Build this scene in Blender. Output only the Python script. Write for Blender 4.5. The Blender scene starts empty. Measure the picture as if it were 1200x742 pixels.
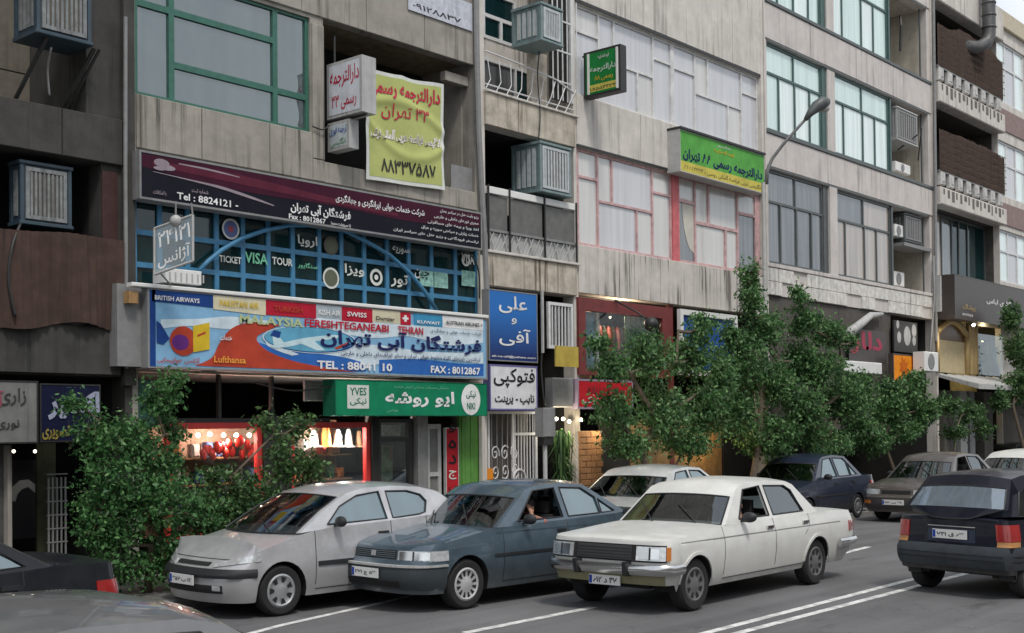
import bpy, bmesh, math, random
import numpy as np
from mathutils import Vector, Matrix, Euler
from mathutils.geometry import tessellate_polygon
random.seed(7); np.random.seed(7)
SC = bpy.context.scene
COL = SC.collection
rad = math.radians
# ---------------------------------------------------------------- camera
CAMH, FPX, PPY = 2.1, 1440.0, 478.0
YAW, PITCH, ROLL = 41.2, 1.0, -0.6
cam = bpy.data.cameras.new('camera'); camo = bpy.data.objects.new('camera', cam); COL.objects.link(camo)
cam.sensor_width = 36; cam.lens = FPX / 1200 * 36; cam.clip_start = .1; cam.clip_end = 3000
cam.shift_y = (PPY - 371) / 1200
CR = (Matrix.Rotation(rad(YAW - 90), 3, 'Z') @ Matrix.Rotation(rad(90 + PITCH), 3, 'X') @ Matrix.Rotation(rad(ROLL), 3, 'Z'))
camo.matrix_world = Matrix.Translation((0, 0, CAMH)) @ CR.to_4x4()
SC.camera = camo
# ---------------------------------------------------------------- world, sun, exposure
W = bpy.data.worlds.new("World"); SC.world = W; W.use_nodes = True
nt = W.node_tree; bg = nt.nodes['Background']
sky = nt.nodes.new('ShaderNodeTexSky'); sky.sky_type = 'NISHITA'; sky.sun_disc = False
SUN_EL, SUN_AZ = 58, 205      # azimuth clockwise from +Y of where the sun stands
sky.sun_elevation = rad(SUN_EL); sky.sun_rotation = rad(SUN_AZ); sky.dust_density = 3
mx = nt.nodes.new('ShaderNodeMix'); mx.data_type = 'RGBA'; mx.inputs[0].default_value = .82
nt.links.new(sky.outputs[0], mx.inputs[6])
tc = nt.nodes.new('ShaderNodeTexCoord'); nz = nt.nodes.new('ShaderNodeTexNoise'); nz.inputs['Scale'].default_value = 2.2; nz.inputs['Detail'].default_value = 6
rp = nt.nodes.new('ShaderNodeValToRGB'); rp.color_ramp.elements[0].position = .3; rp.color_ramp.elements[1].position = .75
rp.color_ramp.elements[0].color = (4.6, 5.1, 5.8, 1); rp.color_ramp.elements[1].color = (9.6, 9.7, 9.7, 1)
nt.links.new(tc.outputs['Generated'], nz.inputs['Vector']); nt.links.new(nz.outputs[0], rp.inputs[0]); nt.links.new(rp.outputs[0], mx.inputs[7])
nt.links.new(mx.outputs[2], bg.inputs[0]); bg.inputs[1].default_value = .105
sl = bpy.data.lights.new('sun', 'SUN'); sl.energy = 1.5; sl.angle = rad(11); sl.color = (1, .96, .9)
so = bpy.data.objects.new('sun', sl); COL.objects.link(so)
sd = Vector((math.sin(rad(SUN_AZ)) * math.cos(rad(SUN_EL)), math.cos(rad(SUN_AZ)) * math.cos(rad(SUN_EL)), math.sin(rad(SUN_EL))))
so.rotation_euler = sd.to_track_quat('Z', 'Y').to_euler()
SC.view_settings.view_transform = 'Standard'; SC.view_settings.look = 'None'; SC.view_settings.gamma = 1
SC.view_settings.exposure = 0.44
SC.cycles.use_denoising = True; SC.cycles.max_bounces = 8; SC.cycles.transparent_max_bounces = 24

# ---------------------------------------------------------------- measuring: where does a ray meet a wall plane or the ground
D = 15.0                                   # the street wall
def ray(px, py): return CR @ Vector(((px - 600) / FPX, -(py - PPY) / FPX, -1))
def P(px, py, Y=D):
    r = ray(px, py); t = Y / r.y; return Vector((r.x * t, Y, CAMH + r.z * t))
def G(px, py, z=0.0):
    r = ray(px, py); t = (z - CAMH) / r.z; return Vector((r.x * t, r.y * t, z))
def X(px, py=300, Y=D): return P(px, py, Y).x
def Z(*pts, Y=D): return sum(P(a, b, Y).z for a, b in pts) / len(pts)
def R4(xl, ytl, ybl, xr, ytr, ybr, Y=D):
    a, b, c, d = P(xl, ytl, Y), P(xl, ybl, Y), P(xr, ytr, Y), P(xr, ybr, Y)
    return ((a.x + b.x) / 2, (c.x + d.x) / 2, (b.z + d.z) / 2, (a.z + c.z) / 2)

# ---------------------------------------------------------------- materials
MATS = {}
def newmat(name):
    m = bpy.data.materials.new(name); m.use_nodes = True
    return m, m.node_tree, m.node_tree.nodes['Principled BSDF']
def mat(name, col, rough=.6, metal=0, var=.12, scale=6, streak=0, bump=0, coat=0, spec=.5, dark=None, obj=False, gscale=60, emit=0, mottled=None):
    """plain surface: base colour broken by noise, optional vertical rain streaks and fine bump"""
    if name in MATS: return MATS[name]
    m, nt, b = newmat(name); N, L = nt.nodes, nt.links
    tc = N.new('ShaderNodeTexCoord'); geo = N.new('ShaderNodeNewGeometry')
    src = tc.outputs['Object'] if obj else geo.outputs['Position']
    n1 = N.new('ShaderNodeTexNoise'); n1.inputs['Scale'].default_value = scale; n1.inputs['Detail'].default_value = 6; n1.inputs['Roughness'].default_value = .65
    L.new(src, n1.inputs['Vector'])
    r1 = N.new('ShaderNodeMapRange'); r1.inputs[1].default_value = .3; r1.inputs[2].default_value = .7; r1.inputs[3].default_value = 1 - var; r1.inputs[4].default_value = 1 + var
    L.new(n1.outputs[0], r1.inputs[0])
    mul = N.new('ShaderNodeMix'); mul.data_type = 'RGBA'; mul.blend_type = 'MULTIPLY'; mul.inputs[0].default_value = 1
    mul.inputs[6].default_value = (*col, 1); L.new(r1.outputs[0], mul.inputs[7]); out = mul.outputs[2]
    if mottled:
        n3 = N.new('ShaderNodeTexNoise'); n3.inputs['Scale'].default_value = scale * .35; n3.inputs['Detail'].default_value = 4; L.new(src, n3.inputs['Vector'])
        r3 = N.new('ShaderNodeMapRange'); r3.inputs[1].default_value = .45; r3.inputs[2].default_value = .62; L.new(n3.outputs[0], r3.inputs[0])
        m3 = N.new('ShaderNodeMix'); m3.data_type = 'RGBA'; L.new(r3.outputs[0], m3.inputs[0]); L.new(out, m3.inputs[6]); m3.inputs[7].default_value = (*mottled, 1); out = m3.outputs[2]
    if streak:
        mp = N.new('ShaderNodeMapping'); mp.inputs['Scale'].default_value = (9, 9, .30); L.new(src, mp.inputs['Vector'])
        n2 = N.new('ShaderNodeTexNoise'); n2.inputs['Scale'].default_value = 1.0; n2.inputs['Detail'].default_value = 7; n2.inputs['Roughness'].default_value = .7; L.new(mp.outputs[0], n2.inputs['Vector'])
        r2 = N.new('ShaderNodeMapRange'); r2.inputs[1].default_value = .5; r2.inputs[2].default_value = .72; L.new(n2.outputs[0], r2.inputs[0])
        n5 = N.new('ShaderNodeTexNoise'); n5.inputs['Scale'].default_value = .8; L.new(src, n5.inputs['Vector'])
        mm = N.new('ShaderNodeMath'); mm.operation = 'MULTIPLY'; r5 = N.new('ShaderNodeMapRange'); r5.inputs[1].default_value = .36; r5.inputs[2].default_value = .66; L.new(n5.outputs[0], r5.inputs[0]); L.new(r2.outputs[0], mm.inputs[0]); L.new(r5.outputs[0], mm.inputs[1])
        m5 = N.new('ShaderNodeMath'); m5.operation = 'MULTIPLY'; L.new(mm.outputs[0], m5.inputs[0]); m5.inputs[1].default_value = streak * 1.25; m5.use_clamp = True
        m2 = N.new('ShaderNodeMix'); m2.data_type = 'RGBA'; L.new(m5.outputs[0], m2.inputs[0]); L.new(out, m2.inputs[6])
        m2.inputs[7].default_value = (*(dark or tuple(c * .35 for c in col)), 1); out = m2.outputs[2]
    L.new(out, b.inputs['Base Color'])
    b.inputs['Roughness'].default_value = rough; b.inputs['Metallic'].default_value = metal
    b.inputs['Specular IOR Level'].default_value = spec; b.inputs['Coat Weight'].default_value = coat; b.inputs['Coat Roughness'].default_value = .03
    if bump:
        n4 = N.new('ShaderNodeTexNoise'); n4.inputs['Scale'].default_value = gscale; n4.inputs['Detail'].default_value = 3; L.new(src, n4.inputs['Vector'])
        bp = N.new('ShaderNodeBump'); bp.inputs['Strength'].default_value = bump; bp.inputs['Distance'].default_value = .01; L.new(n4.outputs[0], bp.inputs['Height']); L.new(bp.outputs[0], b.inputs['Normal'])
    if emit: b.inputs['Emission Color'].default_value = (*col, 1); b.inputs['Emission Strength'].default_value = emit
    MATS[name] = m; return m
def glass(name, tint, thru=.5, f0=.12, rough=.03, body=None, wav=0, fmax=.95, fold=.72):
    """window glass: what is behind (or a curtain colour) under a fresnel mirror coat"""
    if name in MATS: return MATS[name]
    m, nt, b = newmat(name); N, L = nt.nodes, nt.links
    out = N['Material Output']; tr = N.new('ShaderNodeBsdfTransparent'); tr.inputs[0].default_value = (*tint, 1)
    gl = N.new('ShaderNodeBsdfGlossy'); gl.inputs['Roughness'].default_value = rough; gl.inputs[0].default_value = (.9, .95, .97, 1)
    lw = N.new('ShaderNodeLayerWeight'); lw.inputs[0].default_value = .35
    mr = N.new('ShaderNodeMapRange'); mr.inputs[1].default_value = 0; mr.inputs[2].default_value = 1; mr.inputs[3].default_value = f0; mr.inputs[4].default_value = fmax
    L.new(lw.outputs['Fresnel'], mr.inputs[0])
    base = tr.outputs[0]
    if body is not None:
        geo = N.new('ShaderNodeNewGeometry'); mp = N.new('ShaderNodeMapping'); mp.inputs['Scale'].default_value = (5, 5, .25); L.new(geo.outputs['Position'], mp.inputs[0])
        ns = N.new('ShaderNodeTexNoise'); ns.inputs['Scale'].default_value = 1.6; ns.inputs['Detail'].default_value = 3; L.new(mp.outputs[0], ns.inputs[0])
        rr = N.new('ShaderNodeMapRange'); rr.inputs[1].default_value = .3; rr.inputs[2].default_value = .7; rr.inputs[3].default_value = fold; rr.inputs[4].default_value = 1.1; L.new(ns.outputs[0], rr.inputs[0])
        mu = N.new('ShaderNodeMix'); mu.data_type = 'RGBA'; mu.blend_type = 'MULTIPLY'; mu.inputs[0].default_value = 1; mu.inputs[6].default_value = (*body, 1); L.new(rr.outputs[0], mu.inputs[7])
        L.new(mu.outputs[2], b.inputs['Base Color']); b.inputs['Roughness'].default_value = .9; b.inputs['Specular IOR Level'].default_value = 0
        mb = N.new('ShaderNodeMixShader'); mb.inputs[0].default_value = 1 - thru; L.new(tr.outputs[0], mb.inputs[1]); L.new(b.outputs[0], mb.inputs[2]); base = mb.outputs[0]
    ms = N.new('ShaderNodeMixShader'); L.new(mr.outputs[0], ms.inputs[0]); L.new(base, ms.inputs[1]); L.new(gl.outputs[0], ms.inputs[2]); L.new(ms.outputs[0], out.inputs[0])
    if wav:
        geo = N.new('ShaderNodeNewGeometry'); n4 = N.new('ShaderNodeTexNoise'); n4.inputs['Scale'].default_value = 1.1; L.new(geo.outputs['Position'], n4.inputs['Vector'])
        bp = N.new('ShaderNodeBump'); bp.inputs['Strength'].default_value = wav; bp.inputs['Distance'].default_value = .05; L.new(n4.outputs[0], bp.inputs['Height']); L.new(bp.outputs[0], gl.inputs['Normal'])
    MATS[name] = m; return m
def lit(name, col, s):
    if name in MATS: return MATS[name]
    m, nt, b = newmat(name); b.inputs['Base Color'].default_value = (*col, 1); b.inputs['Emission Color'].default_value = (*col, 1); b.inputs['Emission Strength'].default_value = s
    MATS[name] = m; return m

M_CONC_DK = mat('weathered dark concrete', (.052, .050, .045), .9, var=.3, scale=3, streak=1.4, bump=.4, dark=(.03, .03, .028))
M_CONC_B = mat('grey beige concrete', (.30, .28, .245), .88, var=.2, scale=2.5, streak=1.5, bump=.3, dark=(.10, .092, .08))
M_CONC_C = mat('pale concrete', (.57, .535, .49), .88, var=.14, scale=2.5, streak=.9, bump=.3, dark=(.2, .19, .175))
M_CONC_CS = mat('streaked pale concrete', (.55, .515, .47), .88, var=.14, scale=2.5, streak=2.6, bump=.3, dark=(.17, .15, .135))
M_CONC_D = mat('pinkish grey render', (.56, .52, .49), .9, var=.12, scale=2, streak=.9, bump=.3, dark=(.22, .2, .19))
M_STONE = mat('travertine cladding', (.62, .60, .56), .7, var=.25, scale=7, streak=.9, bump=.2, dark=(.09, .08, .07))
M_STAIN = mat('stained balcony concrete', (.46, .41, .34), .9, var=.3, scale=4, streak=1.6, bump=.4, dark=(.09, .07, .05))
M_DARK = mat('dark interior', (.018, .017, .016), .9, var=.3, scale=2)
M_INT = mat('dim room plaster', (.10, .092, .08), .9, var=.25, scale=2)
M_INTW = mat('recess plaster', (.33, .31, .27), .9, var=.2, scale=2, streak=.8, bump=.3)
M_GREENFR = mat('green painted steel', (.035, .13, .095), .5, var=.2, scale=12)
M_BLUEFR = mat('blue painted steel', (.045, .185, .33), .5, var=.2, scale=9)
M_PINKFR = mat('faded red painted steel', (.52, .33, .33), .6, var=.3, scale=7)
M_WHITEFR = mat('white painted steel', (.62, .62, .62), .5, var=.12, scale=8)
M_GREYFR = mat('dark grey aluminium', (.075, .085, .085), .45, var=.15, scale=8)
M_TEALFR = mat('dark teal steel', (.05, .10, .095), .5, var=.15, scale=8)
M_BLACK = mat('black painted metal', (.02, .02, .02), .5, var=.2, scale=10)
M_GREY = mat('grey painted metal', (.22, .22, .22), .55, var=.15, scale=8, streak=.5)
M_LGREY = mat('light grey sheet metal', (.42, .42, .41), .5, var=.12, scale=8, streak=.7)
M_WHITE = mat('white paint', (.72, .72, .70), .5, var=.06, scale=5)
M_RED = mat('red paint', (.50, .035, .03), .5, var=.15, scale=5)
M_DRED = mat('dark red paint', (.16, .03, .028), .6, var=.2, scale=5)
M_GREEN = mat('green door paint', (.10, .26, .05), .6, var=.2, scale=5, streak=.5)
M_YEL = mat('yellow paint', (.65, .45, .06), .5, var=.1)
M_ORANGE = mat('orange panel paint', (.75, .26, .02), .5, var=.1)
M_BROWNSIGN = mat('dark brown fascia', (.05, .04, .036), .4, var=.15)
M_BRICK = mat('orange brick', (.26, .13, .055), .8, var=.3, scale=8)
M_WOOD = mat('ochre wood', (.34, .20, .08), .6, var=.3, scale=6, streak=.6)
M_GOLD = mat('gold metal', (.42, .30, .14), .45, metal=.4, var=.1)
M_REED = mat('brown woven reed', (.065, .042, .032), .9, var=.45, scale=16, streak=1.2, dark=(.03, .016, .01))
M_TARP = mat('brown corrugated cloth', (.06, .033, .025), .85, var=.35, scale=5, streak=1.4, dark=(.02, .012, .01))
M_ACT = mat('teal cooler sheet metal', (.17, .235, .24), .5, var=.2, scale=7, streak=.7)
M_ACG = mat('grey cooler louvre', (.44, .47, .48), .5, var=.18, scale=9, streak=.8)
M_ACD = mat('dark blue cooler sheet metal', (.035, .06, .08), .5, var=.2, scale=7)
def asphalt():
    m, nt, b = newmat('worn asphalt'); N, L = nt.nodes, nt.links; g = N.new('ShaderNodeNewGeometry')
    def noise(sc, det=4, scale=(1, 1, 1), ro=.6):
        mp = N.new('ShaderNodeMapping'); mp.inputs['Scale'].default_value = scale; L.new(g.outputs['Position'], mp.inputs[0]); n = N.new('ShaderNodeTexNoise'); n.inputs['Scale'].default_value = sc; n.inputs['Detail'].default_value = det; n.inputs['Roughness'].default_value = ro; L.new(mp.outputs[0], n.inputs[0]); return n.outputs[0]
    def rng(v, a, b_, c, d): r = N.new('ShaderNodeMapRange'); r.inputs[1].default_value = a; r.inputs[2].default_value = b_; r.inputs[3].default_value = c; r.inputs[4].default_value = d; L.new(v, r.inputs[0]); return r.outputs[0]
    def mul(a, b_): x = N.new('ShaderNodeMath'); x.operation = 'MULTIPLY'; L.new(a, x.inputs[0]); L.new(b_, x.inputs[1]); return x.outputs[0]
    grit = rng(noise(55, 3, ro=.8), .3, .7, .72, 1.28); big = rng(noise(.35, 5), .35, .65, .86, 1.12); track = rng(noise(1.0, 3, (.05, 1.7, 1)), .35, .65, .84, 1.12); stain = rng(noise(1.6, 4, (.5, 1.2, 1)), .60, .72, 1, .62)
    vo = N.new('ShaderNodeTexVoronoi'); vo.feature = 'DISTANCE_TO_EDGE'; vo.inputs['Scale'].default_value = .55; mp = N.new('ShaderNodeMapping'); L.new(g.outputs['Position'], mp.inputs[0]); nz = N.new('ShaderNodeTexNoise'); nz.inputs['Scale'].default_value = 2.5; nz.inputs['Detail'].default_value = 5; L.new(g.outputs['Position'], nz.inputs[0])
    ad = N.new('ShaderNodeVectorMath'); ad.operation = 'ADD'; sc_ = N.new('ShaderNodeVectorMath'); sc_.operation = 'SCALE'; sc_.inputs['Scale'].default_value = .7; L.new(nz.outputs['Color'], sc_.inputs[0]); L.new(g.outputs['Position'], ad.inputs[0]); L.new(sc_.outputs[0], ad.inputs[1]); L.new(ad.outputs[0], vo.inputs['Vector'])
    crack = rng(vo.outputs['Distance'], .0, .008, .8, 1)
    f = mul(mul(mul(grit, big), mul(track, stain)), crack); mx_ = N.new('ShaderNodeMix'); mx_.data_type = 'RGBA'; mx_.blend_type = 'MULTIPLY'; mx_.inputs[0].default_value = 1; mx_.inputs[6].default_value = (.135, .134, .138, 1); L.new(f, mx_.inputs[7]); L.new(mx_.outputs[2], b.inputs['Base Color']); b.inputs['Roughness'].default_value = .82; b.inputs['Specular IOR Level'].default_value = .3
    bp = N.new('ShaderNodeBump'); bp.inputs['Strength'].default_value = .5; bp.inputs['Distance'].default_value = .01; L.new(grit, bp.inputs['Height']); L.new(bp.outputs[0], b.inputs['Normal']); return m
M_ASPH = asphalt()
M_PAVE = mat('dirty pavement tile', (.13, .125, .118), .85, var=.3, scale=2, bump=.3)
M_KERB = mat('kerb concrete', (.24, .235, .225), .85, var=.3, scale=4, bump=.3)
M_LINE = mat('worn road paint', (.66, .66, .64), .7, var=.3, scale=14, mottled=(.42, .42, .41))
M_DUCT = mat('galvanised duct', (.10, .10, .10), .5, metal=.3, var=.3, scale=5, streak=.6)
M_BARK = mat('tree bark', (.11, .085, .06), .9, var=.4, scale=14, bump=.6)
M_TYRE = mat('tyre rubber', (.015, .015, .016), .8, var=.2, obj=True)
M_TRIM = mat('black plastic trim', (.018, .019, .021), .55, var=.15, obj=True)
M_CHROME = mat('chrome', (.6, .6, .6), .2, metal=1, var=.05, obj=True)
M_HUB = mat('silver hubcap', (.42, .43, .44), .35, metal=.6, var=.12, obj=True)
M_SEAT = mat('dark seat cloth', (.03, .03, .032), .9, var=.2, obj=True)
M_INTC = mat('dark car interior', (.012, .012, .013), .8, var=.2, obj=True)
M_LENS = mat('headlamp lens', (.55, .57, .58), .12, metal=.35, var=.3, scale=22, obj=True, coat=1)
M_AMBER = mat('amber lens', (.55, .18, .03), .2, var=.15, obj=True, coat=1)
M_REDL = mat('red lens', (.32, .012, .012), .2, var=.2, obj=True, coat=1)
M_PLATE = mat('number plate white', (.7, .7, .68), .4, var=.05, obj=True)
M_INK = mat('black ink', (.012, .012, .012), .6, var=.0)
G_SKYWIN = glass('large office pane', (.32, .42, .40), .35, .16, .03, (.08, .115, .115), wav=.5, fold=.75)
G_TEAL = glass('curtained teal pane', (.5, .7, .68), .0, .10, .06, (.60, .75, .71), wav=.2, fold=.88)
G_TEALW = glass('white curtained pane', (.6, .7, .7), .0, .08, .08, (.76, .86, .84), wav=.2, fold=.85)
G_GREY = glass('grey curtained pane', (.4, .4, .4), .1, .10, .06, (.17, .18, .19), wav=.4, fold=.45)
G_WARM = glass('beige curtained pane', (.5, .45, .4), .05, .10, .08, (.44, .38, .33), wav=.2)
G_SHADE = glass('pane over white shade', (.6, .6, .6), .0, .06, .12, (.52, .52, .54), wav=.25, fold=.93)
G_SHADE2 = glass('pane over ivory shade', (.6, .6, .6), .0, .06, .12, (.57, .555, .53), wav=.25, fold=.93)
G_DARK = glass('dark shop glass', (.35, .42, .42), .4, .035, .02, (.012, .045, .05), fmax=.55)
G_SHOP = glass('clear shop glass', (.88, .9, .9), 1, .02, .02, fmax=.4)
G_CAR = glass('car glass', (.42, .47, .48), 1, .12, .02)
G_CARR = glass('reflective side glass', (.35, .48, .52), .4, .20, .03, (.10, .19, .23))
G_CARB = glass('bluish rear glass', (.5, .6, .7), .35, .22, .03, (.14, .20, .27))

# ---------------------------------------------------------------- object helpers
ORG = {}
def org_of(p):
    return ORG.get(p.name, (Vector((0, 0, 0)), 0)) if p is not None else (Vector((0, 0, 0)), 0)
def thing(name, label, cat, loc=(0, 0, 0), group=None, rotz=0):
    o = bpy.data.objects.new(name, None); COL.objects.link(o); o.location = loc; o.rotation_euler = (0, 0, rotz)
    o.empty_display_size = .2; o['label'] = label; o['category'] = cat
    if group: o['group'] = group
    ORG[o.name] = (Vector(loc), 0); return o
def tag(o, label, cat, group=None):
    o['label'] = label; o['category'] = cat
    if group: o['group'] = group
    return o
class MB:
    def __init__(s): s.v = []; s.f = []; s.m = []; s.cur = 0
    def add(s, vs, fs):
        n = len(s.v); s.v += [tuple(v) for v in vs]; s.f += [tuple(i + n for i in f) for f in fs]; s.m += [s.cur] * len(fs); return s
    def box(s, x0, x1, y0, y1, z0, z1):
        return s.add([(x, y, z) for x in (x0, x1) for y in (y0, y1) for z in (z0, z1)],
                     [(0, 1, 3, 2), (4, 6, 7, 5), (0, 4, 5, 1), (2, 3, 7, 6), (0, 2, 6, 4), (1, 5, 7, 3)])
    def bev(s, x0, x1, y0, y1, z0, z1, b=.01):
        """box with chamfered front (-Y) edges"""
        vs = [(x0, y1, z0), (x1, y1, z0), (x1, y1, z1), (x0, y1, z1), (x0, y0 + b, z0), (x1, y0 + b, z0), (x1, y0 + b, z1), (x0, y0 + b, z1),
              (x0 + b, y0, z0 + b), (x1 - b, y0, z0 + b), (x1 - b, y0, z1 - b), (x0 + b, y0, z1 - b)]
        return s.add(vs, [(3, 2, 1, 0), (0, 1, 5, 4), (1, 2, 6, 5), (2, 3, 7, 6), (3, 0, 4, 7), (4, 5, 9, 8), (5, 6, 10, 9), (6, 7, 11, 10), (7, 4, 8, 11), (8, 9, 10, 11)])
    def quad(s, *p): return s.add(p, [tuple(range(len(p)))])
    def tube(s, pts, r, n=8, cap=True):
        pts = [Vector(p) for p in pts]; k = len(pts); rs = r if isinstance(r, (list, tuple)) else [r] * k
        vs = []; u = None
        for i, p in enumerate(pts):
            d = (pts[min(i + 1, k - 1)] - pts[max(i - 1, 0)])
            d = d.normalized() if d.length > 1e-9 else Vector((0, 0, 1))
            if u is None: u = d.cross(Vector((0, 0, 1))); u = u.normalized() if u.length > 1e-2 else d.cross(Vector((1, 0, 0))).normalized()
            else:
                u = u - d * u.dot(d); u = u.normalized() if u.length > 1e-4 else d.cross(Vector((1, 0, 0))).normalized()
            w = u.cross(d)
            for j in range(n):
                a = 2 * math.pi * j / n; vs.append(p + (u * math.cos(a) + w * math.sin(a)) * rs[i])
        fs = [(i * n + j, i * n + (j + 1) % n, (i + 1) * n + (j + 1) % n, (i + 1) * n + j) for i in range(k - 1) for j in range(n)]
        if cap: fs += [tuple(range(n))[::-1], tuple((k - 1) * n + j for j in range(n))]
        return s.add(vs, fs)
    def bar(s, a, b, w=.03, d=.03):
        """rectangular bar from a to b"""
        a, b = Vector(a), Vector(b); t = (b - a).normalized(); u = t.cross(Vector((0, 1, 0)))
        u = u.normalized() if u.length > 1e-3 else Vector((1, 0, 0)); v = t.cross(u).normalized()
        vs = [p + u * (i * w / 2) + v * (j * d / 2) for p in (a, b) for i, j in ((-1, -1), (1, -1), (1, 1), (-1, 1))]
        return s.add(vs, [(3, 2, 1, 0), (4, 5, 6, 7), (0, 1, 5, 4), (1, 2, 6, 5), (2, 3, 7, 6), (3, 0, 4, 7)])
    def lathe(s, c, prof, n=16, axis='Z', caps=3):
        """prof: (r, h) along the axis"""
        c = Vector(c); vs = []
        for r, h in prof:
            for j in range(n):
                a = 2 * math.pi * j / n; q = (r * math.cos(a), r * math.sin(a), h)
                vs.append(c + Vector(q if axis == 'Z' else ((q[0], q[2], q[1]) if axis == 'Y' else (q[2], q[0], q[1]))))
        k = len(prof); fs = [(i * n + j, i * n + (j + 1) % n, (i + 1) * n + (j + 1) % n, (i + 1) * n + j) for i in range(k - 1) for j in range(n)]
        if caps & 1: fs += [tuple(range(n))[::-1]]
        if caps & 2: fs += [tuple((k - 1) * n + j for j in range(n))]
        return s.add(vs, fs)
    def ball(s, c, r, n=8, m=6):
        rx, ry, rz = r if isinstance(r, (tuple, list)) else (r, r, r); c = Vector(c); vs = [c + Vector((0, 0, -rz))]
        for i in range(1, m):
            t = math.pi * i / m - math.pi / 2
            for j in range(n):
                a = 2 * math.pi * j / n; vs.append(c + Vector((rx * math.cos(t) * math.cos(a), ry * math.cos(t) * math.sin(a), rz * math.sin(t))))
        vs.append(c + Vector((0, 0, rz))); fs = []
        for j in range(n):
            fs.append((0, 1 + (j + 1) % n, 1 + j)); fs.append((len(vs) - 1, 1 + (m - 2) * n + j, 1 + (m - 2) * n + (j + 1) % n))
        for i in range(m - 2):
            for j in range(n):
                a = 1 + i * n + j; b = 1 + i * n + (j + 1) % n; fs.append((a, b, b + n, a + n))
        return s.add(vs, fs)
    def plate(s, outer, holes, y0, y1):
        """rectangle outer=(x0,x1,z0,z1) with rectangular holes, front y0, back y1"""
        xs = sorted({outer[0], outer[1], *[min(max(v, outer[0]), outer[1]) for h in holes for v in h[:2]]}); zs = sorted({outer[2], outer[3], *[min(max(v, outer[2]), outer[3]) for h in holes for v in h[2:]]})
        xs = [v for i, v in enumerate(xs) if i == 0 or v - xs[i - 1] > 1e-5]; zs = [v for i, v in enumerate(zs) if i == 0 or v - zs[i - 1] > 1e-5]
        nx, nz = len(xs) - 1, len(zs) - 1
        solid = [[not any(h[0] < (xs[i] + xs[i + 1]) / 2 < h[1] and h[2] < (zs[j] + zs[j + 1]) / 2 < h[3] for h in holes) for j in range(nz)] for i in range(nx)]
        vid = {}; vs = []; fs = []
        def V(i, j, k):
            if (i, j, k) not in vid: vid[i, j, k] = len(vs); vs.append((xs[i], (y0, y1)[k], zs[j]))
            return vid[i, j, k]
        S_ = lambda i, j: 0 <= i < nx and 0 <= j < nz and solid[i][j]
        for i in range(nx):
            for j in range(nz):
                if not S_(i, j): continue
                fs.append((V(i, j, 0), V(i + 1, j, 0), V(i + 1, j + 1, 0), V(i, j + 1, 0))); fs.append((V(i, j + 1, 1), V(i + 1, j + 1, 1), V(i + 1, j, 1), V(i, j, 1)))
                if not S_(i - 1, j): fs.append((V(i, j, 0), V(i, j + 1, 0), V(i, j + 1, 1), V(i, j, 1)))
                if not S_(i + 1, j): fs.append((V(i + 1, j, 0), V(i + 1, j, 1), V(i + 1, j + 1, 1), V(i + 1, j + 1, 0)))
                if not S_(i, j - 1): fs.append((V(i, j, 0), V(i, j, 1), V(i + 1, j, 1), V(i + 1, j, 0)))
                if not S_(i, j + 1): fs.append((V(i, j + 1, 0), V(i + 1, j + 1, 0), V(i + 1, j + 1, 1), V(i, j + 1, 1)))
        return s.add(vs, fs)
    def polyplate(s, loops, yf, yb):
        tri = tessellate_polygon([[Vector((x, z, 0)) for x, z in l] for l in loops])
        flat = [p for l in loops for p in l]; n = len(flat)
        vs = [(x, yf(x, z), z) for x, z in flat] + [(x, yb(x, z), z) for x, z in flat]; fs = []
        for t in tri:
            a, b, c = (flat[i] for i in t)
            if (b[0] - a[0]) * (c[1] - a[1]) - (b[1] - a[1]) * (c[0] - a[0]) < 0: t = (t[0], t[2], t[1])
            fs.append(tuple(t)); fs.append(tuple(i + n for i in t)[::-1])
        k = 0
        for l in loops:
            for i in range(len(l)):
                a, b = k + i, k + (i + 1) % len(l); fs.append((a, b, b + n, a + n))
            k += len(l)
        return s.add(vs, fs)
    def build(s, name, mats, parent=None, smooth=False, kind=None, label=None, angle=None, merge=None, fixn=True):
        if not isinstance(mats, (list, tuple)): mats = [mats]
        o0, _ = org_of(parent)
        vs = [(x - o0.x, y - o0.y, z - o0.z) for x, y, z in s.v] if parent is not None else s.v
        me = bpy.data.meshes.new(name); me.from_pydata(vs, [], s.f)
        for m in mats: me.materials.append(m)
        if len(mats) > 1: me.polygons.foreach_set('material_index', s.m)
        if fixn or merge:
            bm = bmesh.new(); bm.from_mesh(me)
            if merge: bmesh.ops.remove_doubles(bm, verts=bm.verts, dist=merge)
            if fixn: bmesh.ops.recalc_face_normals(bm, faces=bm.faces)
            bm.to_mesh(me); bm.free()
        if smooth:
            me.shade_smooth()
            if angle: me.set_sharp_from_angle(angle=rad(angle))
        o = bpy.data.objects.new(name, me); COL.objects.link(o)
        if parent is not None: o.parent = parent; ORG[o.name] = org_of(parent)
        if kind: o['kind'] = kind
        if label: o['label'] = label
        return o
def tbox(name, m, parent, x0, x1, y0, y1, z0, z1, b=0, **k):
    q = MB(); (q.bev(x0, x1, y0, y1, z0, z1, b) if b else q.box(x0, x1, y0, y1, z0, z1)); return q.build(name, m, parent, **k)
def copy_tree(o, parent=None):
    c = o.copy(); COL.objects.link(c); c.parent = parent
    for ch in o.children: copy_tree(ch, c)
    return c

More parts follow.
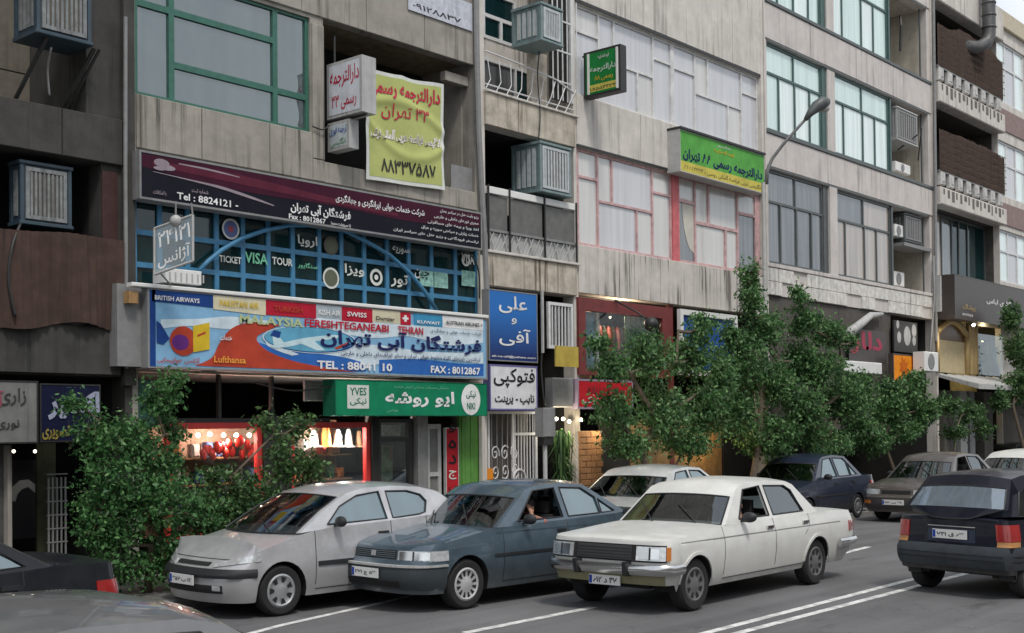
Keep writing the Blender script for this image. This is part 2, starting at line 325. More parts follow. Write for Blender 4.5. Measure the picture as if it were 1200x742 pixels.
# ---------------------------------------------------------------- lettering (Persian letters are joined here by hand)
FORMS = {}
for ch, b, n in [('ا', 0xFE8D, 2), ('آ', 0xFE81, 2), ('ب', 0xFE8F, 4), ('پ', 0xFB56, 4), ('ت', 0xFE95, 4), ('ث', 0xFE99, 4), ('ج', 0xFE9D, 4), ('چ', 0xFB7A, 4), ('ح', 0xFEA1, 4), ('خ', 0xFEA5, 4),
                 ('د', 0xFEA9, 2), ('ذ', 0xFEAB, 2), ('ر', 0xFEAD, 2), ('ز', 0xFEAF, 2), ('ژ', 0xFB8A, 2), ('س', 0xFEB1, 4), ('ش', 0xFEB5, 4), ('ص', 0xFEB9, 4), ('ض', 0xFEBD, 4), ('ط', 0xFEC1, 4), ('ظ', 0xFEC5, 4),
                 ('ع', 0xFEC9, 4), ('غ', 0xFECD, 4), ('ف', 0xFED1, 4), ('ق', 0xFED5, 4), ('ک', 0xFB8E, 4), ('گ', 0xFB92, 4), ('ل', 0xFEDD, 4), ('م', 0xFEE1, 4), ('ن', 0xFEE5, 4), ('ه', 0xFEE9, 4), ('و', 0xFEED, 2), ('ی', 0xFBFC, 4)]:
    FORMS[ch] = (b, n)
def fa(t):
    out = []
    for i, c in enumerate(t):
        if c not in FORMS: out.append(c); continue
        b, n = FORMS[c]; pv = i > 0 and t[i - 1] in FORMS and FORMS[t[i - 1]][1] == 4; nx = n == 4 and i + 1 < len(t) and t[i + 1] in FORMS
        out.append(chr(b + (3 if pv and nx else 1 if pv else 2 if nx else 0)))
    out = out[::-1]; i = 0; dg = lambda c: c in '۰۱۲۳۴۵۶۷۸۹0123456789'
    while i < len(out):
        if dg(out[i]):
            j = i
            while j < len(out) and dg(out[j]): j += 1
            out[i:j] = out[i:j][::-1]; i = j
        else: i += 1
    return ''.join(out)
TCACHE = {}
def glyphs(s, bold=.0):
    k = (s, bold)
    if k not in TCACHE:
        c = bpy.data.curves.new('text', 'FONT'); c.body = s; c.resolution_u = 2; c.offset = bold
        o = bpy.data.objects.new('text', c); COL.objects.link(o); bpy.context.view_layer.update()
        me = bpy.data.meshes.new_from_object(o.evaluated_get(bpy.context.evaluated_depsgraph_get()))
        vs = [tuple(v.co) for v in me.vertices]; fs = [tuple(p.vertices) for p in me.polygons]
        bpy.data.objects.remove(o); bpy.data.curves.remove(c); bpy.data.meshes.remove(me)
        TCACHE[k] = (vs, fs)
    return TCACHE[k]
def text(s, m, parent, x0, x1, z0, z1, y, bold=.015, name='lettering', persian=False, frame=None, rise=0, keep=False, mb=None):
    """fit the words into the rectangle x0..x1, z0..z1 on the plane y; frame=(origin, ux, uz) for other planes"""
    vs, fs = glyphs(fa(s) if persian else s, bold)
    if not vs: return None
    a = min(v[0] for v in vs); b = max(v[0] for v in vs); c = min(v[1] for v in vs); d = max(v[1] for v in vs)
    sx = (x1 - x0) / (b - a); sz = (z1 - z0) / (d - c); out = []
    for v in vs:
        u = x0 + (v[0] - a) * sx; w = z0 + (v[1] - c) * sz + rise * (u - x0)
        out.append((u, y, w) if frame is None else tuple(frame[0] + frame[1] * u + frame[2] * w))
    q = mb or MB(); q.add(out, fs)
    return q if mb is not None else q.build(name, m, parent, fixn=False)
# ================================================================ ground
def sheet(name, m, x0, x1, y0, y1, z, kind='structure'):
    q = MB(); q.quad((x0, y0, z), (x1, y0, z), (x1, y1, z), (x0, y1, z)); return q.build(name, m, None, kind=kind)
sheet('ground', M_PAVE, -500, 900, -500, 900, -.05)
KY = 12.7                                                # kerb line
sheet('road', M_ASPH, -150, 400, -14, KY - .14, 0)
pav = MB(); pav.box(-150, 400, KY, D + .3, -.04, .11); pav = pav.build('pavement', M_PAVE, None, kind='structure')
q = MB(); q.box(-150, 400, -18, -14.2, -.04, .12); q.build('far_pavement', M_PAVE, None, kind='structure')
kb = MB(); kb.bev(0, .97, KY - .14, KY - .003, -.03, .13, .015); k0 = kb.build('kerb_stone', M_KERB, pav); k0.location.x = 2
for i in range(1, 44):
    c = k0.copy(); COL.objects.link(c); c.location.x = 2 + i * .985
q = MB()
for i in range(12): q.box(2 + i * .985, 2.97 + i * .985, KY + .02, KY + .4, .1, .118)
tl = MB(); tl.bev(0, .39, 0, .39, .0, .016, .004); t0 = tl.build('paving_slab', M_PAVE, pav); t0.location = (6, KY + .02, .108)
rn = random.Random(3)
for i in range(30):
    for j in range(5):
        if i + j == 0: continue
        c = t0.copy(); COL.objects.link(c); c.location = (6 + i * .4, KY + .02 + j * .4, .108 + rn.uniform(-.003, .003))
# painted lines
def strip(name, pts, w, z=.004, m=M_LINE):
    q = MB()
    for i in range(len(pts) - 1):
        a, b = Vector(pts[i]), Vector(pts[i + 1]); n = (b - a).cross(Vector((0, 0, 1))).normalized() * w / 2
        q.quad((*(a - n).xy, z), (*(a + n).xy, z), (*(b + n).xy, z), (*(b - n).xy, z))
    return q.build(name, m, None, kind='structure', fixn=False)
for i in range(-3, 12):                                  # lane dashes
    x0 = 8.2 + i * 7.2
    if i == 0: strip('lane_dash', [G(545, 742), G(695, 712)], .12)
    elif i == 1: strip('lane_dash', [G(935, 662), G(1018, 641)], .12)
    elif i > 1:
        a, b = G(935, 662), G(1018, 641); d = (b - a).normalized(); strip('lane_dash', [a + d * 8.6 * (i - 1), a + d * (8.6 * (i - 1) + 4)], .12)
for (a, b) in ((G(822, 743.5), G(1066, 680)), (G(862, 743), G(1072, 688))):
    d = (b - a).normalized(); strip('double_centre_line', [a - d * 30, a, b, b + d * 90], .11)
strip('parking_line', [G(262, 751), G(330, 733), G(455, 705), G(530, 686)], .10, m=M_LINE)

# ================================================================ building pieces
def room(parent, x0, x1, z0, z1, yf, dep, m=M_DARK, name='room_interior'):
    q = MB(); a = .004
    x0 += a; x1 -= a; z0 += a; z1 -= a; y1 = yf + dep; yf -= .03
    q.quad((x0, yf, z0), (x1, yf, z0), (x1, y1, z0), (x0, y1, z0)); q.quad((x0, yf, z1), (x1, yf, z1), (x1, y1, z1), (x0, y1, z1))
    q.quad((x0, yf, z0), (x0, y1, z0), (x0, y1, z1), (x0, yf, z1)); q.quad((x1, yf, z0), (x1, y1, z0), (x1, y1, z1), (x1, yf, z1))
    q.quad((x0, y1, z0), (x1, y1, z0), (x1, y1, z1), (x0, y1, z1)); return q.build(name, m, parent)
def window(parent, rect, panes, y, fm, pm, fw=.05, dep=.07, name='window', inset=.035):
    """frame plate with one pane object per opening; pm: one material or one per pane"""
    q = MB(); holes = [(a + fw / 2, b - fw / 2, c + fw / 2, d - fw / 2) for a, b, c, d in panes]
    q.plate(rect, holes, y, y + dep); f = q.build(name, fm, parent)
    for i, (a, b, c, d) in enumerate(panes):
        e = fw / 2 - .004; g = MB(); yy = y + inset
        g.box(a + e, b - e, yy, yy + .008, c + e, d - e); g.build('pane', pm[i % len(pm)] if isinstance(pm, (list, tuple)) else pm, f)
    return f
def rows(x0, x1, zs, xss):
    """zs: row limits from bottom up, xss: inner splits per row"""
    out = []
    for i in range(len(zs) - 1):
        xs = [x0] + list(xss[i]) + [x1]
        for j in range(len(xs) - 1): out.append((xs[j], xs[j + 1], zs[i], zs[i + 1]))
    return out
def panels(parent, x0, x1, z0, z1, y, w, m, th=.03, name='panel', rnd=.15, seed=1, gap=.012):
    """row of cladding panels with recessed joints, each its own piece"""
    r = random.Random(seed); x = x0; 
    while x < x1 - .05:
        nx = x + w * r.uniform(1 - rnd, 1 + rnd)
        if nx > x1 - w * .35: nx = x1
        t = th + r.uniform(-.004, .004)
        tbox(name, m, parent, x + gap / 2, nx - gap / 2, y - t, y + .01, z0, z1, b=.008); x = nx
def backwall(b, x0, x1, m, h=None):
    tbox('back_wall', m, b, x0, x1, BACK + .002, BACK + .2, 0, h or TOP)
def pipe(label, pts, r, m, cat='pipe'):
    q = MB(); q.tube(pts, r, 8); o = q.build('drain_pipe', m, None, smooth=True, angle=40); return tag(o, label, cat)
TOP = 18.5; BACK = D + 9
# ================================================================ BUILDING A: dark concrete, far left
bA = thing('apartment_building', 'dark weathered concrete building at the left edge with cloth-hung balcony', 'building', (5, D, 0))
XA0, XA1 = 1.0, X(154, 250)
la_t = Z((0, 116), (140, 140)); la_b = Z((0, 172), (141, 194)); lb_t = Z((0, 378), (140, 384)); lb_b = Z((0, 436), (138, 440))
xr1 = X(101, 90); xr2 = X(119, 250)
zs1 = Z((10, 522), (118, 517))
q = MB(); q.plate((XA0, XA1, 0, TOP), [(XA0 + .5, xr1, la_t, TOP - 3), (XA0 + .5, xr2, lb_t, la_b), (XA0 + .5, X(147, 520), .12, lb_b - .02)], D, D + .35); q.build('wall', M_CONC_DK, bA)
q = MB(); q.box(XA0, XA1, D + .36, BACK, TOP - .3, TOP); q.build('roof', M_CONC_DK, bA); backwall(bA, XA0, XA1, M_CONC_DK)
tbox('side_wall', M_CONC_DK, bA, XA0, XA0 + .3, D + .36, BACK, 0, TOP - .31)
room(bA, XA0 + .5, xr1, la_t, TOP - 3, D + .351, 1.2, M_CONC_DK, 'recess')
room(bA, XA0 + .5, xr2, lb_t, la_b, D + .351, 1.6, M_DARK, 'recess')
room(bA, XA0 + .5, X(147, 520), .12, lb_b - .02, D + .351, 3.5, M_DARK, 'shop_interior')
panels(bA, XA0, X(141, 160), la_b, la_t, D, 1.0, M_CONC_DK, .07, 'ledge_panel', seed=2)
panels(bA, XA0, X(139, 410), lb_b, lb_t, D, 1.3, M_CONC_DK, .07, 'ledge_panel', seed=3)
zj = Z((0, 76), (95, 92), Y=D + 1.2)
for k, (zz0, zz1) in enumerate(((zj - 1.0, zj), (zj, zj + 1.1), (zj + 1.1, zj + 2.2))):
    panels(bA, XA0 + .5, xr1, zz0 + .01, zz1, D + 1.53, 1.25, mat('tan recess cladding', (.14, .125, .10), .8, var=.2, streak=.6), .03, 'wall_panel', seed=5 + k)
tbox('pier', M_CONC_DK, bA, X(141, 160), XA1, D - .10, D - .002, Z((150, 452)), TOP)
tbox('window_shutter', mat('dull red brown shutter', (.045, .016, .014), .7, var=.3), bA, X(119, 240), X(137, 240), D - .02, D - .001, lb_t + .8, la_b - .1)
pipe('thin grey drain pipe down the corner between dark building and the travel office', [P(147, 20, D - .16), P(147, 200, D - .16), P(148, 432, D - .16)], .028, M_GREY)

def cooler(px0, px1, pyt, pyb, Yf, dep, m, mg, label, bars=8, parentless=True, side=True, x=None, z=None):
    """evaporative cooler box: louvred front and side panels, base tray and top rim"""
    if x is None: x0, x1, z0, z1 = R4(px0, pyt[0], pyb[0], px1, pyt[1], pyb[1], Yf)
    else: x0, x1 = x; z0, z1 = z
    t = thing('evaporative_cooler', label, 'air cooler', ((x0 + x1) / 2, Yf, z0), 'evaporative coolers on the facades')
    e = .05; w = x1 - x0; h = z1 - z0
    q = MB(); q.box(x0 + .02, x1 - .02, Yf + .02, Yf + dep - .02, z0 + .03, z1 - .03)
    for a in (x0, x1 - e):
        for b in (Yf, Yf + dep - e): q.box(a, a + e, b, b + e, z0 + .051, z1 - .051)
    q.build('housing', m, t)
    q = MB(); q.bev(x0 - .02, x1 + .02, Yf - .02, Yf + dep, z0, z0 + .05, .01); q.build('tray', m, t)
    q = MB(); q.bev(x0 - .02, x1 + .02, Yf - .02, Yf + dep, z1 - .05, z1, .01); q.build('top_cover', m, t)
    def louvre(lo, hi, fn, nm):
        q = MB(); n = 12
        for i in range(n):
            a = z0 + .1 + (h - .2) * i / n; fn(q, a, a + (h - .2) / n * .6)
        q.build(nm, mg, t)
    q = MB(); q.plate((x0 + .07, x1 - .07, z0 + .08, z1 - .08), [(x0 + .12, x1 - .12, z0 + .13, z1 - .13)], Yf - .012, Yf + .019); q.build('louvre_frame', mg, t)
    q = MB()
    for i in range(bars):
        c = x0 + .12 + (w - .24) * (i + .5) / bars; ww = (w - .24) / bars * .27
        q.box(c - ww, c + ww, Yf - .006, Yf + .018, z0 + .13, z1 - .13)
    q.build('louvre', mg, t)
    q = MB(); q.plate((x0 + .13, x1 - .13, z0 + .14, z1 - .14), [], Yf + .006, Yf + .017); q.build('filter_pad', M_INT, t)
    q = MB(); n = 4; d2 = dep - .2
    for i in range(n):
        c = Yf + .1 + d2 * (i + .5) / n; q.box(x0 + .004, x0 + .019, c - d2 / n * .3, c + d2 / n * .3, z0 + .12, z1 - .12)
    q.build('side_louvre', mg, t)
    return t
cA1 = cooler(43, 107, (-62, -42), (40, 52), D - .35, .6, M_ACD, mat('dim grey louvre', (.20, .21, .21), .6, var=.35, scale=9, streak=1.2), 'blue grey evaporative cooler on steel struts at top left corner')
z0 = Z((40, 42), Y=D - .1)
for xx, w in ((X(30, 50), .045), (X(86, 60), .045), (X(92, 60), .03)):
    q = MB(); q.bar((xx - .02, D + .28, la_t + .05), (xx + .16, D - .25, z0 - .02), w, w); q.build('strut', M_BLACK, cA1)
cooler(24, 84, (187, 196), (263, 269), D + .05, .3, M_ACD, mat('dim grey louvre', (.20, .21, .21), .6, var=.35, scale=9, streak=1.2), 'blue grey cooler above the brown cloth on the left balcony')
# cloth
x0, x1 = 5.0, X(136, 320); zt = Z((0, 268), (133, 284)); zb = Z((0, 378), (60, 388))
q = MB(); nx, nz = 90, 14; vs = []
for j in range(nz + 1):
    for i in range(nx + 1):
        u = i / nx; v = j / nz; xx = x0 + (x1 - x0) * u
        top = zt + .03 * math.sin(u * 9) - .05 * max(0, u - .8); bot = zb + .05 * math.sin(u * 17) - .04 * math.sin(u * 5)
        vs.append((xx, D - .15 - .022 * math.sin(u * 190) - .05 * math.sin(u * 31 + v * 2) * (1 - .4 * v), bot + (top - bot) * v))
q.add(vs, [(j * (nx + 1) + i, j * (nx + 1) + i + 1, (j + 1) * (nx + 1) + i + 1, (j + 1) * (nx + 1) + i) for j in range(nz) for i in range(nx)])
tag(q.build('balcony_cloth', M_TARP, None, smooth=True), 'dark brown corrugated cloth hung along the left balcony railing', 'cloth')

# ================================================================ BUILDING B: grey beige concrete with travel office
bB = thing('office_building', 'grey beige concrete building holding the travel office signs and blue gridded window', 'building', (13, D, 0))
XB0, XB1 = XA1 + .002, X(563, 200)
wx0, wx1 = X(158, 60), X(363.5, 80); wz0 = Z((157.5, 110), (363, 154)); wz1 = Z((363, 21))
rx0, rx1 = X(379, 100), X(556, 150); rz0 = Z((379, 190), (557, 225)); rz1 = Z((379, 19), (553, 72))
gx0, gx1 = X(159, 280), X(561, 320); gz0 = Z((171, 334), (560, 371)) - .1; gz1 = Z((163, 236), (565, 293)) + .05
sx0, sx1 = X(162, 500), X(569, 520); sz1 = Z((175, 434), (560, 447)) - .02
q = MB(); q.plate((XB0, XB1, 0, TOP), [(wx0, wx1, wz0, wz1), (rx0, rx1, rz0, rz1), (gx0, gx1, gz0, gz1), (sx0, sx1, .12, sz1)], D, D + .3); q.build('wall', M_CONC_B, bB)
q = MB(); q.box(XB0, XB1, D + .31, BACK, TOP - .3, TOP); q.build('roof', M_CONC_B, bB); backwall(bB, XB0, XB1, M_CONC_B)
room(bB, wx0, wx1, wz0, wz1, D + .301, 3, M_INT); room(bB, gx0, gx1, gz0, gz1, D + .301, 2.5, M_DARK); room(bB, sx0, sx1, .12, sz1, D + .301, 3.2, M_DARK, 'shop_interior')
# recess: plaster sides, dark back
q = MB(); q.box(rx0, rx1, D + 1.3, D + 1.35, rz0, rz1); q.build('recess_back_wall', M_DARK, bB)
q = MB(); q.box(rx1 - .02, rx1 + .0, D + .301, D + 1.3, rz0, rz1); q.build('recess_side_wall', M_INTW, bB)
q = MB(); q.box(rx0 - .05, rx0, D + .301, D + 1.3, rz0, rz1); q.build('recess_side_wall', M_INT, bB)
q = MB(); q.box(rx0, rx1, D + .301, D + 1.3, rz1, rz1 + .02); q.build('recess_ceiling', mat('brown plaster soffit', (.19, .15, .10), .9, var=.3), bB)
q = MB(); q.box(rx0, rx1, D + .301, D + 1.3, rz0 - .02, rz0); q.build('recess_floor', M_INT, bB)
bz = Z((553, 80)); tbox('recess_beam', M_CONC_B, bB, rx1 - .62, rx1 - .025, D + .12, D + .24, bz - .30, bz - .14)
c1, c2 = X(203, 60), X(324.5, 80)
zh = Z((206, 77), (362, 113)); zg = Z((160, 5), (320, 42))
panes = [(wx0 + .02, c1, wz0, zg), (wx0 + .02, c1, zg, wz1), (c1, c2, wz0, zh), (c1, c2, zh, zg), (c1, c2, zg, wz1), (c2, wx1 - .02, wz0, zh), (c2, wx1 - .02, zh, wz1)]
window(bB, (wx0, wx1, wz0, wz1), panes, D + .04, M_GREENFR, G_SKYWIN, .09, .08)
# spandrel and pier panels
zsp = Z((163, 176), (565, 247))
panels(bB, wx0, wx1 + .02, zsp, wz0 - .01, D, 1.08, M_CONC_B, .035, 'spandrel_panel', seed=11)
panels(bB, X(379, 200), XB1 - .12, zsp, rz0 - .01, D, 1.6, M_CONC_B, .035, 'spandrel_panel', seed=12)
panels(bB, XB0, XB1 - .12, wz1 + .06, TOP, D, 1.5, M_CONC_B, .035, 'spandrel_panel', seed=13)
pw0, pw1 = X(364.5, 100), X(378, 100)
for a, b in ((rz0 - 1.4, rz0 + .0), (rz0 + .012, rz1 - .2)): tbox('pier_panel', M_CONC_B, bB, pw0, pw1, D - .05, D + .01, a if a > zsp else zsp, b, b=.01)
for i in range(8):
    a = 3.6 + i * 1.45; tbox('corner_panel', M_CONC_B, bB, XB0 + .01, wx0 - .02, D - .04, D + .01, a, a + 1.44, b=.01)
tbox('corner_pier', M_CONC_C, bB, X(560, 350), XB1 + .02, D - .08, D + .01, .1, Z((565, 300)), b=.01)
# faded poster above
x0, x1, z0, z1 = R4(478, -20, 12, 553, 2, 36, D - .05)
p_ = tbox('faded_banner', mat('faded white banner', (.50, .52, .58), .7, var=.2, scale=12, streak=.8, dark=(.25, .27, .33)), None, x0, x1, D - .06, D - .05, z0, z1); tag(p_, 'faded pale banner with black digits above the yellow green banner', 'banner')
text('۰۹۱۲۸۸۳۷', M_INK, p_, x0 + .1, x1 - .3, z0 + .06, z0 + .16, D - .064)
# gridded window: 14 columns, 3 rows
cols = [160, 189, 222, 255.7, 286.6, 316.4, 345, 376, 402, 428.8, 455.5, 481, 507.6, 535.5, 560]
xs = [X(c, 310) for c in cols]; xs[0] = gx0; xs[-1] = gx1
zr1 = Z((241, 318), (350, 330.6), (534, 347.6)); zr2 = Z((231.6, 280), (374, 299), (534, 318.5)); 
panes = [(xs[i], xs[i + 1], a, b) for a, b in ((gz0, zr1), (zr1, zr2), (zr2, gz1)) for i in range(14)]
gw = window(bB, (gx0, gx1, gz0, gz1), panes, D + .03, M_BLUEFR, G_DARK, .075, .06, 'gridded_window')
arc = [(231.6, 319), (244, 306), (259, 293.7), (282, 280), (310, 270), (339, 264), (375, 264), (405, 271), (432, 284.6), (456.7, 299), (481, 321), (497, 341), (512, 364)]
q = MB(); q.tube([P(a, b, D - .07) for a, b in arc], .035, 8); tag(q.build('arched_bar', M_BLUEFR, None, smooth=True), 'blue steel arch bar bent across the gridded window', 'bar')
# lettering, stickers and posters on the panes of the gridded window
def wtxt(s, px0, px1, py0, py1, m=M_WHITE, persian=True, par=gw, b=.02, y=D + .026):
    x0, x1, z0, z1 = R4(px0, py0, py1, px1, py0 + (px1 - px0) * .1, py1 + (px1 - px0) * .1, y); text(s, m, par, x0, x1, z0, z1, y, bold=b, persian=persian, name='window_lettering')
M_WTX = mat('white window lettering', (.62, .64, .60), .6, var=.1); M_GTX = mat('green window lettering', (.16, .48, .30), .6, var=.1)
wtxt('TICKET', 257, 283, 299, 307, M_WTX, False); wtxt('VISA', 287, 314, 295, 308, M_GTX, False); wtxt('TOUR', 319, 343, 301, 310, M_WTX, False)
wtxt('اروپا', 349, 372, 275, 290, M_WTX); wtxt('سنگاپور', 349, 372, 307, 315, M_GTX); wtxt('ویزا', 404, 427, 309, 323, M_WTX); wtxt('سوریه', 460, 480, 288, 297, M_WTX)
wtxt('تور', 458, 478, 321, 336, M_WTX); wtxt('چین', 486, 503, 315, 327, M_WTX); wtxt('VISA', 541, 556, 297, 309, M_WTX, False)
def disc(px, py, r, m, par, y, r0=0, name='sticker', n=24):
    c = P(px, py, y); q = MB(); vs = []
    for i in range(n):
        a = 2 * math.pi * i / n; vs.append((c.x + r * math.cos(a), y, c.z + r * math.sin(a)))
    if r0:
        for i in range(n):
            a = 2 * math.pi * i / n; vs.append((c.x + r0 * math.cos(a), y, c.z + r0 * math.sin(a)))
        q.add(vs, [(i, (i + 1) % n, n + (i + 1) % n, n + i) for i in range(n)])
    else: q.add(vs, [tuple(range(n))])
    return q.build(name, m, par, fixn=False)
yy = D + .026
disc(270.5, 268.5, .155, M_WTX, gw, yy); disc(270.5, 268.5, .125, mat('sticker blue', (.10, .13, .30), .6), gw, yy - .002); disc(270.5, 268.5, .045, mat('sticker red', (.4, .06, .08), .6), gw, yy - .004)
for (a, b, r) in ((388, 326, .17), (388, 288, .15)):
    disc(a, b, r, M_WTX if b > 300 else M_INT, gw, yy); disc(a, b, r * .8, mat('sticker olive', (.10, .11, .07), .7), gw, yy - .002)
disc(441, 325, .14, M_WTX, gw, yy, .09); disc(441, 325, .045, M_WTX, gw, yy); disc(546, 305, .11, M_WTX, gw, yy - .002, .07)
rn = random.Random(5)
for (a, b) in ((500, 327), (517, 329), (549, 327)):
    x0, x1, z0, z1 = R4(a - 8, b - 10, b + 8, a + 8, b - 9, b + 9, yy); tbox('poster', mat('pale green poster', (.22, .42, .36), .7, var=.5, scale=14), gw, x0, x1, yy, yy + .003, z0, z1)

# ---------------------------------------------------------------- sign builder
def sign(name, label, x0, x1, z0, z1, y, dep, face, box=M_LGREY, cat='sign', rim=.03, group=None):
    t = thing(name, label, cat, ((x0 + x1) / 2, y, z0), group)
    q = MB(); q.box(x0 + .002, x1 - .002, y + .012, y + dep, z0 + .002, z1 - .002); q.build('cabinet', box, t)
    q = MB(); q.plate((x0, x1, z0, z1), [(x0 + rim, x1 - rim, z0 + rim, z1 - rim)], y, y + .011); q.build('rim', box, t)
    f = tbox('face', face, t, x0 + rim - .004, x1 - rim + .004, y + .006, y + .0115, z0 + rim - .004, z1 - rim + .004)
    return t, f
def poly(m, parent, pts, y, name='print'):
    """flat printed shape from (u, v) points"""
    q = MB(); tri = tessellate_polygon([[Vector((a, b, 0)) for a, b in pts]]); q.add([(a, y, b) for a, b in pts], [tuple(t) for t in tri]); return q.build(name, m, parent, fixn=False)
def smooth(pts, n=5):
    out = []
    for i in range(len(pts) - 1):
        p0, p1, p2, p3 = pts[max(i - 1, 0)], pts[i], pts[i + 1], pts[min(i + 2, len(pts) - 1)]
        for k in range(n):
            t = k / n; out.append(tuple(.5 * (2 * b + (c - a) * t + (2 * a - 5 * b + 4 * c - d) * t * t + (-a + 3 * b - 3 * c + d) * t ** 3) for a, b, c, d in zip(p0, p1, p2, p3)))
    return out + [pts[-1]]
def tmat(n, c): return mat(n, c, .6, var=.18, scale=3.5, streak=.35, dark=tuple(v * .6 + .012 for v in c), spec=.12)
# dark long sign
YS = D - .28
x0, x1, z0, z1 = R4(163.5, 177, 234, 565, 248, 292, YS)
sg, f = sign('long_fascia_sign', 'long dark maroon and navy sign above the blue gridded window', x0, x1, z0, z1, YS, .27, tmat('navy sign film', (.010, .010, .018)), M_GREY)
Wd, Hd = x1 - x0, z1 - z0
def U(u, v): return (x0 + Wd * u, z0 + Hd * v)
ys = YS + .003
poly(tmat('maroon sign film', (.050, .009, .023)), sg, [U(*p) for p in smooth([(.006, .93), (.3, .95), (.6, .96), (.994, .95)])] + [U(*p) for p in smooth([(.994, .62), (.75, .45), (.5, .52), (.25, .50), (.006, .66)])], ys)
poly(tmat('maroon sign light film', (.10, .018, .036)), sg, [U(*p) for p in smooth([(.03, .8), (.2, .86), (.45, .72), (.7, .6)])] + [U(*p) for p in smooth([(.7, .52), (.45, .58), (.2, .66), (.03, .72)])], ys - .002)
M_SWO = tmat('pale mauve swoosh', (.30, .25, .28))
poly(M_SWO, sg, [U(*p) for p in smooth([(.03, .60), (.12, .56), (.2, .52), (.28, .40), (.33, .30)])] + [U(*p) for p in smooth([(.33, .28), (.27, .36), (.19, .47), (.12, .53), (.03, .59)])], ys - .004)
poly(M_SWO, sg, [U(*p) for p in smooth([(.09, .86), (.16, .86), (.24, .80)])] + [U(*p) for p in smooth([(.24, .785), (.16, .82), (.09, .84)])], ys - .004)
for k, (du, dv, r1, r2) in enumerate(((.05, .80, .018, .085), (.062, .72, .02, .06), (.045, .68, .014, .04))):
    poly(M_SWO, sg, [U(du + r1 * math.cos(a), dv + r2 * math.sin(a)) for a in [i * math.pi / 8 for i in range(16)]], ys - .006 - k * .001)
def st(s, u0, u1, v0, v1, m, p=True, par=sg, bold=.02, y=None, keep=None):
    a, b = U(u0, v0), U(u1, v1); text(s, m, par, a[0], b[0], a[1], b[1], y if y is not None else ys - .010, bold=bold, persian=p)
M_TXW = tmat('white sign lettering', (.72, .72, .72)); M_TXK = tmat('black sign lettering', (.02, .02, .022))
st('Tel : 8824121 -', .085, .235, .10, .25, M_TXW, False); st('فرشتگان آبی تهران', .375, .55, .19, .47, M_TXW, bold=.035)
st('Fax : 8012867', .37, .475, .05, .17, M_TXW, False); st('شرکت خدمات هوایی ایرانگردی و جهانگردی', .505, .79, .60, .82, M_TXW)
st('(با مسئولیت محدود)', .49, .55, .05, .14, M_TXW); st('با امکانات', .03, .06, .12, .22, M_SWO); st('شماره ثبت', .12, .16, .28, .38, M_SWO)
for i, s in enumerate(('رزرو بلیت هتل در سراسر جهان', 'مجری تورهای داخلی و خارجی', 'اخذ ویزا و بیمه های مسافرتی', 'خدمات زیارتی و سیاحتی سوریه و عراق', 'ترانسفر فرودگاهی و رزرو هتل های سراسر ایران')):
    st(s, .985 - (.14 + .022 * i if i < 4 else .30), .985, .80 - .165 * i, .90 - .165 * i, M_TXW, bold=.01)

# big blue airline-style sign
YB = D - .42
x0, x1, z0, z1 = R4(173, 337, 431, 571, 374, 445, YB); Wd, Hd = x1 - x0, z1 - z0
sg, f = sign('billboard_sign', 'large sky blue travel sign with aeroplane picture and airline name strip', x0, x1, z0, z1, YB, .4, tmat('sky blue print', (.22, .42, .62)), M_GREY)
tbox('top_rail', M_WHITE, sg, x0 - .25, x1 + .02, YB - .03, YB + .1, z1 + .004, z1 + .06, b=.01)
tbox('back_box', M_GREY, sg, x0 - .36, x0 + .0, YB + .16, YB + .41, z0 + .02, z1 + .05)
ys = YB + .003
def B(m, pts, lv, sm=False): poly(m, sg, [U(*p) for p in pts], ys - .0015 * lv)
M_b1 = tmat('print deep blue', (.015, .055, .22)); M_b2 = tmat('print mid blue', (.03, .13, .42)); M_b3 = tmat('print pale cloud', (.58, .68, .74)); M_b4 = tmat('print cream', (.60, .56, .40)); M_b5 = tmat('print red', (.42, .015, .035))
M_b6 = tmat('print brick red', (.42, .055, .03)); M_b7 = tmat('print teal blue', (.05, .26, .45)); M_b8 = tmat('print purple', (.13, .03, .20)); M_b9 = tmat('print yellow', (.60, .42, .03)); M_b10 = tmat('print grey', (.36, .42, .46))
S = smooth
B(M_b3, S([(.03, .62), (.12, .66), (.2, .72), (.30, .70)]) + S([(.30, .60), (.2, .55), (.1, .56), (.03, .50)]), 1)
B(M_b3, S([(.42, .80), (.55, .84), (.7, .80), (.85, .84), (.985, .80)]) + S([(.985, .60), (.85, .52), (.72, .62), (.6, .56), (.45, .62)]), 1)
B(M_b3, S([(.5, .42), (.62, .46), (.78, .40), (.985, .44)]) + S([(.985, .25), (.8, .30), (.66, .20), (.5, .12), (.42, .28)]), 1)
B(M_b2, S([(.62, .24), (.75, .28), (.9, .24), (.985, .26)]) + S([(.985, .06), (.8, .045), (.62, .05)]), 2)
B(M_b2, S([(.2, .5), (.3, .36), (.4, .30), (.5, .26), (.56, .2)]) + S([(.58, .06), (.44, .05), (.3, .2), (.2, .3)]), 2)
B(M_b1, [(.005, .02), (.018, .02), (.018, .985), (.005, .985)], 3)
B(M_b1, [(.01, .84), (.155, .82), (.155, .985), (.01, .985)], 3)
B(M_b4, [(.155, .80), (.29, .77), (.29, .985), (.155, .985)], 3)
B(M_b5, [(.29, .78), (.43, .78), (.43, .985), (.29, .985)], 3); B(M_b10, [(.43, .80), (.505, .80), (.505, .985), (.43, .985)], 3); B(M_b5, [(.505, .78), (.60, .78), (.60, .985), (.505, .985)], 3)
B(M_b4, [(.60, .80), (.69, .80), (.69, .985), (.60, .985)], 3); B(M_b5, [(.69, .79), (.725, .79), (.725, .985), (.69, .985)], 4); B(M_TXW, [(.703, .84), (.711, .84), (.711, .94), (.703, .94)], 5); B(M_TXW, [(.697, .875), (.717, .875), (.717, .905), (.697, .905)], 6)
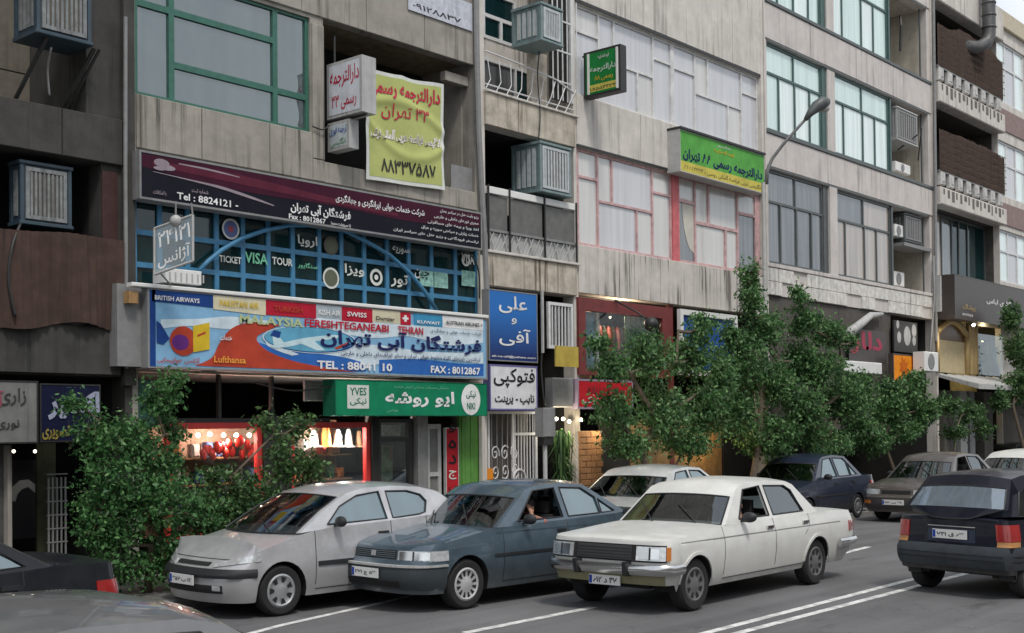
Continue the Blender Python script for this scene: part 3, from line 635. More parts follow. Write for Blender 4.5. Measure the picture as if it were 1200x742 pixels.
B(M_b7, [(.735, .80), (.835, .80), (.835, .985), (.735, .985)], 3); B(M_TXW, [(.835, .80), (.985, .80), (.985, .985), (.835, .985)], 3)
# red sweep, jet, rings
B(M_b6, S([(.11, .05), (.15, .16), (.17, .36), (.20, .56), (.25, .66), (.33, .66)]) + S([(.30, .58), (.265, .46), (.29, .30), (.36, .17), (.46, .09), (.55, .045)]), 4)
B(M_b3, S([(.33, .60), (.30, .50), (.29, .38), (.32, .30), (.36, .24)]) + S([(.38, .26), (.34, .34), (.315, .42), (.33, .52), (.36, .60)]), 4)
ring = [(.415 + .135 * math.cos(a), .475 + .19 * math.sin(a)) for a in [i * math.pi / 16 for i in range(32)]]
B(M_b3, ring, 5); B(M_b1, [(.415 + (u - .415) * .97, .475 + (v - .475) * .95) for u, v in ring], 6); B(tmat('print lake blue', (.12, .36, .52)), [(.412 + (u - .415) * .94, .48 + (v - .475) * .9) for u, v in ring], 7)
M_JET = tmat('print pale jet', (.52, .68, .72))
B(M_JET, S([(.30, .36), (.34, .42), (.40, .50), (.47, .56), (.50, .565)]) + S([(.505, .545), (.47, .50), (.40, .43), (.35, .36), (.31, .33)]), 8)
B(M_JET, [(.37, .44), (.43, .33), (.455, .335), (.42, .47)], 9); B(M_JET, [(.31, .36), (.305, .52), (.32, .52), (.34, .40)], 9); B(M_b1, [(.30, .50), (.31, .58), (.33, .56), (.325, .47)], 10)
B(M_b6, [(.48, .38), (.52, .47), (.53, .50), (.515, .42), (.49, .36)], 10)
B(M_b6, [(.082 + .032 * math.cos(a), .36 + .19 * math.sin(a)) for a in [i * math.pi / 12 for i in range(24)]], 5); B(M_b8, [(.075 + .02 * math.cos(a), .34 + .10 * math.sin(a)) for a in [i * math.pi / 12 for i in range(24)]], 6)
B(M_b9, [(.105, .22), (.145, .27), (.145, .62), (.105, .56)], 7); B(M_b6, [(.115, .42), (.135, .47), (.135, .50), (.115, .45)], 8)
B(M_b1, [(.02, .32), (.035, .30), (.05, .38), (.03, .56), (.02, .60)], 5)
def bt(s, u0, u1, v0, v1, m, p=False, bold=.02): st(s, u0, u1, v0, v1, m, p, sg, bold, ys - .020)
bt('BRITISH AIRWAYS', .015, .12, .86, .92, M_TXW); bt('PAKISTAN AIR', .17, .27, .85, .93, M_b9); bt('TURKISH', .31, .39, .84, .92, M_b6); bt('KISH AIR', .435, .50, .84, .92, M_TXW); bt('SWISS', .52, .58, .85, .92, M_TXW)
bt('Dornier', .61, .67, .83, .89, M_INK); bt('KUWAIT', .745, .825, .83, .88, M_TXW); bt('AUSTRIAN AIRLINES >', .845, .98, .85, .91, M_INK)
bt('FERESHTEGANEABI', .395, .65, .655, .765, M_b5, bold=.03); bt('TEHRAN', .68, .765, .655, .765, M_b5, bold=.03)
bt('MALAYSIA', .22, .39, .64, .76, mat('print lime', (.40, .48, .25), .6), bold=.03)
M_NAVY = tmat('navy sign lettering', (.015, .02, .10))
bt('فرشتگان آبی تهران', .44, .975, .38, .67, M_NAVY, True, .03); bt('شرکت خدمات هوایی و جهانگردی', .79, .975, .70, .77, M_NAVY, True, .01)
bt('ارزانترین بلیتهای کلیه خطوط هوایی ایران و سایر ایرلاینهای داخلی و خارجی', .50, .97, .27, .35, M_NAVY, True, .01)
bt('TEL : 88041 10', .43, .66, .07, .19, M_TXW, bold=.03); bt('FAX : 8012867', .79, .97, .07, .19, M_TXW, bold=.03); bt('Lufthansa', .155, .235, .10, .19, mat('print orange', (.75, .3, .04), .6), bold=.02); bt('خدمات', .17, .20, .40, .47, M_TXW, True); bt('آژانس هواپیمایی', .02, .12, .06, .15, M_b6, True)
# small yellow connection box behind
tag(tbox('junction_box', M_WOOD, None, X(152, 345, YB), X(163, 345, YB), YB + .02, YB + .15, Z((155, 355), Y=YB), Z((155, 341), Y=YB)), 'small brown junction box at the left end of the big blue sign', 'box')
# hanging wire sign + lamp + white box
YH = D - .75
x0, x1 = X(181, 290, YH), X(222, 290, YH - .5); 
hs = thing('hanging_sign', 'small wire-framed glass sign hanging before the blue window', 'sign', (x0, YH, 4))
a, b, c, d = P(181, 268, YH), P(226, 252, YH - .45), P(226, 306, YH - .45), P(181, 322, YH)
q = MB(); 
for s, e in ((a, b), (b, c), (c, d), (d, a)): q.tube([s, e], .018, 6)
q.build('frame', M_LGREY, hs)
q = MB(); q.quad(a, b, c, d); q.build('face', glass('smoky sign glass', (.5, .6, .6), .75, .08, .05, (.2, .28, .3)), hs, fixn=False)
ux = (b - a); uz = (d - a)
text('۲۴۱۲۱', M_TXW, hs, .08, .92, -.45, -.12, 0, persian=True, frame=(a + Vector((0, -.012, 0)), ux, -uz)); text('آژانس', M_TXW, hs, .08, .92, -.92, -.55, 0, persian=True, frame=(a + Vector((0, -.012, 0)), ux, -uz))
q = MB(); q.tube([P(206, 236, YH - .2), P(206, 262, YH - .2)], .012, 6); q.tube([P(224, 238, YH - .45), P(226, 254, YH - .45)], .012, 6); q.tube([P(188, 320, YH), P(200, 334, YH + .3)], .012, 6); q.build('bracket', M_GREY, hs)
q = MB(); q.ball(P(206, 259, YH - .25), (.08, .08, .08), 12, 8); tag(q.build('globe_lamp', M_LGREY, None, smooth=True), 'white globe lamp hanging above the wire-framed sign', 'lamp')
x0, x1, z0, z1 = R4(196, 318, 336, 238, 322, 340, YB)
cb = thing('condenser_box', 'white louvred box resting on top of the big blue sign', 'box', (x0, YB, z0)); tbox('casing', M_WHITE, cb, x0, x1, YB + .03, YB + .35, z0 + .07, z1 + .05, b=.01)
q = MB(); [q.box(x0 + .05 + i * .09, x0 + .07 + i * .09, YB + .02, YB + .03, z0 + .1, z1) for i in range(7)]; q.build('louvre', M_LGREY, cb)

# yellow-green banner (cloth with folds)
YN = D - .10
a, b, c, d = P(427, 79, YN), P(519, 99, YN), P(521, 223, YN), P(429, 210, YN)
def bn(u, v, off=0):
    p = (a * (1 - u) + b * u) * v + (d * (1 - u) + c * u) * (1 - v)
    fold = .035 * math.exp(-((v - .75 + .5 * (u - .35) ** 2) / .05) ** 2) + .03 * math.exp(-((v - .25 - .9 * (u - .6) ** 2) / .05) ** 2) + .02 * math.sin(u * 9 + v * 5)
    top = -.05 * math.sin(math.pi * u) ** 2 * max(0, v - .8) * 3 * abs(math.sin(2.2 * math.pi * u))
    return Vector((p.x, YN - fold - off, p.z + top))
bnr = thing('cloth_banner', 'yellow green cloth banner with red Persian lettering and number 33', 'banner', tuple(d))
def bgrid(u0, u1, v0, v1, m, off, name, n=64):
    q = MB(); vs = [bn(u0 + (u1 - u0) * i / n, v0 + (v1 - v0) * j / n, off) for j in range(n + 1) for i in range(n + 1)]
    q.add(vs, [(j * (n + 1) + i, j * (n + 1) + i + 1, (j + 1) * (n + 1) + i + 1, (j + 1) * (n + 1) + i) for j in range(n) for i in range(n)]); return q.build(name, m, bnr, smooth=True, fixn=False)
bgrid(0, 1, 0, 1, mat('banner white hem', (.62, .64, .60), .8), 0, 'hem'); bgrid(.035, .965, .035, .965, mat('lime banner cloth', (.42, .46, .15), .8, var=.08, scale=4), .004, 'cloth')
def btext(s, u0, u1, v0, v1, m, p=True, bold=.03):
    vs, fs = glyphs(fa(s), bold); A = min(v[0] for v in vs); Bq = max(v[0] for v in vs); C_ = min(v[1] for v in vs); Dq = max(v[1] for v in vs)
    q = MB(); q.add([bn(u0 + (u1 - u0) * (v[0] - A) / (Bq - A), v0 + (v1 - v0) * (v[1] - C_) / (Dq - C_), .016) for v in vs], fs); q.build('lettering', m, bnr, fixn=False)
M_BR = mat('banner red lettering', (.45, .015, .05), .7, var=.05); M_BW = mat('banner white lettering', (.75, .72, .68), .7, var=.05)
btext('دارالترجمه رسمی', .05, .95, .76, .93, M_BR); btext('۳۳ تهران', .2, .8, .57, .72, M_BR, bold=.008); btext('انگلیسی فرانسه عربی آلمانی ترکی', .05, .95, .37, .49, M_BW, bold=.05); btext('انگلیسی فرانسه عربی آلمانی ترکی', .055, .945, .38, .48, M_INK, bold=0); btext('۸۸۳۳۷۵۸۷', .17, .87, .09, .23, M_INK, bold=.02)
# white projecting sign and the small one below
def projecting(name, label, pa, pb, Y0, px_in, px_out, yt, yb, dep, face, box, txts, group=None):
    """double-faced sign standing out from the wall; pixel x of wall edge and outer edge give its reach"""
    xw = X(px_in, (yt[0] + yb[0]) / 2, Y0)
    r = ray(px_out, (yt[1] + yb[1]) / 2); t_ = xw / r.x; Yo = r.y * t_
    zt_ = (P(px_in, yt[0], Y0).z + P(px_out, yt[1], Yo).z) / 2; zb_ = (P(px_in, yb[0], Y0).z + P(px_out, yb[1], Yo).z) / 2
    t = thing(name, label, 'sign', (xw, Y0, zb_), group)
    q = MB(); q.box(xw + .002, xw + dep, Yo, Y0, zb_, zt_); q.build('cabinet', box, t)
    q = MB(); e = .05; q.quad((xw - .002, Y0 - e, zb_ + e), (xw - .002, Yo + e, zb_ + e), (xw - .002, Yo + e, zt_ - e), (xw - .002, Y0 - e, zt_ - e)); q.build('face', face, t, fixn=False)
    L_ = Y0 - Yo; H_ = zt_ - zb_
    for s, u0, u1, v0, v1, m, p in txts:
        text(s, m, t, u0, u1, v0, v1, 0, persian=p, frame=(Vector((xw - .006, Y0, zb_)), Vector((0, -L_, 0)), Vector((0, 0, H_))))
    return t, xw, Yo, zb_, zt_
t, xw, Yo, zb_, zt_ = projecting('projecting_sign', 'white projecting box sign with red Persian lettering beside the lime banner', 0, 0, D + .12, 383, 424, (76, 64), (140, 131), .30, tmat('white acrylic', (.60, .62, .66)), M_LGREY,
    [('دارالترجمه', .1, .93, .52, .88, M_BR, True), ('رسمی ۳۳', .15, .85, .12, .42, M_BR, True)])
q = MB(); q.tube([(xw + .15, D + .1, zt_ + .02), (xw + .15, D + .1, zt_ + .5)], .02, 6); q.tube([(xw + .1, Yo, zb_ - .03), (xw + .1, D + .3, zb_ - .03)], .02, 6); q.build('bracket', M_BLACK, t)
t, xw, Yo, zb_, zt_ = projecting('projecting_sign', 'small pale projecting sign with blue lettering below the white one', 0, 0, D + .12, 384, 409, (145, 139), (178, 173), .2, tmat('pale acrylic', (.50, .54, .56)), M_LGREY,
    [('ترجمه فوری', .1, .9, .5, .85, tmat('blue lettering', (.05, .12, .35)), True), ('انگلیسی', .15, .85, .12, .4, tmat('green lettering', (.1, .25, .1)), True)])
x0, x1, z0, z1 = R4(529, 192, 220, 555, 198, 226, D + .05); tag(tbox('grey_board', M_GREY, None, x0, x1, D + .06, D + .08, z0, z1), 'small grey board leaning at the recess right of the lime banner', 'board')
pipe('dark drain pipe running down between the beige and the pale building', [P(557, -80, D - .1), P(558.5, 60, D - .1), P(561, 160, D - .1), P(566, 250, D - .1), P(570.5, 345, D - .1)], .055, M_GREY)
q = MB(); [q.bar(P(a, b, D - .06), P(c, d, D - .06), .012, .012) for a, b, c, d in ((555, 2, 557, 5),)]

# ---------------------------------------------------------------- street level of building B
def dtext(t, s, r, m, y, persian=True, bold=.02): text(s, m, t, *r, y, bold=bold, persian=persian)
# green shop sign
YG = D - .40
x0, x1, z0, z1 = R4(393, 446, 487, 571, 448, 488, YG); Wd, Hd = x1 - x0, z1 - z0
sg, f = sign('shop_sign', 'green shop sign with white Persian script and round white emblem', x0, x1, z0, z1, YG, .3, tmat('green sign film', (.008, .20, .095)), tmat('green cabinet', (.01, .12, .07)), rim=.015); ys = YG + .003
st('ایو روشه', .30, .76, .25, .72, M_TXW, True, sg, .03, ys - .004); st('نمایندگی محصولات بهداشتی آرایشی فرانسه', .36, .72, .78, .88, M_GTX, True, sg, .005, ys - .004); st('طراحی', .31, .38, .10, .2, M_GTX, True, sg, .005, ys - .004)
poly(M_WTX, sg, [U(*p) for p in ((.07, .2), (.20, .2), (.20, .85), (.07, .85))], ys - .002)
st('YVES', .085, .185, .56, .78, tmat('green film dark', (.01, .15, .08)), False, sg, .02, ys - .004); st('نیکی', .085, .185, .28, .50, tmat('green film dark', (.01, .15, .08)), True, sg, .02, ys - .004)
cc = U(.88, .5); poly(M_TXW, sg, [(cc[0] + .24 * math.cos(a), cc[1] + .27 * math.sin(a)) for a in [i * math.pi / 16 for i in range(32)]], ys - .002)
st('نیکی', .845, .915, .52, .78, tmat('green film dark', (.01, .15, .08)), True, sg, .03, ys - .004); st('NIKI', .85, .91, .2, .4, tmat('green film dark', (.01, .15, .08)), False, sg, .03, ys - .004)
tbox('transom', M_BLACK, bB, sx0, X(392, 460), D + .12, D + .2, Z((300, 497)), Z((300, 490)))
for a in (262, 324): tbox('transom_post', M_BLACK, bB, X(a, 460), X(a, 460) + .05, D + .125, D + .19, Z((300, 490)) + .002, sz1)
tbox('transom_board', M_GREY, bB, X(362, 460), X(390, 460), D + .1, D + .14, Z((375, 470)), Z((375, 446)))
tbox('green_poster', mat('dull green poster', (.03, .10, .08), .6, var=.3), bB, X(163, 460), X(185, 460), D + .05, D + .06, Z((170, 500)), Z((170, 445)))
# red framed display windows
zsT = Z((300, 496), (435, 494)); zsB = .55
def shopwin(a, b, label_m, m=M_RED, z0=zsB, z1=zsT, y=D + .1, fw=.09):
    xa, xb = X(a, 540), X(b, 540)
    return window(bB, (xa, xb, z0, z1), [(xa + fw / 2, xb - fw / 2, z0 + fw / 2, z1 - fw / 2)], y, m, G_SHOP, fw, .08, 'shop_window'), xa, xb
w1, a1, b1 = shopwin(200, 312, 0); w2, a2, b2 = shopwin(345, 439, 0)
tbox('stall_riser', M_DRED, bB, a1, b2, D + .05, D + .25, .12, zsB - .005); tbox('pilaster', M_BLACK, bB, b1 + .003, a2 - .003, D + .06, D + .22, zsB, zsT + .1)
tbox('pilaster', M_DARK, bB, b2 + .003, X(447, 540), D + .05, D + .22, .12, zsT + .2)
# display back shelves & goods
M_BACKD = mat('warm display back board', (.34, .24, .17), .8, var=.4, scale=6)
tbox('display_back', M_BACKD, bB, a1, b2, D + .95, D + .98, zsB, zsT + .05)
for zz in (.9, 1.3, 1.7): tbox('display_shelf', M_WOOD, bB, a1 + .02, b2, D + .55, D + .94, zz, zz + .025)
rn = random.Random(11)
gcol = [mat('goods ' + n, c, .5, var=.1) for n, c in (('red', (.5, .04, .03)), ('white', (.6, .58, .55)), ('dark', (.04, .035, .03)), ('tan', (.36, .22, .12)), ('brown', (.13, .07, .04)), ('orange', (.55, .2, .05)), ('green', (.08, .22, .1)), ('blue', (.06, .12, .3)))]
gm = []
for m in gcol:
    q = MB(); q.bev(-.07, .07, -.06, .06, 0, .2, .03); o = q.build('handbag', m, None); 
    o.hide_render = False; gm.append((o.data, m)); bpy.data.objects.remove(o)
gname = {m.name: n for (me, m), n in zip(gm, ('red', 'white', 'black', 'tan', 'brown', 'orange', 'green', 'blue'))}
for zz, shn in ((.575, 'bottom'), (.925, 'second'), (1.325, 'third'), (1.725, 'top')):
    xx = a1 + .15; kk = 0
    while xx < b2 - .1:
        me, mm_ = rn.choice(gm) if zz > .6 else gm[rn.choice((2, 4, 0))]; kk += 1; o = bpy.data.objects.new('packed_goods', me); COL.objects.link(o); s = rn.uniform(.8, 1.5)
        o.location = (xx, D + .72 + rn.uniform(-.06, .06), zz + .001); o.scale = (s, 1, rn.uniform(.7, 1.3)); o.rotation_euler = (0, 0, rn.uniform(-.3, .3))
        tag(o, '%s packed goods on the %s shelf behind the red-framed shop window' % (gname[mm_.name], shn), 'goods', 'goods on the shop window shelves'); xx += rn.uniform(.17, .3)
def cone_hat(px, py, w, h, m, label):
    c = P(px, py, D + .45); o = MB(); o.lathe(c, [(w, 0), (w * .95, .012), (w * .5, .03), (w * .42, h * .6), (w * .25, h * .95), (.01, h)], 12); tag(o.build('sun_hat', m, None, smooth=True), label, 'hat', 'hats hung in the shop window')
for i, (px, py, w, h, m) in enumerate(((368, 524, .15, .28, 1), (382, 524, .18, .34, 5), (396, 524, .15, .3, 1), (409, 524, .14, .3, 1), (421, 524, .13, .28, 3), (432, 524, .12, .27, 1))):
    cone_hat(px, py, w, h, gcol[m], ('orange' if m == 5 else 'tan' if m == 3 else 'white') + ' pointed sun hat hanging in the red-framed window')
LAMPS = []
def bulb(px, py, Y, r=.035, s=9, label='small lit lamp in the shop window', col=(1, .86, .62)):
    q = MB(); q.ball(P(px, py, Y), r, 8, 6); tag(q.build('lit_bulb', lit('warm lit bulb %g' % s, col, s), None, smooth=True), label, 'lamp', 'lit lamps of the shops')
def plamp(px, py, Y, e, col=(1, .82, .6), r=.03):
    l = bpy.data.lights.new('shop_lamp', 'POINT'); l.energy = e; l.color = col; l.shadow_soft_size = r; o = bpy.data.objects.new('shop_lamp', l); COL.objects.link(o); o.location = P(px, py, Y)
for px in (232, 246, 262, 277, 292, 303): bulb(px, 509 + (px % 3), D + .3, .035, 8)
plamp(265, 515, D + .4, 40, (1, .62, .5)); plamp(400, 512, D + .3, 45, (1, .9, .8)); plamp(365, 512, D + .3, 40, (1, .9, .8))
x0, x1, z0, z1 = R4(236, 514, 536, 300, 514, 536, D + .35)
for i in range(16):
    a = x0 + (x1 - x0) * i / 16; q = MB(); q.ball((a + .05, D + .4 + rn.uniform(-.04, .04), z0 + rn.uniform(0, .25)), (.06, .05, .09), 6, 5); tag(q.build('red_ornament', mat('glossy red ornament', (.6, .03, .02), .3), None, smooth=True), 'red ornaments hanging in the lit left shop window', 'ornament', 'red ornaments in the shop window')
# door
xa, xb = X(447, 540), X(489, 540); zd = Z((468, 515)); zt2 = Z((468, 491))
window(bB, (xa, xb, .12, zt2), [(xa + .05, xb - .05, .14, zd), (xa + .05, xb - .05, zd, zt2 - .02)], D + .1, M_BLACK, G_SHOP, .08, .06, 'door')
tbox('entrance_poster', mat('green and red poster', (.16, .26, .12), .7, var=.6, scale=9, mottled=(.35, .08, .05)), bB, xa + .25, xb - .1, D + .5, D + .51, .4, zd - .1)
tbox('entrance_screen', mat('pale printed transom', (.45, .45, .40), .6, var=.5, scale=12), bB, xa + .1, xb - .1, D + .3, D + .31, zd + .06, zt2 - .1)
# stair door in white frame, red board, green door
xa, xb = X(503, 540), X(521, 540); zt2 = Z((510, 497)); zm = Z((512, 556))
window(bB, (xa, xb, .12, zt2), [(xa + .06, xb - .04, .2, zm), (xa + .06, xb - .04, zm, zt2 - .05)], D + .08, M_LGREY, [mat('grey door panel', (.16, .16, .15), .6, var=.2)] * 2, .07, .06, 'door')
tbox('door_post', M_GREY, bB, X(491, 540), xa - .004, D + .02, D + .2, .12, zt2 + .15)
xa, xb = X(522.5, 540), X(538, 540)
sg_, f_ = sign('vertical_board', 'narrow red upright board with white lettering beside the green door', xa, xb, Z((530, 602)), Z((530, 501)), D - .0, .06, tmat('red board film', (.42, .02, .03)), M_LGREY, rim=.02)
for i, s in enumerate('ابجدهو'): text(s, M_WTX if i == 2 else M_TXK, sg_, xa + .07, xb - .07, Z((530, 598)) + i * .27, Z((530, 598)) + i * .27 + .16, D - .002, persian=True)
xa, xb = X(541, 540), X(569, 540); t = tbox('metal_door', M_GREEN, bB, xa, xb, D + .05, D + .1, .12, sz1 - .05, label='green metal door')
q = MB(); q.plate((xa + .05, xb - .05, .2, sz1 - .2), [(xa + .1, (xa + xb) / 2 - .03, .3, sz1 - .3), ((xa + xb) / 2 + .03, xb - .1, .3, sz1 - .3)], D + .035, D + .052); q.build('door_trim', M_GREEN, t)
# ---------------------------------------------------------------- shop signs and doorway of building A
x0, x1, z0, z1 = 5.2, X(45, 480, D - .3), Z((22, 520), Y=D - .3), Z((22, 446), Y=D - .3)
Wd, Hd = x1 - x0, z1 - z0
sg, f = sign('shop_sign', 'grimy white shop sign at the left edge with faint lettering', x0, x1, z0, z1, D - .3, .25, mat('grimy ribbed acrylic', (.17, .17, .16), .6, var=.2, scale=4, streak=1.2), M_BLACK, rim=.02)
M_PNK = tmat('faded pink lettering', (.28, .07, .10)); M_FK = tmat('faded black lettering', (.05, .05, .05))
r0 = x1 - 1.35
text('زاری', M_FK, sg, x1 - .52, x1 - .16, z0 + .60 * Hd, z0 + .88 * Hd, D - .304, persian=True); text('آرایش', M_PNK, sg, x1 - 1.1, x1 - .45, z0 + .52 * Hd, z0 + .84 * Hd, D - .306, persian=True); text('نوری', M_FK, sg, x1 - .55, x1 - .25, z0 + .22 * Hd, z0 + .38 * Hd, D - .304, persian=True)
x0, x1, z0, z1 = R4(47, 449, 519, 118, 451, 517, D - .3)
sg, f = sign('shop_sign', 'dark navy shop sign with large white Persian word and yellow words below', x0, x1, z0, z1, D - .3, .25, tmat('night blue film', (.008, .010, .035)), M_BLACK, rim=.02)
w = x1 - x0; h = z1 - z0
text('اکسیر', mat('blue white lettering', (.30, .32, .42), .6), sg, x0 + .12 * w, x0 + .98 * w, z0 + .38 * h, z0 + .88 * h, D - .306, bold=.05, persian=True)
text('تصویری', mat('dull yellow lettering', (.25, .20, .03), .6), sg, x0 + .03 * w, x0 + .48 * w, z0 + .04 * h, z0 + .28 * h, D - .306, bold=.03, persian=True); text('بازی', mat('dull white lettering', (.2, .2, .16), .6), sg, x0 + .6 * w, x0 + .9 * w, z0 + .06 * h, z0 + .28 * h, D - .306, bold=.03, persian=True)
tbox('column', M_CONC_B, bA, X(9, 560), X(14, 560), D + .0, D + .25, .12, Z((10, 522))); tbox('shop_panel', mat('striped grey shutter', (.07, .07, .068), .7, var=.3, scale=4), bA, 5, X(8.5, 560), D + .1, D + .14, .12, Z((10, 522)))
tbox('display_curtain', mat('olive curtain', (.035, .038, .018), .8, var=.4, scale=4, streak=1), bA, X(66, 560), X(88, 560), D + .5, D + .55, .12, zs1)
tbox('ceiling_light_panel', mat('dim yellow panel', (.20, .17, .08), .6), bA, X(18, 540), X(38, 540), D + .9, D + .95, Z((28, 548), Y=D + .9), Z((28, 530), Y=D + .9))
q = MB()
for i in range(5): xx = X(70 + i * 5, 600); q.box(xx, xx + .02, D + .3, D + .32, .12, Z((80, 560)))
for i in range(8): q.box(X(69, 600), X(93, 600), D + .296, D + .324, .3 + i * .18, .315 + i * .18)
q.build('door_grille', M_GREY, bA)
x_, z_ = X(28, 605, D + .8), Z((28, 640), Y=D + .8)
hp = thing('wall_poster', 'poster with a white horse head in the dark left doorway', 'poster', (x_, D + .8, z_)); tbox('sheet', mat('black poster print', (.02, .02, .025), .6), hp, x_ - .28, x_ + .28, D + .8, D + .81, z_ + .1, z_ + 1.15)
c = Vector((x_, 0, z_ + .75)); poly(mat('poster white print', (.40, .40, .38), .6), hp, [(x_ + a, z_ + .72 + b) for a, b in ((-.18, -.1), (-.16, .08), (-.06, .16), (.06, .17), (.16, .10), (.2, -.04), (.14, .0), (.06, .07), (-.03, .04), (-.09, -.02), (-.12, -.12))], D + .796)
for px in (16, 41): bulb(px, 529, D + .1, .022, 4, 'tiny lit downlight at the left shop doorway')

for lb, pts, r in (('thin black cable sagging across the recess beside the white projecting sign', [P(366, 148, D - .08), P(378, 152, D - .1), P(386, 147, D - .12)], .012),
    ('black cable clipped along the lower edge of the dark maroon sign', [P(540, 294, D - .1), P(552, 299, D - .1), P(561, 318, D - .1), P(562, 350, D - .1)], .014),
    ('grey cable drooping under the big blue sign to the green sign', [P(300, 449, D - .2), P(345, 458, D - .2), P(392, 452, D - .3)], .014),
    ('dark hose looping below the left balcony cooler', [P(24, 262, D - .1), P(14, 290, D - .2), P(10, 330, D - .2), P(18, 372, D - .2)], .02),
    ('pale water hose dropping from the top left cooler', [P(60, 56, D - .2), P(56, 80, D + .1), P(58, 112, D + .2)], .014),
    ('bundle of black cable hanging beside the barred window cage', [P(634, 352, D - .1), P(637, 390, D - .12), P(634, 430, D - .1), P(638, 475, D - .2)], .022),
    ('thin cable running down from the upper teal cooler', [P(632, 60, D - .15), P(630, 90, D - .05), P(633, 135, D - .1), P(631, 165, D - .1)], .012)):
    q = MB(); q.tube(smooth([tuple(p) for p in pts], 5), r, 6); tag(q.build('cable', M_BLACK if 'pale' not in lb else M_LGREY, None, smooth=True), lb, 'cable')
# ================================================================ BUILDING C: pale concrete, Mondrian windows
bC = thing('office_building', 'pale concrete building with pink framed windows and white shaded windows', 'building', (21, D, 0))
XC0, XN, XC1 = XB1 + .003, X(675, 250), X(895, 250)
l1t, l1b = Z((563, 107), (674, 139)), Z((565, 146), (674, 173))
l2t, l2b = Z((573, 297), (676, 312)), Z((573, 337), (676, 345))
nb0, nb1 = XC0 + .12, XN - .06
wht, whb = Z((672, 8), (790, 50), (887, 84)), Z((673, 119.6), (793, 146.6), (887, 170))
pkt, pkb = Z((675, 178), (806, 206), (893, 226)), Z((677.7, 289), (850, 313.6))
c2b = Z((676, 343), (792, 357))
q = MB(); q.plate((XC0, XC1, 0, TOP), [(nb0, nb1, l1t, TOP - 2.5), (nb0, nb1, l2t, l1b), (XC0 + .1, XN - .1, .12, l2b - .01), (XN + .03, XC1 - .12, whb, wht), (XN + .03, XC1 - .12, pkb, pkt), (XN + .05, XC1 - .12, .12, c2b)], D, D + .3); q.build('wall', M_CONC_C, bC)
q = MB(); q.box(XC0, XC1, D + .31, BACK, TOP - .3, TOP); q.build('roof', M_CONC_C, bC); backwall(bC, XC0, XC1, M_CONC_C)
room(bC, nb0, nb1, l2t, l1b, D + .301, 1.5, M_DARK, 'recess'); room(bC, XC0 + .1, XN - .1, .12, l2b - .01, D + .301, 3, M_DARK, 'passage')
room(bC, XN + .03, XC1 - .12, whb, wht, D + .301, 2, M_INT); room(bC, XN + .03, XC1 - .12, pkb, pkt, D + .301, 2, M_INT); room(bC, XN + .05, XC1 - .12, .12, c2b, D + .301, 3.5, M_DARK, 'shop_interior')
# top bay: light back wall with two windows
q = MB(); YR = D + .9; zb0, zb1 = l1t, TOP - 2.5
h1 = (X(563, 30, YR) + .05, X(604, 40, YR), Z((563, 44), (602, 55), Y=YR), Z((563, -12), (602, 2), Y=YR)); h2 = (X(565, 90, YR), X(623, 100, YR), l1t + .15, Z((563.5, 66), (623, 85), Y=YR))
q.plate((nb0, nb1, zb0, zb1), [h1, h2], YR, YR + .1); q.build('recess_back_wall', M_CONC_CS, bC)
room(bC, nb0, nb1, zb0, zb1, D + .301, .6, M_INTW, 'recess')
bpy.data.objects.remove([o for o in bC.children if o.name.startswith('recess') and o.name != 'recess_back_wall' and 'back' not in o.name][-1])
q = MB()
q.quad((nb0 + .001, D + .3, zb0), (nb0 + .001, YR, zb0), (nb0 + .001, YR, zb1), (nb0 + .001, D + .3, zb1)); q.quad((nb1 - .001, D + .3, zb0), (nb1 - .001, YR, zb0), (nb1 - .001, YR, zb1), (nb1 - .001, D + .3, zb1)); q.quad((nb0, D + .3, zb0), (nb1, D + .3, zb0), (nb1, YR, zb0), (nb0, YR, zb0)); q.build('recess_side_wall', M_CONC_CS, bC, fixn=False)
window(bC, h1, rows(h1[0] + .03, h1[1] - .03, (h1[2] + .03, Z((563, 16), (602, 29), Y=YR), h1[3]), ([h1[0] + (h1[1] - h1[0]) * .55], [])), YR - .02, M_WHITEFR, [G_DARK] * 3, .07, .06)
window(bC, h2, rows(h2[0] + .03, h2[1] - .03, (h2[2] + .03, h2[3] - .03), ([h2[0] + (h2[1] - h2[0]) * .66],)), YR - .02, M_WHITEFR, [G_GREY, G_DARK], .05, .06)
panels(bC, XC0 + .1, nb1 + .02, l1b, l1t, D, 2.4, M_STAIN, .05, 'ledge_panel', seed=21); panels(bC, XC0 + .1, nb1 + .02, l2b, l2t, D, 2.6, M_STAIN, .05, 'ledge_panel', seed=22)
for zt_ in (l1t, l2t): tbox('ledge_cap', M_CONC_C, bC, XC0 + .1, XN + .02, D - .09, D + .1, zt_ + .002, zt_ + .05, b=.01)
# white rail with curved bars on the top balcony
rl = thing('balcony_railing', 'white bent-bar railing on the upper narrow balcony', 'railing', (nb0, D, l1t)); q = MB()
za, zb_ = l1t + .05, l1t + .5
q.tube([(nb0, D - .03, zb_ + .25), (nb0 + .9, D - .03, zb_ + .22), (nb1 - .6, D - .03, zb_ + .15), (nb1, D - .03, zb_)], .016, 6)
q.tube([(nb0, D - .03, za + .1), (nb1, D - .03, za + .1)], .014, 6); q.build('rail', M_WHITEFR, rl)
for i in range(9):
    u = i / 9; x = nb0 + (nb1 - nb0) * u; q = MB(); q.tube([(x, D - .03, za), (x + .12, D - .05, za + .2), (x + .05 + .35 * u, D - .03, zb_ + .2 - .15 * u)], .010, 5); q.build('baluster', M_WHITEFR, rl)
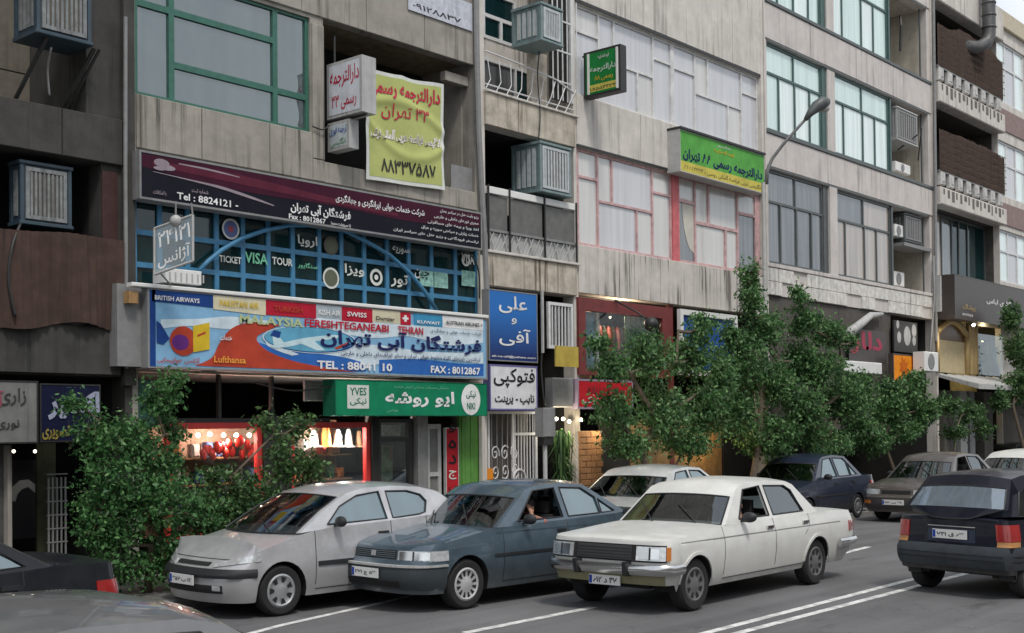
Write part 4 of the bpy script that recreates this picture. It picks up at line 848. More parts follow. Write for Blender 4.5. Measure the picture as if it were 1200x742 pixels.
# barred side window
bx0, bx1 = X(646, 80), X(671, 85); bz0, bz1 = Z((658, 118)), Z((658, 58))
gr = thing('window_grille', 'tall white barred grille beside the upper narrow balcony', 'grille', (bx0, D, bz0)); tbox('back_panel', M_DARK, gr, bx0, bx1, D + .05, D + .06, bz0, TOP - 2.5)
tbox('frame', M_WHITEFR, gr, bx1 - .07, bx1, D - .02, D + .04, bz0, TOP - 2.5)
for i in range(6): tbox('bar', M_WHITEFR, gr, bx0 + .03 + i * .15, bx0 + .055 + i * .15, D - .015, D + .0, bz0, TOP - 2.5)
for i in range(7): tbox('cross_bar', M_WHITEFR, gr, bx0, bx1 - .08, D - .022, D - .016, bz0 + .35 + i * .6, bz0 + .38 + i * .6)
tbox('side_wall', M_STAIN, bC, X(624, 100), bx0 - .01, D + .1, D + .14, l1t, Z((635, 60)))
cooler(634, 659, (3, 10), (48, 55), D - .55, .72, M_ACT, M_ACG, 'teal evaporative cooler jutting out above the upper narrow balcony')
cooler(633, 669, (166, 173), (224, 232), D - .18, .72, M_ACT, M_ACG, 'teal evaporative cooler over the white railed narrow balcony', bars=8)
q = MB(); c = P(592, 218, D + .7); q.lathe((c.x, c.y, l2t + .9), [(.17, 0), (.19, .3), (.17, .38), (.05, .45)], 12); tag(q.build('water_drum', M_INTW, None, smooth=True, angle=40), 'pale drum standing in the shade of the narrow balcony', 'drum')
# lower balcony balustrade
rl = thing('balcony_railing', 'white topped balcony railing with grey panels and zigzag metalwork', 'railing', (nb0, D, l2t))
rt = Z((571, 215), (670, 241), Y=D - .04); rb = Z((571, 222), (670, 250), Y=D - .04); rm = Z((573, 268), (673, 284), Y=D - .04)
tbox('top_rail', M_WHITE, rl, nb0, nb1, D - .06, D, rb, rt, b=.01)
for i, (u, v) in enumerate(((.0, .22), (.235, .61), (.625, .985))): tbox('infill_panel', mat('grey infill mesh', (.13, .13, .125), .7, var=.2), rl, nb0 + (nb1 - nb0) * u + .02, nb0 + (nb1 - nb0) * v, D - .02, D - .01, rm, rb - .02)
for u in (.0, .225, .615, .99): tbox('post', M_BLACK, rl, nb0 + (nb1 - nb0) * u - .015, nb0 + (nb1 - nb0) * u + .015, D - .09, D - .062, l2t + .06, rt + .02)
tbox('mid_rail', M_GREY, rl, nb0, nb1, D - .05, D - .01, rm - .05, rm - .005)
for i in range(7):
    a = nb0 + (nb1 - nb0) * i / 7; w = (nb1 - nb0) / 7; q = MB(); q.bar((a, D - .03, l2t + .06), (a + w * .5, D - .03, rm - .06), .02, .02); q.bar((a + w * .5, D - .03, l2t + .06), (a + w, D - .03, rm - .06), .02, .02); q.bar((a + w * .5, D - .03, l2t + .06), (a + w * .2, D - .033, rm - .06), .016, .016); q.build('zigzag_bar', M_LGREY, rl)
tbox('back_sheet', M_LGREY, rl, nb0, nb1, D + .0, D + .01, l2t + .05, rm - .06)
# white shaded windows
def mond(x0, x1, z0, z1, f, cols=(0, .24, .39, .80, 1), lo=.42, flip=False):
    """frame layout: tall, split pair over pair, tall"""
    W_ = x1 - x0; H = z1 - z0; X_ = lambda u: x0 + W_ * u; Z_ = lambda v: z0 + H * v
    return [(X_(0), X_(cols[1]), Z_(0), Z_(.72)), (X_(0), X_(cols[1]), Z_(.72), z1), (X_(cols[1]), X_(cols[2]), Z_(.5), z1), (X_(cols[2]), X_(cols[3]), Z_(.5), z1),
            (X_(cols[1]), X_(cols[1] + (cols[3] - cols[1]) * .7), Z_(0), Z_(.5)), (X_(cols[1] + (cols[3] - cols[1]) * .7), X_(cols[3]), Z_(0), Z_(.5)), (X_(cols[3]), x1, Z_(0), Z_(.74)), (X_(cols[3]), x1, Z_(.74), z1)]
xm = X(790.5, 110)
window(bC, (XN + .03, xm, whb, wht), mond(XN + .06, xm - .03, whb + .03, wht - .03, 0), D + .06, mat('weathered white frame', (.60, .60, .59), .6, var=.2), [G_SHADE, G_SHADE2, G_SHADE, G_SHADE], .05, .07)
window(bC, (xm + .003, XC1 - .12, whb, wht), mond(xm + .06, XC1 - .15, whb + .03, wht - .03, 0), D + .06, mat('weathered white frame', (.60, .60, .59), .6, var=.2), [G_SHADE, G_SHADE, G_SHADE2], .05, .07)
tbox('lintel_strip', M_BLACK, bC, XN + .03, XC1 - .12, D - .03, D - .002, wht, wht + .05)
# pink windows
xm0, xm1 = X(788.5, 260), X(797, 260)
pp = mond(X(680, 250), xm0, pkb + .03, pkt - .03, 0, (0, .20, .35, .79, 1))
window(bC, (XN + .03, xm0 + .03, pkb, pkt), pp, D + .05, M_PINKFR, [G_SHADE2, G_SHADE2, G_SHADE2, G_SHADE, G_SHADE, G_SHADE2], .05, .07)
tbox('window_post', mat('red window post', (.55, .13, .14), .6, var=.2), bC, xm0 + .033, xm1, D + .02, D + .14, pkb, pkt)
pp = mond(xm1 + .03, X(888, 260), pkb + .03, pkt - .03, 0, (0, .20, .37, .75, 1))
window(bC, (xm1 + .003, XC1 - .12, pkb, pkt), pp, D + .05, M_PINKFR, [G_GREY, G_SHADE2, G_SHADE2, G_SHADE2, G_SHADE2, G_SHADE2, G_GREY, G_SHADE2], .07, .07)
# pale curtain swept aside in the dark pane
q = MB(); a, b, c, d = P(799, 232, D + .075), P(815, 237, D + .075), P(815, 300, D + .075), P(813, 296, D + .075)
for i in range(8): pass
pts = [(a.x, a.z), (b.x, b.z), (c.x, c.z)] + [(a.x + (d.x - a.x) * (1 - math.cos(t)), a.z + (d.z - a.z) * math.sin(t)) for t in (1.5, 1.2, .9, .6, .3)]
poly(mat('ivory curtain', (.55, .52, .46), .9), bC, pts, D + .078, 'curtain')
tbox('lintel_strip', M_BLACK, bC, XN + .03, XC1 - .12, D - .03, D - .002, pkt, pkt + .045)
for a, b, sd, w in ((wht + .06, TOP, 31, 2.2), (pkt + .05, whb - .01, 32, 2.5)): panels(bC, XN + .03, XC1 - .02, a, b, D, w, M_CONC_C, .03, 'spandrel_panel', seed=sd)
panels(bC, XN + .03, XC1 - .02, c2b, pkb - .01, D, 1.35, M_CONC_CS, .03, 'spandrel_panel', seed=33)
tbox('pier', M_CONC_C, bC, XC1 - .115, XC1 - .01, D - .05, D - .001, .12, TOP, b=.01)
# green long sign
YS = D - .36
x0, x1, z0, z1 = R4(797, 151, 203, 896, 182, 225, YS); Wd, Hd = x1 - x0, z1 - z0
sg, f = sign('fascia_sign', 'green and yellow translation office sign high on the pale building', x0, x1, z0, z1, YS, .35, tmat('leaf green film', (.10, .36, .07)), M_LGREY, rim=.02); ys = YS + .003
tbox('hood', M_BLACK, sg, x0 - .01, x1 + .01, YS - .04, YS + .36, z1 + .003, z1 + .05)
poly(tmat('mustard film', (.55, .48, .10)), sg, [U(*p) for p in ((.004, .01), (.996, .01), (.996, .26), (.004, .26))], ys - .001)
st('دارالترجمه رسمی ۸۸ تهران', .03, .97, .28, .58, M_NAVY, True, sg, .03, ys - .004); st('انگلیسی عربی فرانسه آلمانی روسی - ۸۸۵۵۴۴۳۳', .04, .96, .06, .2, mat('brown lettering', (.12, .08, .02), .6), True, sg, .01, ys - .004)
st('قوه قضاییه', .38, .62, .68, .80, M_b9, True, sg, .01, ys - .004); st('دادگستری', .42, .58, .84, .92, M_WTX, True, sg, .01, ys - .004)
# green projecting sign
t, xw, Yo, zb_, zt_ = projecting('projecting_sign', 'green projecting sign with mustard strip and dark frame over the pale windows', 0, 0, D - .05, 684, 727, (64, 50), (117, 104), .20, tmat('forest green film', (.015, .19, .045)), M_BLACK, [
    ('دارالترجمه', .18, .88, .50, .66, M_WTX, True), ('رسمی ۸۸', .3, .8, .30, .44, M_b9, True), ('قوه قضاییه', .4, .7, .78, .88, M_WTX, True), ('۸۸۵۵۴۴۳۳', .12, .9, .12, .2, M_INK, True)])
L_ = D - .05 - Yo; H_ = zt_ - zb_
q = MB(); a = D - .05; q.quad((xw - .004, a - .1, zb_ + .09), (xw - .004, Yo + .1, zb_ + .09), (xw - .004, Yo + .1, zb_ + .25 * H_), (xw - .004, a - .1, zb_ + .25 * H_)); q.build('print', tmat('mustard film', (.55, .48, .10)), t, fixn=False)
for yy_ in (a - .13, Yo + .07): tbox('edge_strip', M_WHITE, t, xw - .03, xw - .001, yy_ - .02, yy_ + .02, zb_ + .05, zt_ - .05)
q = MB()
for z in (zt_ - .03, zb_ + .03): q.tube([(xw + .1, a + .1, z), (xw + .1, a - .1, z)], .02, 6)
q.build('bracket', M_BLACK, t)

# ---- street level of building C
YV = D - .25
x0, x1, z0, z1 = R4(573, 339, 424, 630, 344, 424, YV); w, h = x1 - x0, z1 - z0
def vgrad(name, c0, c1, za, zb):
    m, nt, b = newmat(name); N, L = nt.nodes, nt.links; g = N.new('ShaderNodeNewGeometry'); s = N.new('ShaderNodeSeparateXYZ'); L.new(g.outputs['Position'], s.inputs[0])
    r = N.new('ShaderNodeMapRange'); r.inputs[1].default_value = za; r.inputs[2].default_value = zb; L.new(s.outputs['Z'], r.inputs[0]); rp = N.new('ShaderNodeMix'); rp.data_type = 'RGBA'; rp.inputs[6].default_value = (*c0, 1); rp.inputs[7].default_value = (*c1, 1)
    L.new(r.outputs[0], rp.inputs[0]); L.new(rp.outputs[2], b.inputs['Base Color']); b.inputs['Roughness'].default_value = .45; return m
sg, f = sign('upright_sign', 'bright blue upright sign with white handwritten Persian words', x0, x1, z0, z1, YV, .24, vgrad('printed blue blend', (.008, .025, .13), (.012, .14, .46), z0 + .1, z0 + .7 * h), M_GREY, rim=.02)
for s, u0, u1, v0, v1 in (('علی', .2, .78, .68, .93), ('و', .45, .56, .53, .62), ('آفی', .2, .85, .22, .47)): text(s, M_TXW, sg, x0 + u0 * w, x0 + u1 * w, z0 + v0 * h, z0 + v1 * h, YV - .002, persian=True, bold=.012)
text('ali-va-afi@yahoo.com', M_TXW, sg, x0 + .05 * w, x0 + .95 * w, z0 + .045 * h, z0 + .085 * h, YV - .002)
x0, x1, z0, z1 = R4(574, 428, 482, 630, 428, 480, YV); w, h = x1 - x0, z1 - z0
sg, f = sign('copy_shop_sign', 'white copy shop sign with bold black Persian words', x0, x1, z0, z1, YV, .24, tmat('white print', (.66, .66, .68)), mat('violet cabinet', (.13, .12, .30), .5), rim=.03)
text('فتوکپی', M_TXK, sg, x0 + .08 * w, x0 + .94 * w, z0 + .50 * h, z0 + .93 * h, YV - .002, persian=True, bold=.015); text('تایپ - پرینت', M_TXK, sg, x0 + .1 * w, x0 + .93 * w, z0 + .10 * h, z0 + .36 * h, YV - .002, persian=True, bold=.03)
# white gate with scrollwork
gx0, gx1, gz0, gz1 = X(573, 540), X(631, 540), .14, Z((600, 482))
gt = thing('metal_gate', 'white barred gate with scrollwork under the copy shop sign', 'gate', (gx0, D, .12))
xm = X(603, 540)
q = MB(); q.plate((gx0, gx1, gz0, gz1), [(gx0 + .05, xm - .03, gz0 + .05, gz1 - .05), (xm + .03, gx1 - .05, gz0 + .05, gz1 - .45), (xm + .03, gx1 - .05, gz1 - .4, gz1 - .05)], D + .02, D + .06); q.build('frame', M_WHITEFR, gt)
for i in range(7): a = xm + .07 + i * (gx1 - xm - .14) / 6.5; q = MB(); q.tube([(a, D + .04, gz0), (a, D + .04, gz1)], .013, 6); q.build('bar', M_WHITEFR, gt)
for i in range(4): a = gx0 + .12 + i * (xm - gx0 - .2) / 3.5; q = MB(); q.tube([(a, D + .04, gz0), (a, D + .04, gz1)], .011, 6); q.build('bar', M_GREY, gt)
rn = random.Random(8)
for i in range(9):
    cx, cz, r = gx0 + .2 + (i % 3) * .27, 1.0 + (i // 3) * .33, .12; q = MB(); q.tube([(cx + (r * (1 - t / 14)) * math.cos(t * .75 + i), D + .03, cz + (r * (1 - t / 14)) * math.sin(t * .75 + i) * 1.3) for t in range(13)], .012, 5); q.build('scroll', M_WHITEFR, gt)
q = MB(); q.tube([(xm + .15 + .18 * math.cos(t), D + .01, 1.15 + .2 * math.sin(t)) for t in [i * .4 for i in range(14)]], .02, 5); q.build('ring', M_WHITEFR, gt)
tbox('backing_sheet', M_INT, gt, gx0, gx1, D + .25, D + .26, .12, gz1)
tag(tbox('notice_plate', M_ORANGE, None, X(568, 555), X(577, 555), D - .02, D - .005, Z((573, 562)), Z((573, 549))), 'small orange plate beside the green metal door', 'plate')
# service pole, meter boxes
pl = P(639, 560, KY + 1.2)
up = thing('service_post', 'white service post with grey meter box at the passage', 'post', (pl.x, pl.y, .1)); q = MB(); q.tube([(pl.x, pl.y, .1), (pl.x, pl.y, Z((639, 512), Y=pl.y))], .04, 8); q.build('post', M_LGREY, up)
tbox('meter_box', M_GREY, up, X(632, 490, pl.y), X(646, 490, pl.y), pl.y - .1, pl.y + .1, Z((639, 512), Y=pl.y), Z((639, 478), Y=pl.y), b=.01); tbox('meter_box', M_BLACK, up, X(634, 520, pl.y), X(645, 520, pl.y), pl.y - .08, pl.y + .08, Z((639, 522), Y=pl.y), Z((639, 513), Y=pl.y), b=.01)
rn = random.Random(4)
for i, (a, b) in enumerate(((606, 455), (601, 498), (612, 440))): pass
# barred window on first level
x0, x1, z0, z1 = R4(643, 353, 408, 672, 357, 410, D - .25)
bg_ = thing('window_cage', 'white barred window cage beside the bright blue sign', 'grille', (x0, D - .25, z0)); q = MB(); q.plate((x0, x1, z0, z1), [(x0 + .06, x1 - .06, z0 + .06, z1 - .06)], D - .25, D - .20); q.build('frame', M_WHITEFR, bg_)
for i in range(6): tbox('bar', M_WHITEFR, bg_, x0 + .12 + i * (x1 - x0 - .2) / 5.6, x0 + .145 + i * (x1 - x0 - .2) / 5.6, D - .24, D - .21, z0 + .05, z1 - .05)
tbox('dark_box', M_DARK, bg_, x0 + .02, x1 - .02, D - .19, D + .0, z0, z1); tbox('side_post', M_LGREY, bg_, x0 - .24, x0 - .2, D - .3, D - .26, z0 - .1, z1 + .2)
x0, x1, z0, z1 = R4(651, 407, 432, 677, 405, 428, D - .6); tag(tbox('yellow_sign', mat('weathered yellow board', (.45, .33, .06), .6, var=.2), None, x0, x1, D - .62, D - .58, z0, z1), 'small weathered yellow sign under the barred window cage', 'sign')
x0, x1, z0, z1 = R4(646, 443, 478, 670, 443, 477, D - .2); t = tag(tbox('meter_cabinet', M_GREY, None, x0, x1, D - .25, D - .05, z0, z1, b=.02), 'grey metal cabinet between the service post and red shopfront', 'cabinet')
# red shop, upper level
rx0, rx1 = X(676, 420), X(786, 420); rz1 = Z((676, 350), (786, 360)); rz0 = Z((700, 440))
fr = thing('red_shopfront', 'dark red framed upper shop window with warm lamps and curtains', 'shopfront', (rx0, D, rz0))
gx0, gx1 = X(684, 400), X(774, 400); q = MB(); q.plate((rx0, rx1, rz0, rz1), [(gx0, gx1, rz0 + .12, rz1 - .25)], D - .06, D + .02); q.build('frame', M_DRED, fr)
tbox('glass', G_SHOP, fr, gx0, gx1, D - .02, D - .01, rz0 + .12, rz1 - .25)
tbox('blue_curtain', mat('pale blue curtain', (.30, .42, .50), .8), fr, gx0, gx0 + .5, D + .1, D + .13, rz0 + .1, rz1 - .25); tbox('white_post', M_WHITE, fr, gx0 + .55, gx0 + .65, D + .09, D + .12, rz0 + .1, rz1 - .25)
q = MB(); n = 40; a0, a1 = X(738, 400), gx1
vs = [(a0 + (a1 - a0) * i / n, D + .12 + .03 * math.sin(i * 1.1), z) for i in range(n + 1) for z in (rz0 + .1, rz1 - .25)]; q.add(vs, [(2 * i, 2 * i + 2, 2 * i + 3, 2 * i + 1) for i in range(n)]); q.build('green_curtain', mat('sage curtain', (.17, .25, .18), .8), fr, smooth=True)
tbox('warm_back_wall', mat('warm shop wall', (.22, .13, .09), .8, var=.4), fr, gx0 + .6, a0, D + 1.0, D + 1.02, rz0, rz1)
rn = random.Random(9)
for i in range(12):
    a = gx0 + .8 + i * .16; q = MB(); q.ball((a, D + .7, rz0 + .75), (.06, .1, .38), 6, 6); tag(q.build('hanging_garment', M_DARK if i % 2 else M_DRED, None, smooth=True), '%s clothes hanging inside the red upper shop window' % ('black' if i % 2 else 'dark red'), 'clothes', 'clothes inside the red upper shop window')
bulb(703, 363, D + .25, .04, 9, 'lit lamp in the red upper shop window'); bulb(733, 365, D + .25, .04, 9, 'lit lamp in the red upper shop window'); plamp(716, 372, D + .45, 40, (1, .8, .55))
x0, x1, z0, z1 = R4(677, 444, 479, 742, 446, 480, D - .3)
sg, f = sign('shop_sign', 'red shop sign with lilac rim half hidden by the big tree', x0, x1, z0, z1, D - .3, .2, tmat('vivid red film', (.50, .02, .03)), mat('lilac rim', (.32, .26, .34), .5), rim=.04)
text('پوشاک زنانه', M_DRED, sg, x0 + .3, x1 - .3, z0 + .25, z1 - .12, D - .303, persian=True); text('مبارک', M_WTX, sg, x0 + .15, x0 + 1.0, z0 + .08, z0 + .25, D - .303, persian=True)
# lamp arm
q = MB(); q.tube([P(720, 352, D - .05), P(745, 365, D - .4), P(758, 374, D - .7)], .02, 6); hl = q.build('hanging_lamp', M_BLACK, None, smooth=True); tag(hl, 'dark round hanging lamp on a slanted arm before the red shop', 'lamp')
q = MB(); q.ball(P(763, 380, D - .75), (.15, .15, .15), 12, 8); q.build('shade', M_BLACK, hl, smooth=True)
# street-level shop with brick pillar and plants
for px in (652, 660, 667, 681, 708, 716): bulb(px, 491 + px % 4, D - .1, .035, 9, 'bright lit lamp under the red sign')
plamp(665, 498, D - .3, 16, (1, .85, .6)); plamp(710, 505, D - .3, 9, (1, .8, .5))
bx0, bx1 = X(678, 540), X(704, 540)
bp_ = thing('brick_pillar', 'pillar of orange bricks at the lit shop front', 'pillar', (bx0, D, .12)); tbox('core', M_WOOD, bp_, bx0 + .02, bx1 - .02, D - .03, D + .2, .12, 2.05)
br0 = None
for r in range(16):
    for k in range(3):
        z = .13 + r * .12; off = .0 if r % 2 else .16; a = bx0 + k * .34 - off; b = min(a + .325, bx1); a = max(a, bx0)
        if b - a > .05: tbox('brick', M_BRICK, bp_, a, b, D - .06 - rn.uniform(0, .008), D + .0, z, z + .108, b=.006)
for i, (a, b, m) in enumerate(((706, 740, M_DARK), (832, 848, M_WOOD), (850, 872, M_DARK))):
    tbox('shop_panel', m, bC, X(a, 540), X(b, 540), D + .05, D + .09, .12, 2.3)
plamp(840, 515, D - .4, 14, (1, .75, .4))
tbox('shop_wall', M_WOOD, bC, X(742, 540), X(831, 540), D + .06, D + .1, .12, 2.3)
for k, s in enumerate((-.4, 0, .35)):
    pass
# blue corrugated panel in white frame
x0, x1, z0, z1 = R4(797, 362, 442, 864, 370, 440, D - .12)
bpn = thing('corrugated_shutter', 'blue corrugated metal shutter in a white frame behind the tree', 'shutter', (x0, D - .12, z0)); q = MB(); q.plate((x0, x1, z0, z1), [(x0 + .12, x1 - .12, z0 + .12, z1 - .12)], D - .14, D - .05); q.build('frame', M_WHITE, bpn)
q = MB(); n = 120; vs = []
for i in range(n + 1):
    xx = x0 + .1 + (x1 - x0 - .2) * i / n; yy_ = D - .08 + (.03 if (i // 3) % 2 else 0); vs += [(xx, yy_, z0 + .1), (xx, yy_, z1 - .1)]
q.add(vs, [(2 * i, 2 * i + 2, 2 * i + 3, 2 * i + 1) for i in range(n)]); q.build('corrugated_sheet', mat('cobalt sheet paint', (.02, .12, .45), .5, var=.2, streak=.5), bpn)
tbox('shop_back', M_DRED, bC, rx1 + .003, x0 - .01, D + .05, D + .1, .12, c2b); 

# ================================================================ BUILDING D: pinkish grey, teal glazed strips
bD = thing('office_building', 'pinkish grey rendered office building with teal curtained window strips', 'building', (32, D, 0))
XD0, XD1 = XC1 + .003, X(1094, 250)
def zline(*pts): return Z(*pts)
r0b = zline((899, 5), (1090.6, 92)); r1t = zline((897.6, 51), (1089.4, 132.3)); r1b = zline((897.6, 153.4), (981.4, 181.2), (1093, 216.4)); r2t = zline((901, 200.6), (1093, 252.8)); r2b = zline((901, 307.4), (1094, 345)); bdb = zline((1001, 361), (1095, 374))
r0t = r0b + (r1t - r1b); 
wa0, wa1, wb0, wb1, rc0, rc1 = X(899, 130), X(970, 130), X(979, 150), X(1044, 170), X(1047, 170), X(1088, 190)
lv = [(r0b, r0t), (r1b, r1t), (r2b, r2t)]
holes = [(XD0 + .08, XD1 - .12, .12, bdb)]
for a, b in lv: holes += [(wa0, wa1, a, b), (wb0, rc1, a, b)]
q = MB(); q.plate((XD0, XD1, 0, TOP), holes, D, D + .3); q.build('wall', M_CONC_D, bD)
q = MB(); q.box(XD0, XD1, D + .31, BACK, TOP - .3, TOP); q.build('roof', M_CONC_D, bD); backwall(bD, XD0, XD1, M_CONC_D)
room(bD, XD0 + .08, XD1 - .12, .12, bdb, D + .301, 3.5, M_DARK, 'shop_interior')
pal = [[G_TEAL, G_TEAL, G_TEALW, G_TEAL, G_TEALW, G_TEALW], [G_TEAL, G_TEALW, G_TEALW, G_TEAL, G_TEAL, G_TEAL], [G_GREY]]
pal2 = [[G_TEALW, G_TEAL, G_TEALW, G_TEAL], [G_TEALW, G_TEALW, G_TEALW, G_TEALW, G_TEAL, G_TEAL], [G_WARM, G_WARM, G_WARM, G_WARM, G_GREY, G_WARM]]
for k, (a, b) in enumerate(lv):
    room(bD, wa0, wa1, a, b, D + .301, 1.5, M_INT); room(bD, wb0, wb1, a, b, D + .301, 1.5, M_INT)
    zt_ = a + (b - a) * .66; fx = lambda x0, x1, *u: [x0 + (x1 - x0) * t for t in u]; fm = M_TEALFR if k < 2 else M_GREYFR
    e = .04
    window(bD, (wa0, wa1 - .25, a, b), rows(wa0 + e, wa1 - .28, (a + e, zt_, b - e), (fx(wa0, wa1 - .25, .24, .52, .79), fx(wa0, wa1 - .25, .5))), D + .06, fm, pal[k], .06, .07)
    tbox('window_pier', M_TEALFR if k < 2 else M_GREYFR, bD, wa1 - .247, wa1, D + .04, D + .2, a, b)
    window(bD, (wb0, wb1, a, b), rows(wb0 + e, wb1 - e, (a + e, zt_, b - e), (fx(wb0, wb1, .18, .52, .74), fx(wb0, wb1, .5))), D + .06, fm, pal2[k], .06, .07)
    tbox('window_pier', fm, bD, wb1 + .003, wb1 + .1, D + .02, D + .25, a, b)
    room(bD, wb1 + .1, rc1, a, b, D + .301, 1.1, mat('recess cream plaster', (.42, .39, .33), .9, var=.15, streak=.8), 'recess')
    tbox('window_sill', M_GREYFR if k < 2 else M_CONC_D, bD, XD0 + .06, XD1 - .1, D - .06, D - .002, a - .10, a - .005, b=.01)
    tbox('lintel_strip', M_GREYFR, bD, wa0, rc1, D - .02, D - .001, b + .002, b + .05)
    q = MB(); q.tube([(rc1 - .15, D + .15, a), (rc1 - .15, D + .15, b)], .03, 6); q.build('recess_post', M_GREYFR, bD)
for i, (a, b) in enumerate(((r0t + .06, TOP), (r1t + .055, r0b - .105), (r2t + .055, r1b - .105))): panels(bD, XD0 + .06, XD1 - .12, a, b, D, 3.3, M_CONC_D, .03, 'spandrel_panel', seed=40 + i, gap=.008)
tbox('pier', M_CONC_C, bD, XD1 - .115, XD1, D - .07, D - .001, .12, TOP, b=.01); tbox('pier', M_CONC_C, bD, XD0, XD0 + .055, D - .07, D - .001, .12, TOP)
tbox('window_pier', M_CONC_D, bD, wa1 + .003, wb0 - .003, D - .025, D - .001, r2b, r2t)
# stone slabs under row 3, two courses with irregular joints
rn = random.Random(12); zt_, zb2 = r2b - .11, bdb; zm = zb2 + (zt_ - zb2) * .5
for (a, b) in ((zb2, zm), (zm, zt_)):
    x = XD0 + .06
    while x < XD1 - .2:
        w = rn.uniform(.55, .95); nx = min(x + w, XD1 - .12)
        if rn.random() > .08: tbox('stone_slab', M_STONE, bD, x + .006, nx - .006, D - .035 - rn.uniform(0, .012), D + .005, a + .006, b - .006, b=.006)
        x = nx
# recess contents
def split_ac(px0, px1, py0, py1, Y, label):
    x0, x1, z0, z1 = R4(px0, py0, py1, px1, py0 + 3, py1 + 3, Y); t = thing('condenser_unit', label, 'air conditioner', ((x0 + x1) / 2, Y, z0)); tbox('casing', M_WHITE, t, x0, x1, Y, Y + .35, z0, z1, b=.02)
    q = MB(); q.lathe(((x0 + x1) / 2 - .05, Y - .004, (z0 + z1) / 2), [(.0, -.01), ((z1 - z0) * .4, -.01), ((z1 - z0) * .42, .003)], 16, 'Y'); q.build('fan_grille', M_GREY, t); return t
t = cooler(1051, 1075, (126, 133), (164, 172), D + .0, .8, M_LGREY, M_GREY, 'grey evaporative cooler hanging in the upper recess of the teal windows'); q = MB(); q.bar(P(1052, 176, D + .3), P(1075, 158, D - .1), .03, .03); q.bar(P(1076, 188, D + .3), P(1080, 150, D - .1), .03, .03); q.build('strut', M_BLACK, t)
split_ac(1050, 1067, 190, 201, D + .1, 'white condenser unit at the foot of the upper recess')
t = cooler(1060, 1080, (250, 254), (283, 287), D + .1, .6, M_GREYFR, M_GREY, 'dark evaporative cooler hanging in the lower recess over a bracket'); tbox('shelf', M_GREY, t, X(1058, 290), X(1090, 290), D - .05, D + .6, Z((1075, 292)), Z((1075, 288)))
split_ac(1049, 1059, 262, 276, D + .15, 'small pale condenser unit in the lower recess'); split_ac(1048, 1060, 317, 334, D + .4, 'dim condenser unit on the floor of the lower recess')
q = MB(); q.tube([P(1055, 18, D + .3), P(1056, 30, D + .25), P(1055, 60, D + .3)], .04, 6); q.build('recess_hose', M_BLACK, bD)
# below: dark corrugated shutter, banner, signs
q = MB(); n = 150; x0, x1 = XD0 + .1, X(1045, 420); z0, z1 = 2.0, bdb - .02; vs = []
for i in range(n + 1): xx = x0 + (x1 - x0) * i / n; yy_ = D + .02 + (.04 if i % 2 else 0); vs += [(xx, yy_, z0), (xx, yy_, z1)]
q.add(vs, [(2 * i, 2 * i + 2, 2 * i + 3, 2 * i + 1) for i in range(n)]); q.build('corrugated_wall', mat('grey brown corrugated sheet', (.095, .085, .075), .6, var=.2, streak=1), bD)
bn2 = thing('torn_banner', 'torn dark banner with red Persian letters on the corrugated wall', 'banner', (X(1005, 400), D - .1, 3))
tbox('sheet', mat('dark banner vinyl', (.07, .06, .06), .6), bn2, X(990, 400), X(1033, 400), D - .12, D - .11, Z((1010, 425), Y=D - .1), Z((1010, 386), Y=D - .1)); text('دلار', mat('red banner letters', (.34, .03, .07), .6), bn2, X(992, 400), X(1029, 400), Z((1010, 416), Y=D - .1), Z((1010, 388), Y=D - .1), D - .125, persian=True, bold=.04)
q = MB(); q.tube([P(992, 392, D - .15), P(1008, 380, D - .2), P(1020, 370, D - .15), P(1034, 368, D - .1)], [.14, .12, .10, .05], 8); q.build('rolled_edge', M_LGREY, bn2, smooth=True)
tag(tbox('white_sign', M_WHITE, None, X(978, 440), X(1022, 440), D - .3, D - .15, Z((1000, 437), Y=D - .3), Z((1000, 423), Y=D - .3), b=.02), 'white box sign behind the foliage below the torn banner', 'sign')
x0, x1 = X(1047, 430, D - .5), X(1071, 430, D - .5); t, _ = sign('orange_sign', 'orange square sign with darker emblem beside the condenser', x0, x1, Z((1059, 448), Y=D - .5), Z((1059, 415), Y=D - .5), D - .5, .15, tmat('orange film', (.80, .26, .015)), M_BROWNSIGN, rim=.04)
cx, cz = (x0 + x1) / 2, Z((1059, 430), Y=D - .5); poly(tmat('dark orange print', (.55, .13, .01)), t, [(cx + r * math.cos(a), cz + r * math.sin(a)) for i in range(16) for a, r in ((i * math.pi / 8, .30 if i % 2 else .18),)], D - .503); text('رستوران', M_b6, t, x0 + .2, x1 - .2, cz - .62, cz - .45, D - .504, persian=True)
x0, x1 = X(1046, 390, D - .1), X(1073, 390, D - .1); tbx = tag(tbox('poster_board', mat('black white poster', (.03, .03, .03), .6), None, x0, x1, D - .15, D - .1, Z((1059, 413), Y=D - .1), Z((1059, 377), Y=D - .1)), 'black poster board with pale figures above the orange sign', 'poster')
for i, (u, v, r) in enumerate(((.55, .4, .24), (.2, .35, .14), (.85, .55, .16), (.85, .3, .12), (.15, .65, .1))):
    c = (x0 + (x1 - x0) * u, Z((1059, 413), Y=D - .1) + 1.2 * v); poly(M_LGREY, tbx, [(c[0] + r * math.cos(a), c[1] + r * 1.2 * math.sin(a)) for a in [i * math.pi / 6 for i in range(12)]], D - .153)
split_ac(1084, 1100, 411, 434, D - .9, 'white condenser unit hung above street level beside the gold shopfront')
q = MB(); q.tube([P(1094, 300, D - .1), P(1095, 350, D - .12), P(1092, 385, D - .2), P(1090, 412, D - .5)], .03, 6); tag(q.build('loose_cable', M_GREY, None, smooth=True), 'loose grey cable dropping to the condenser beside the gold shopfront', 'cable')

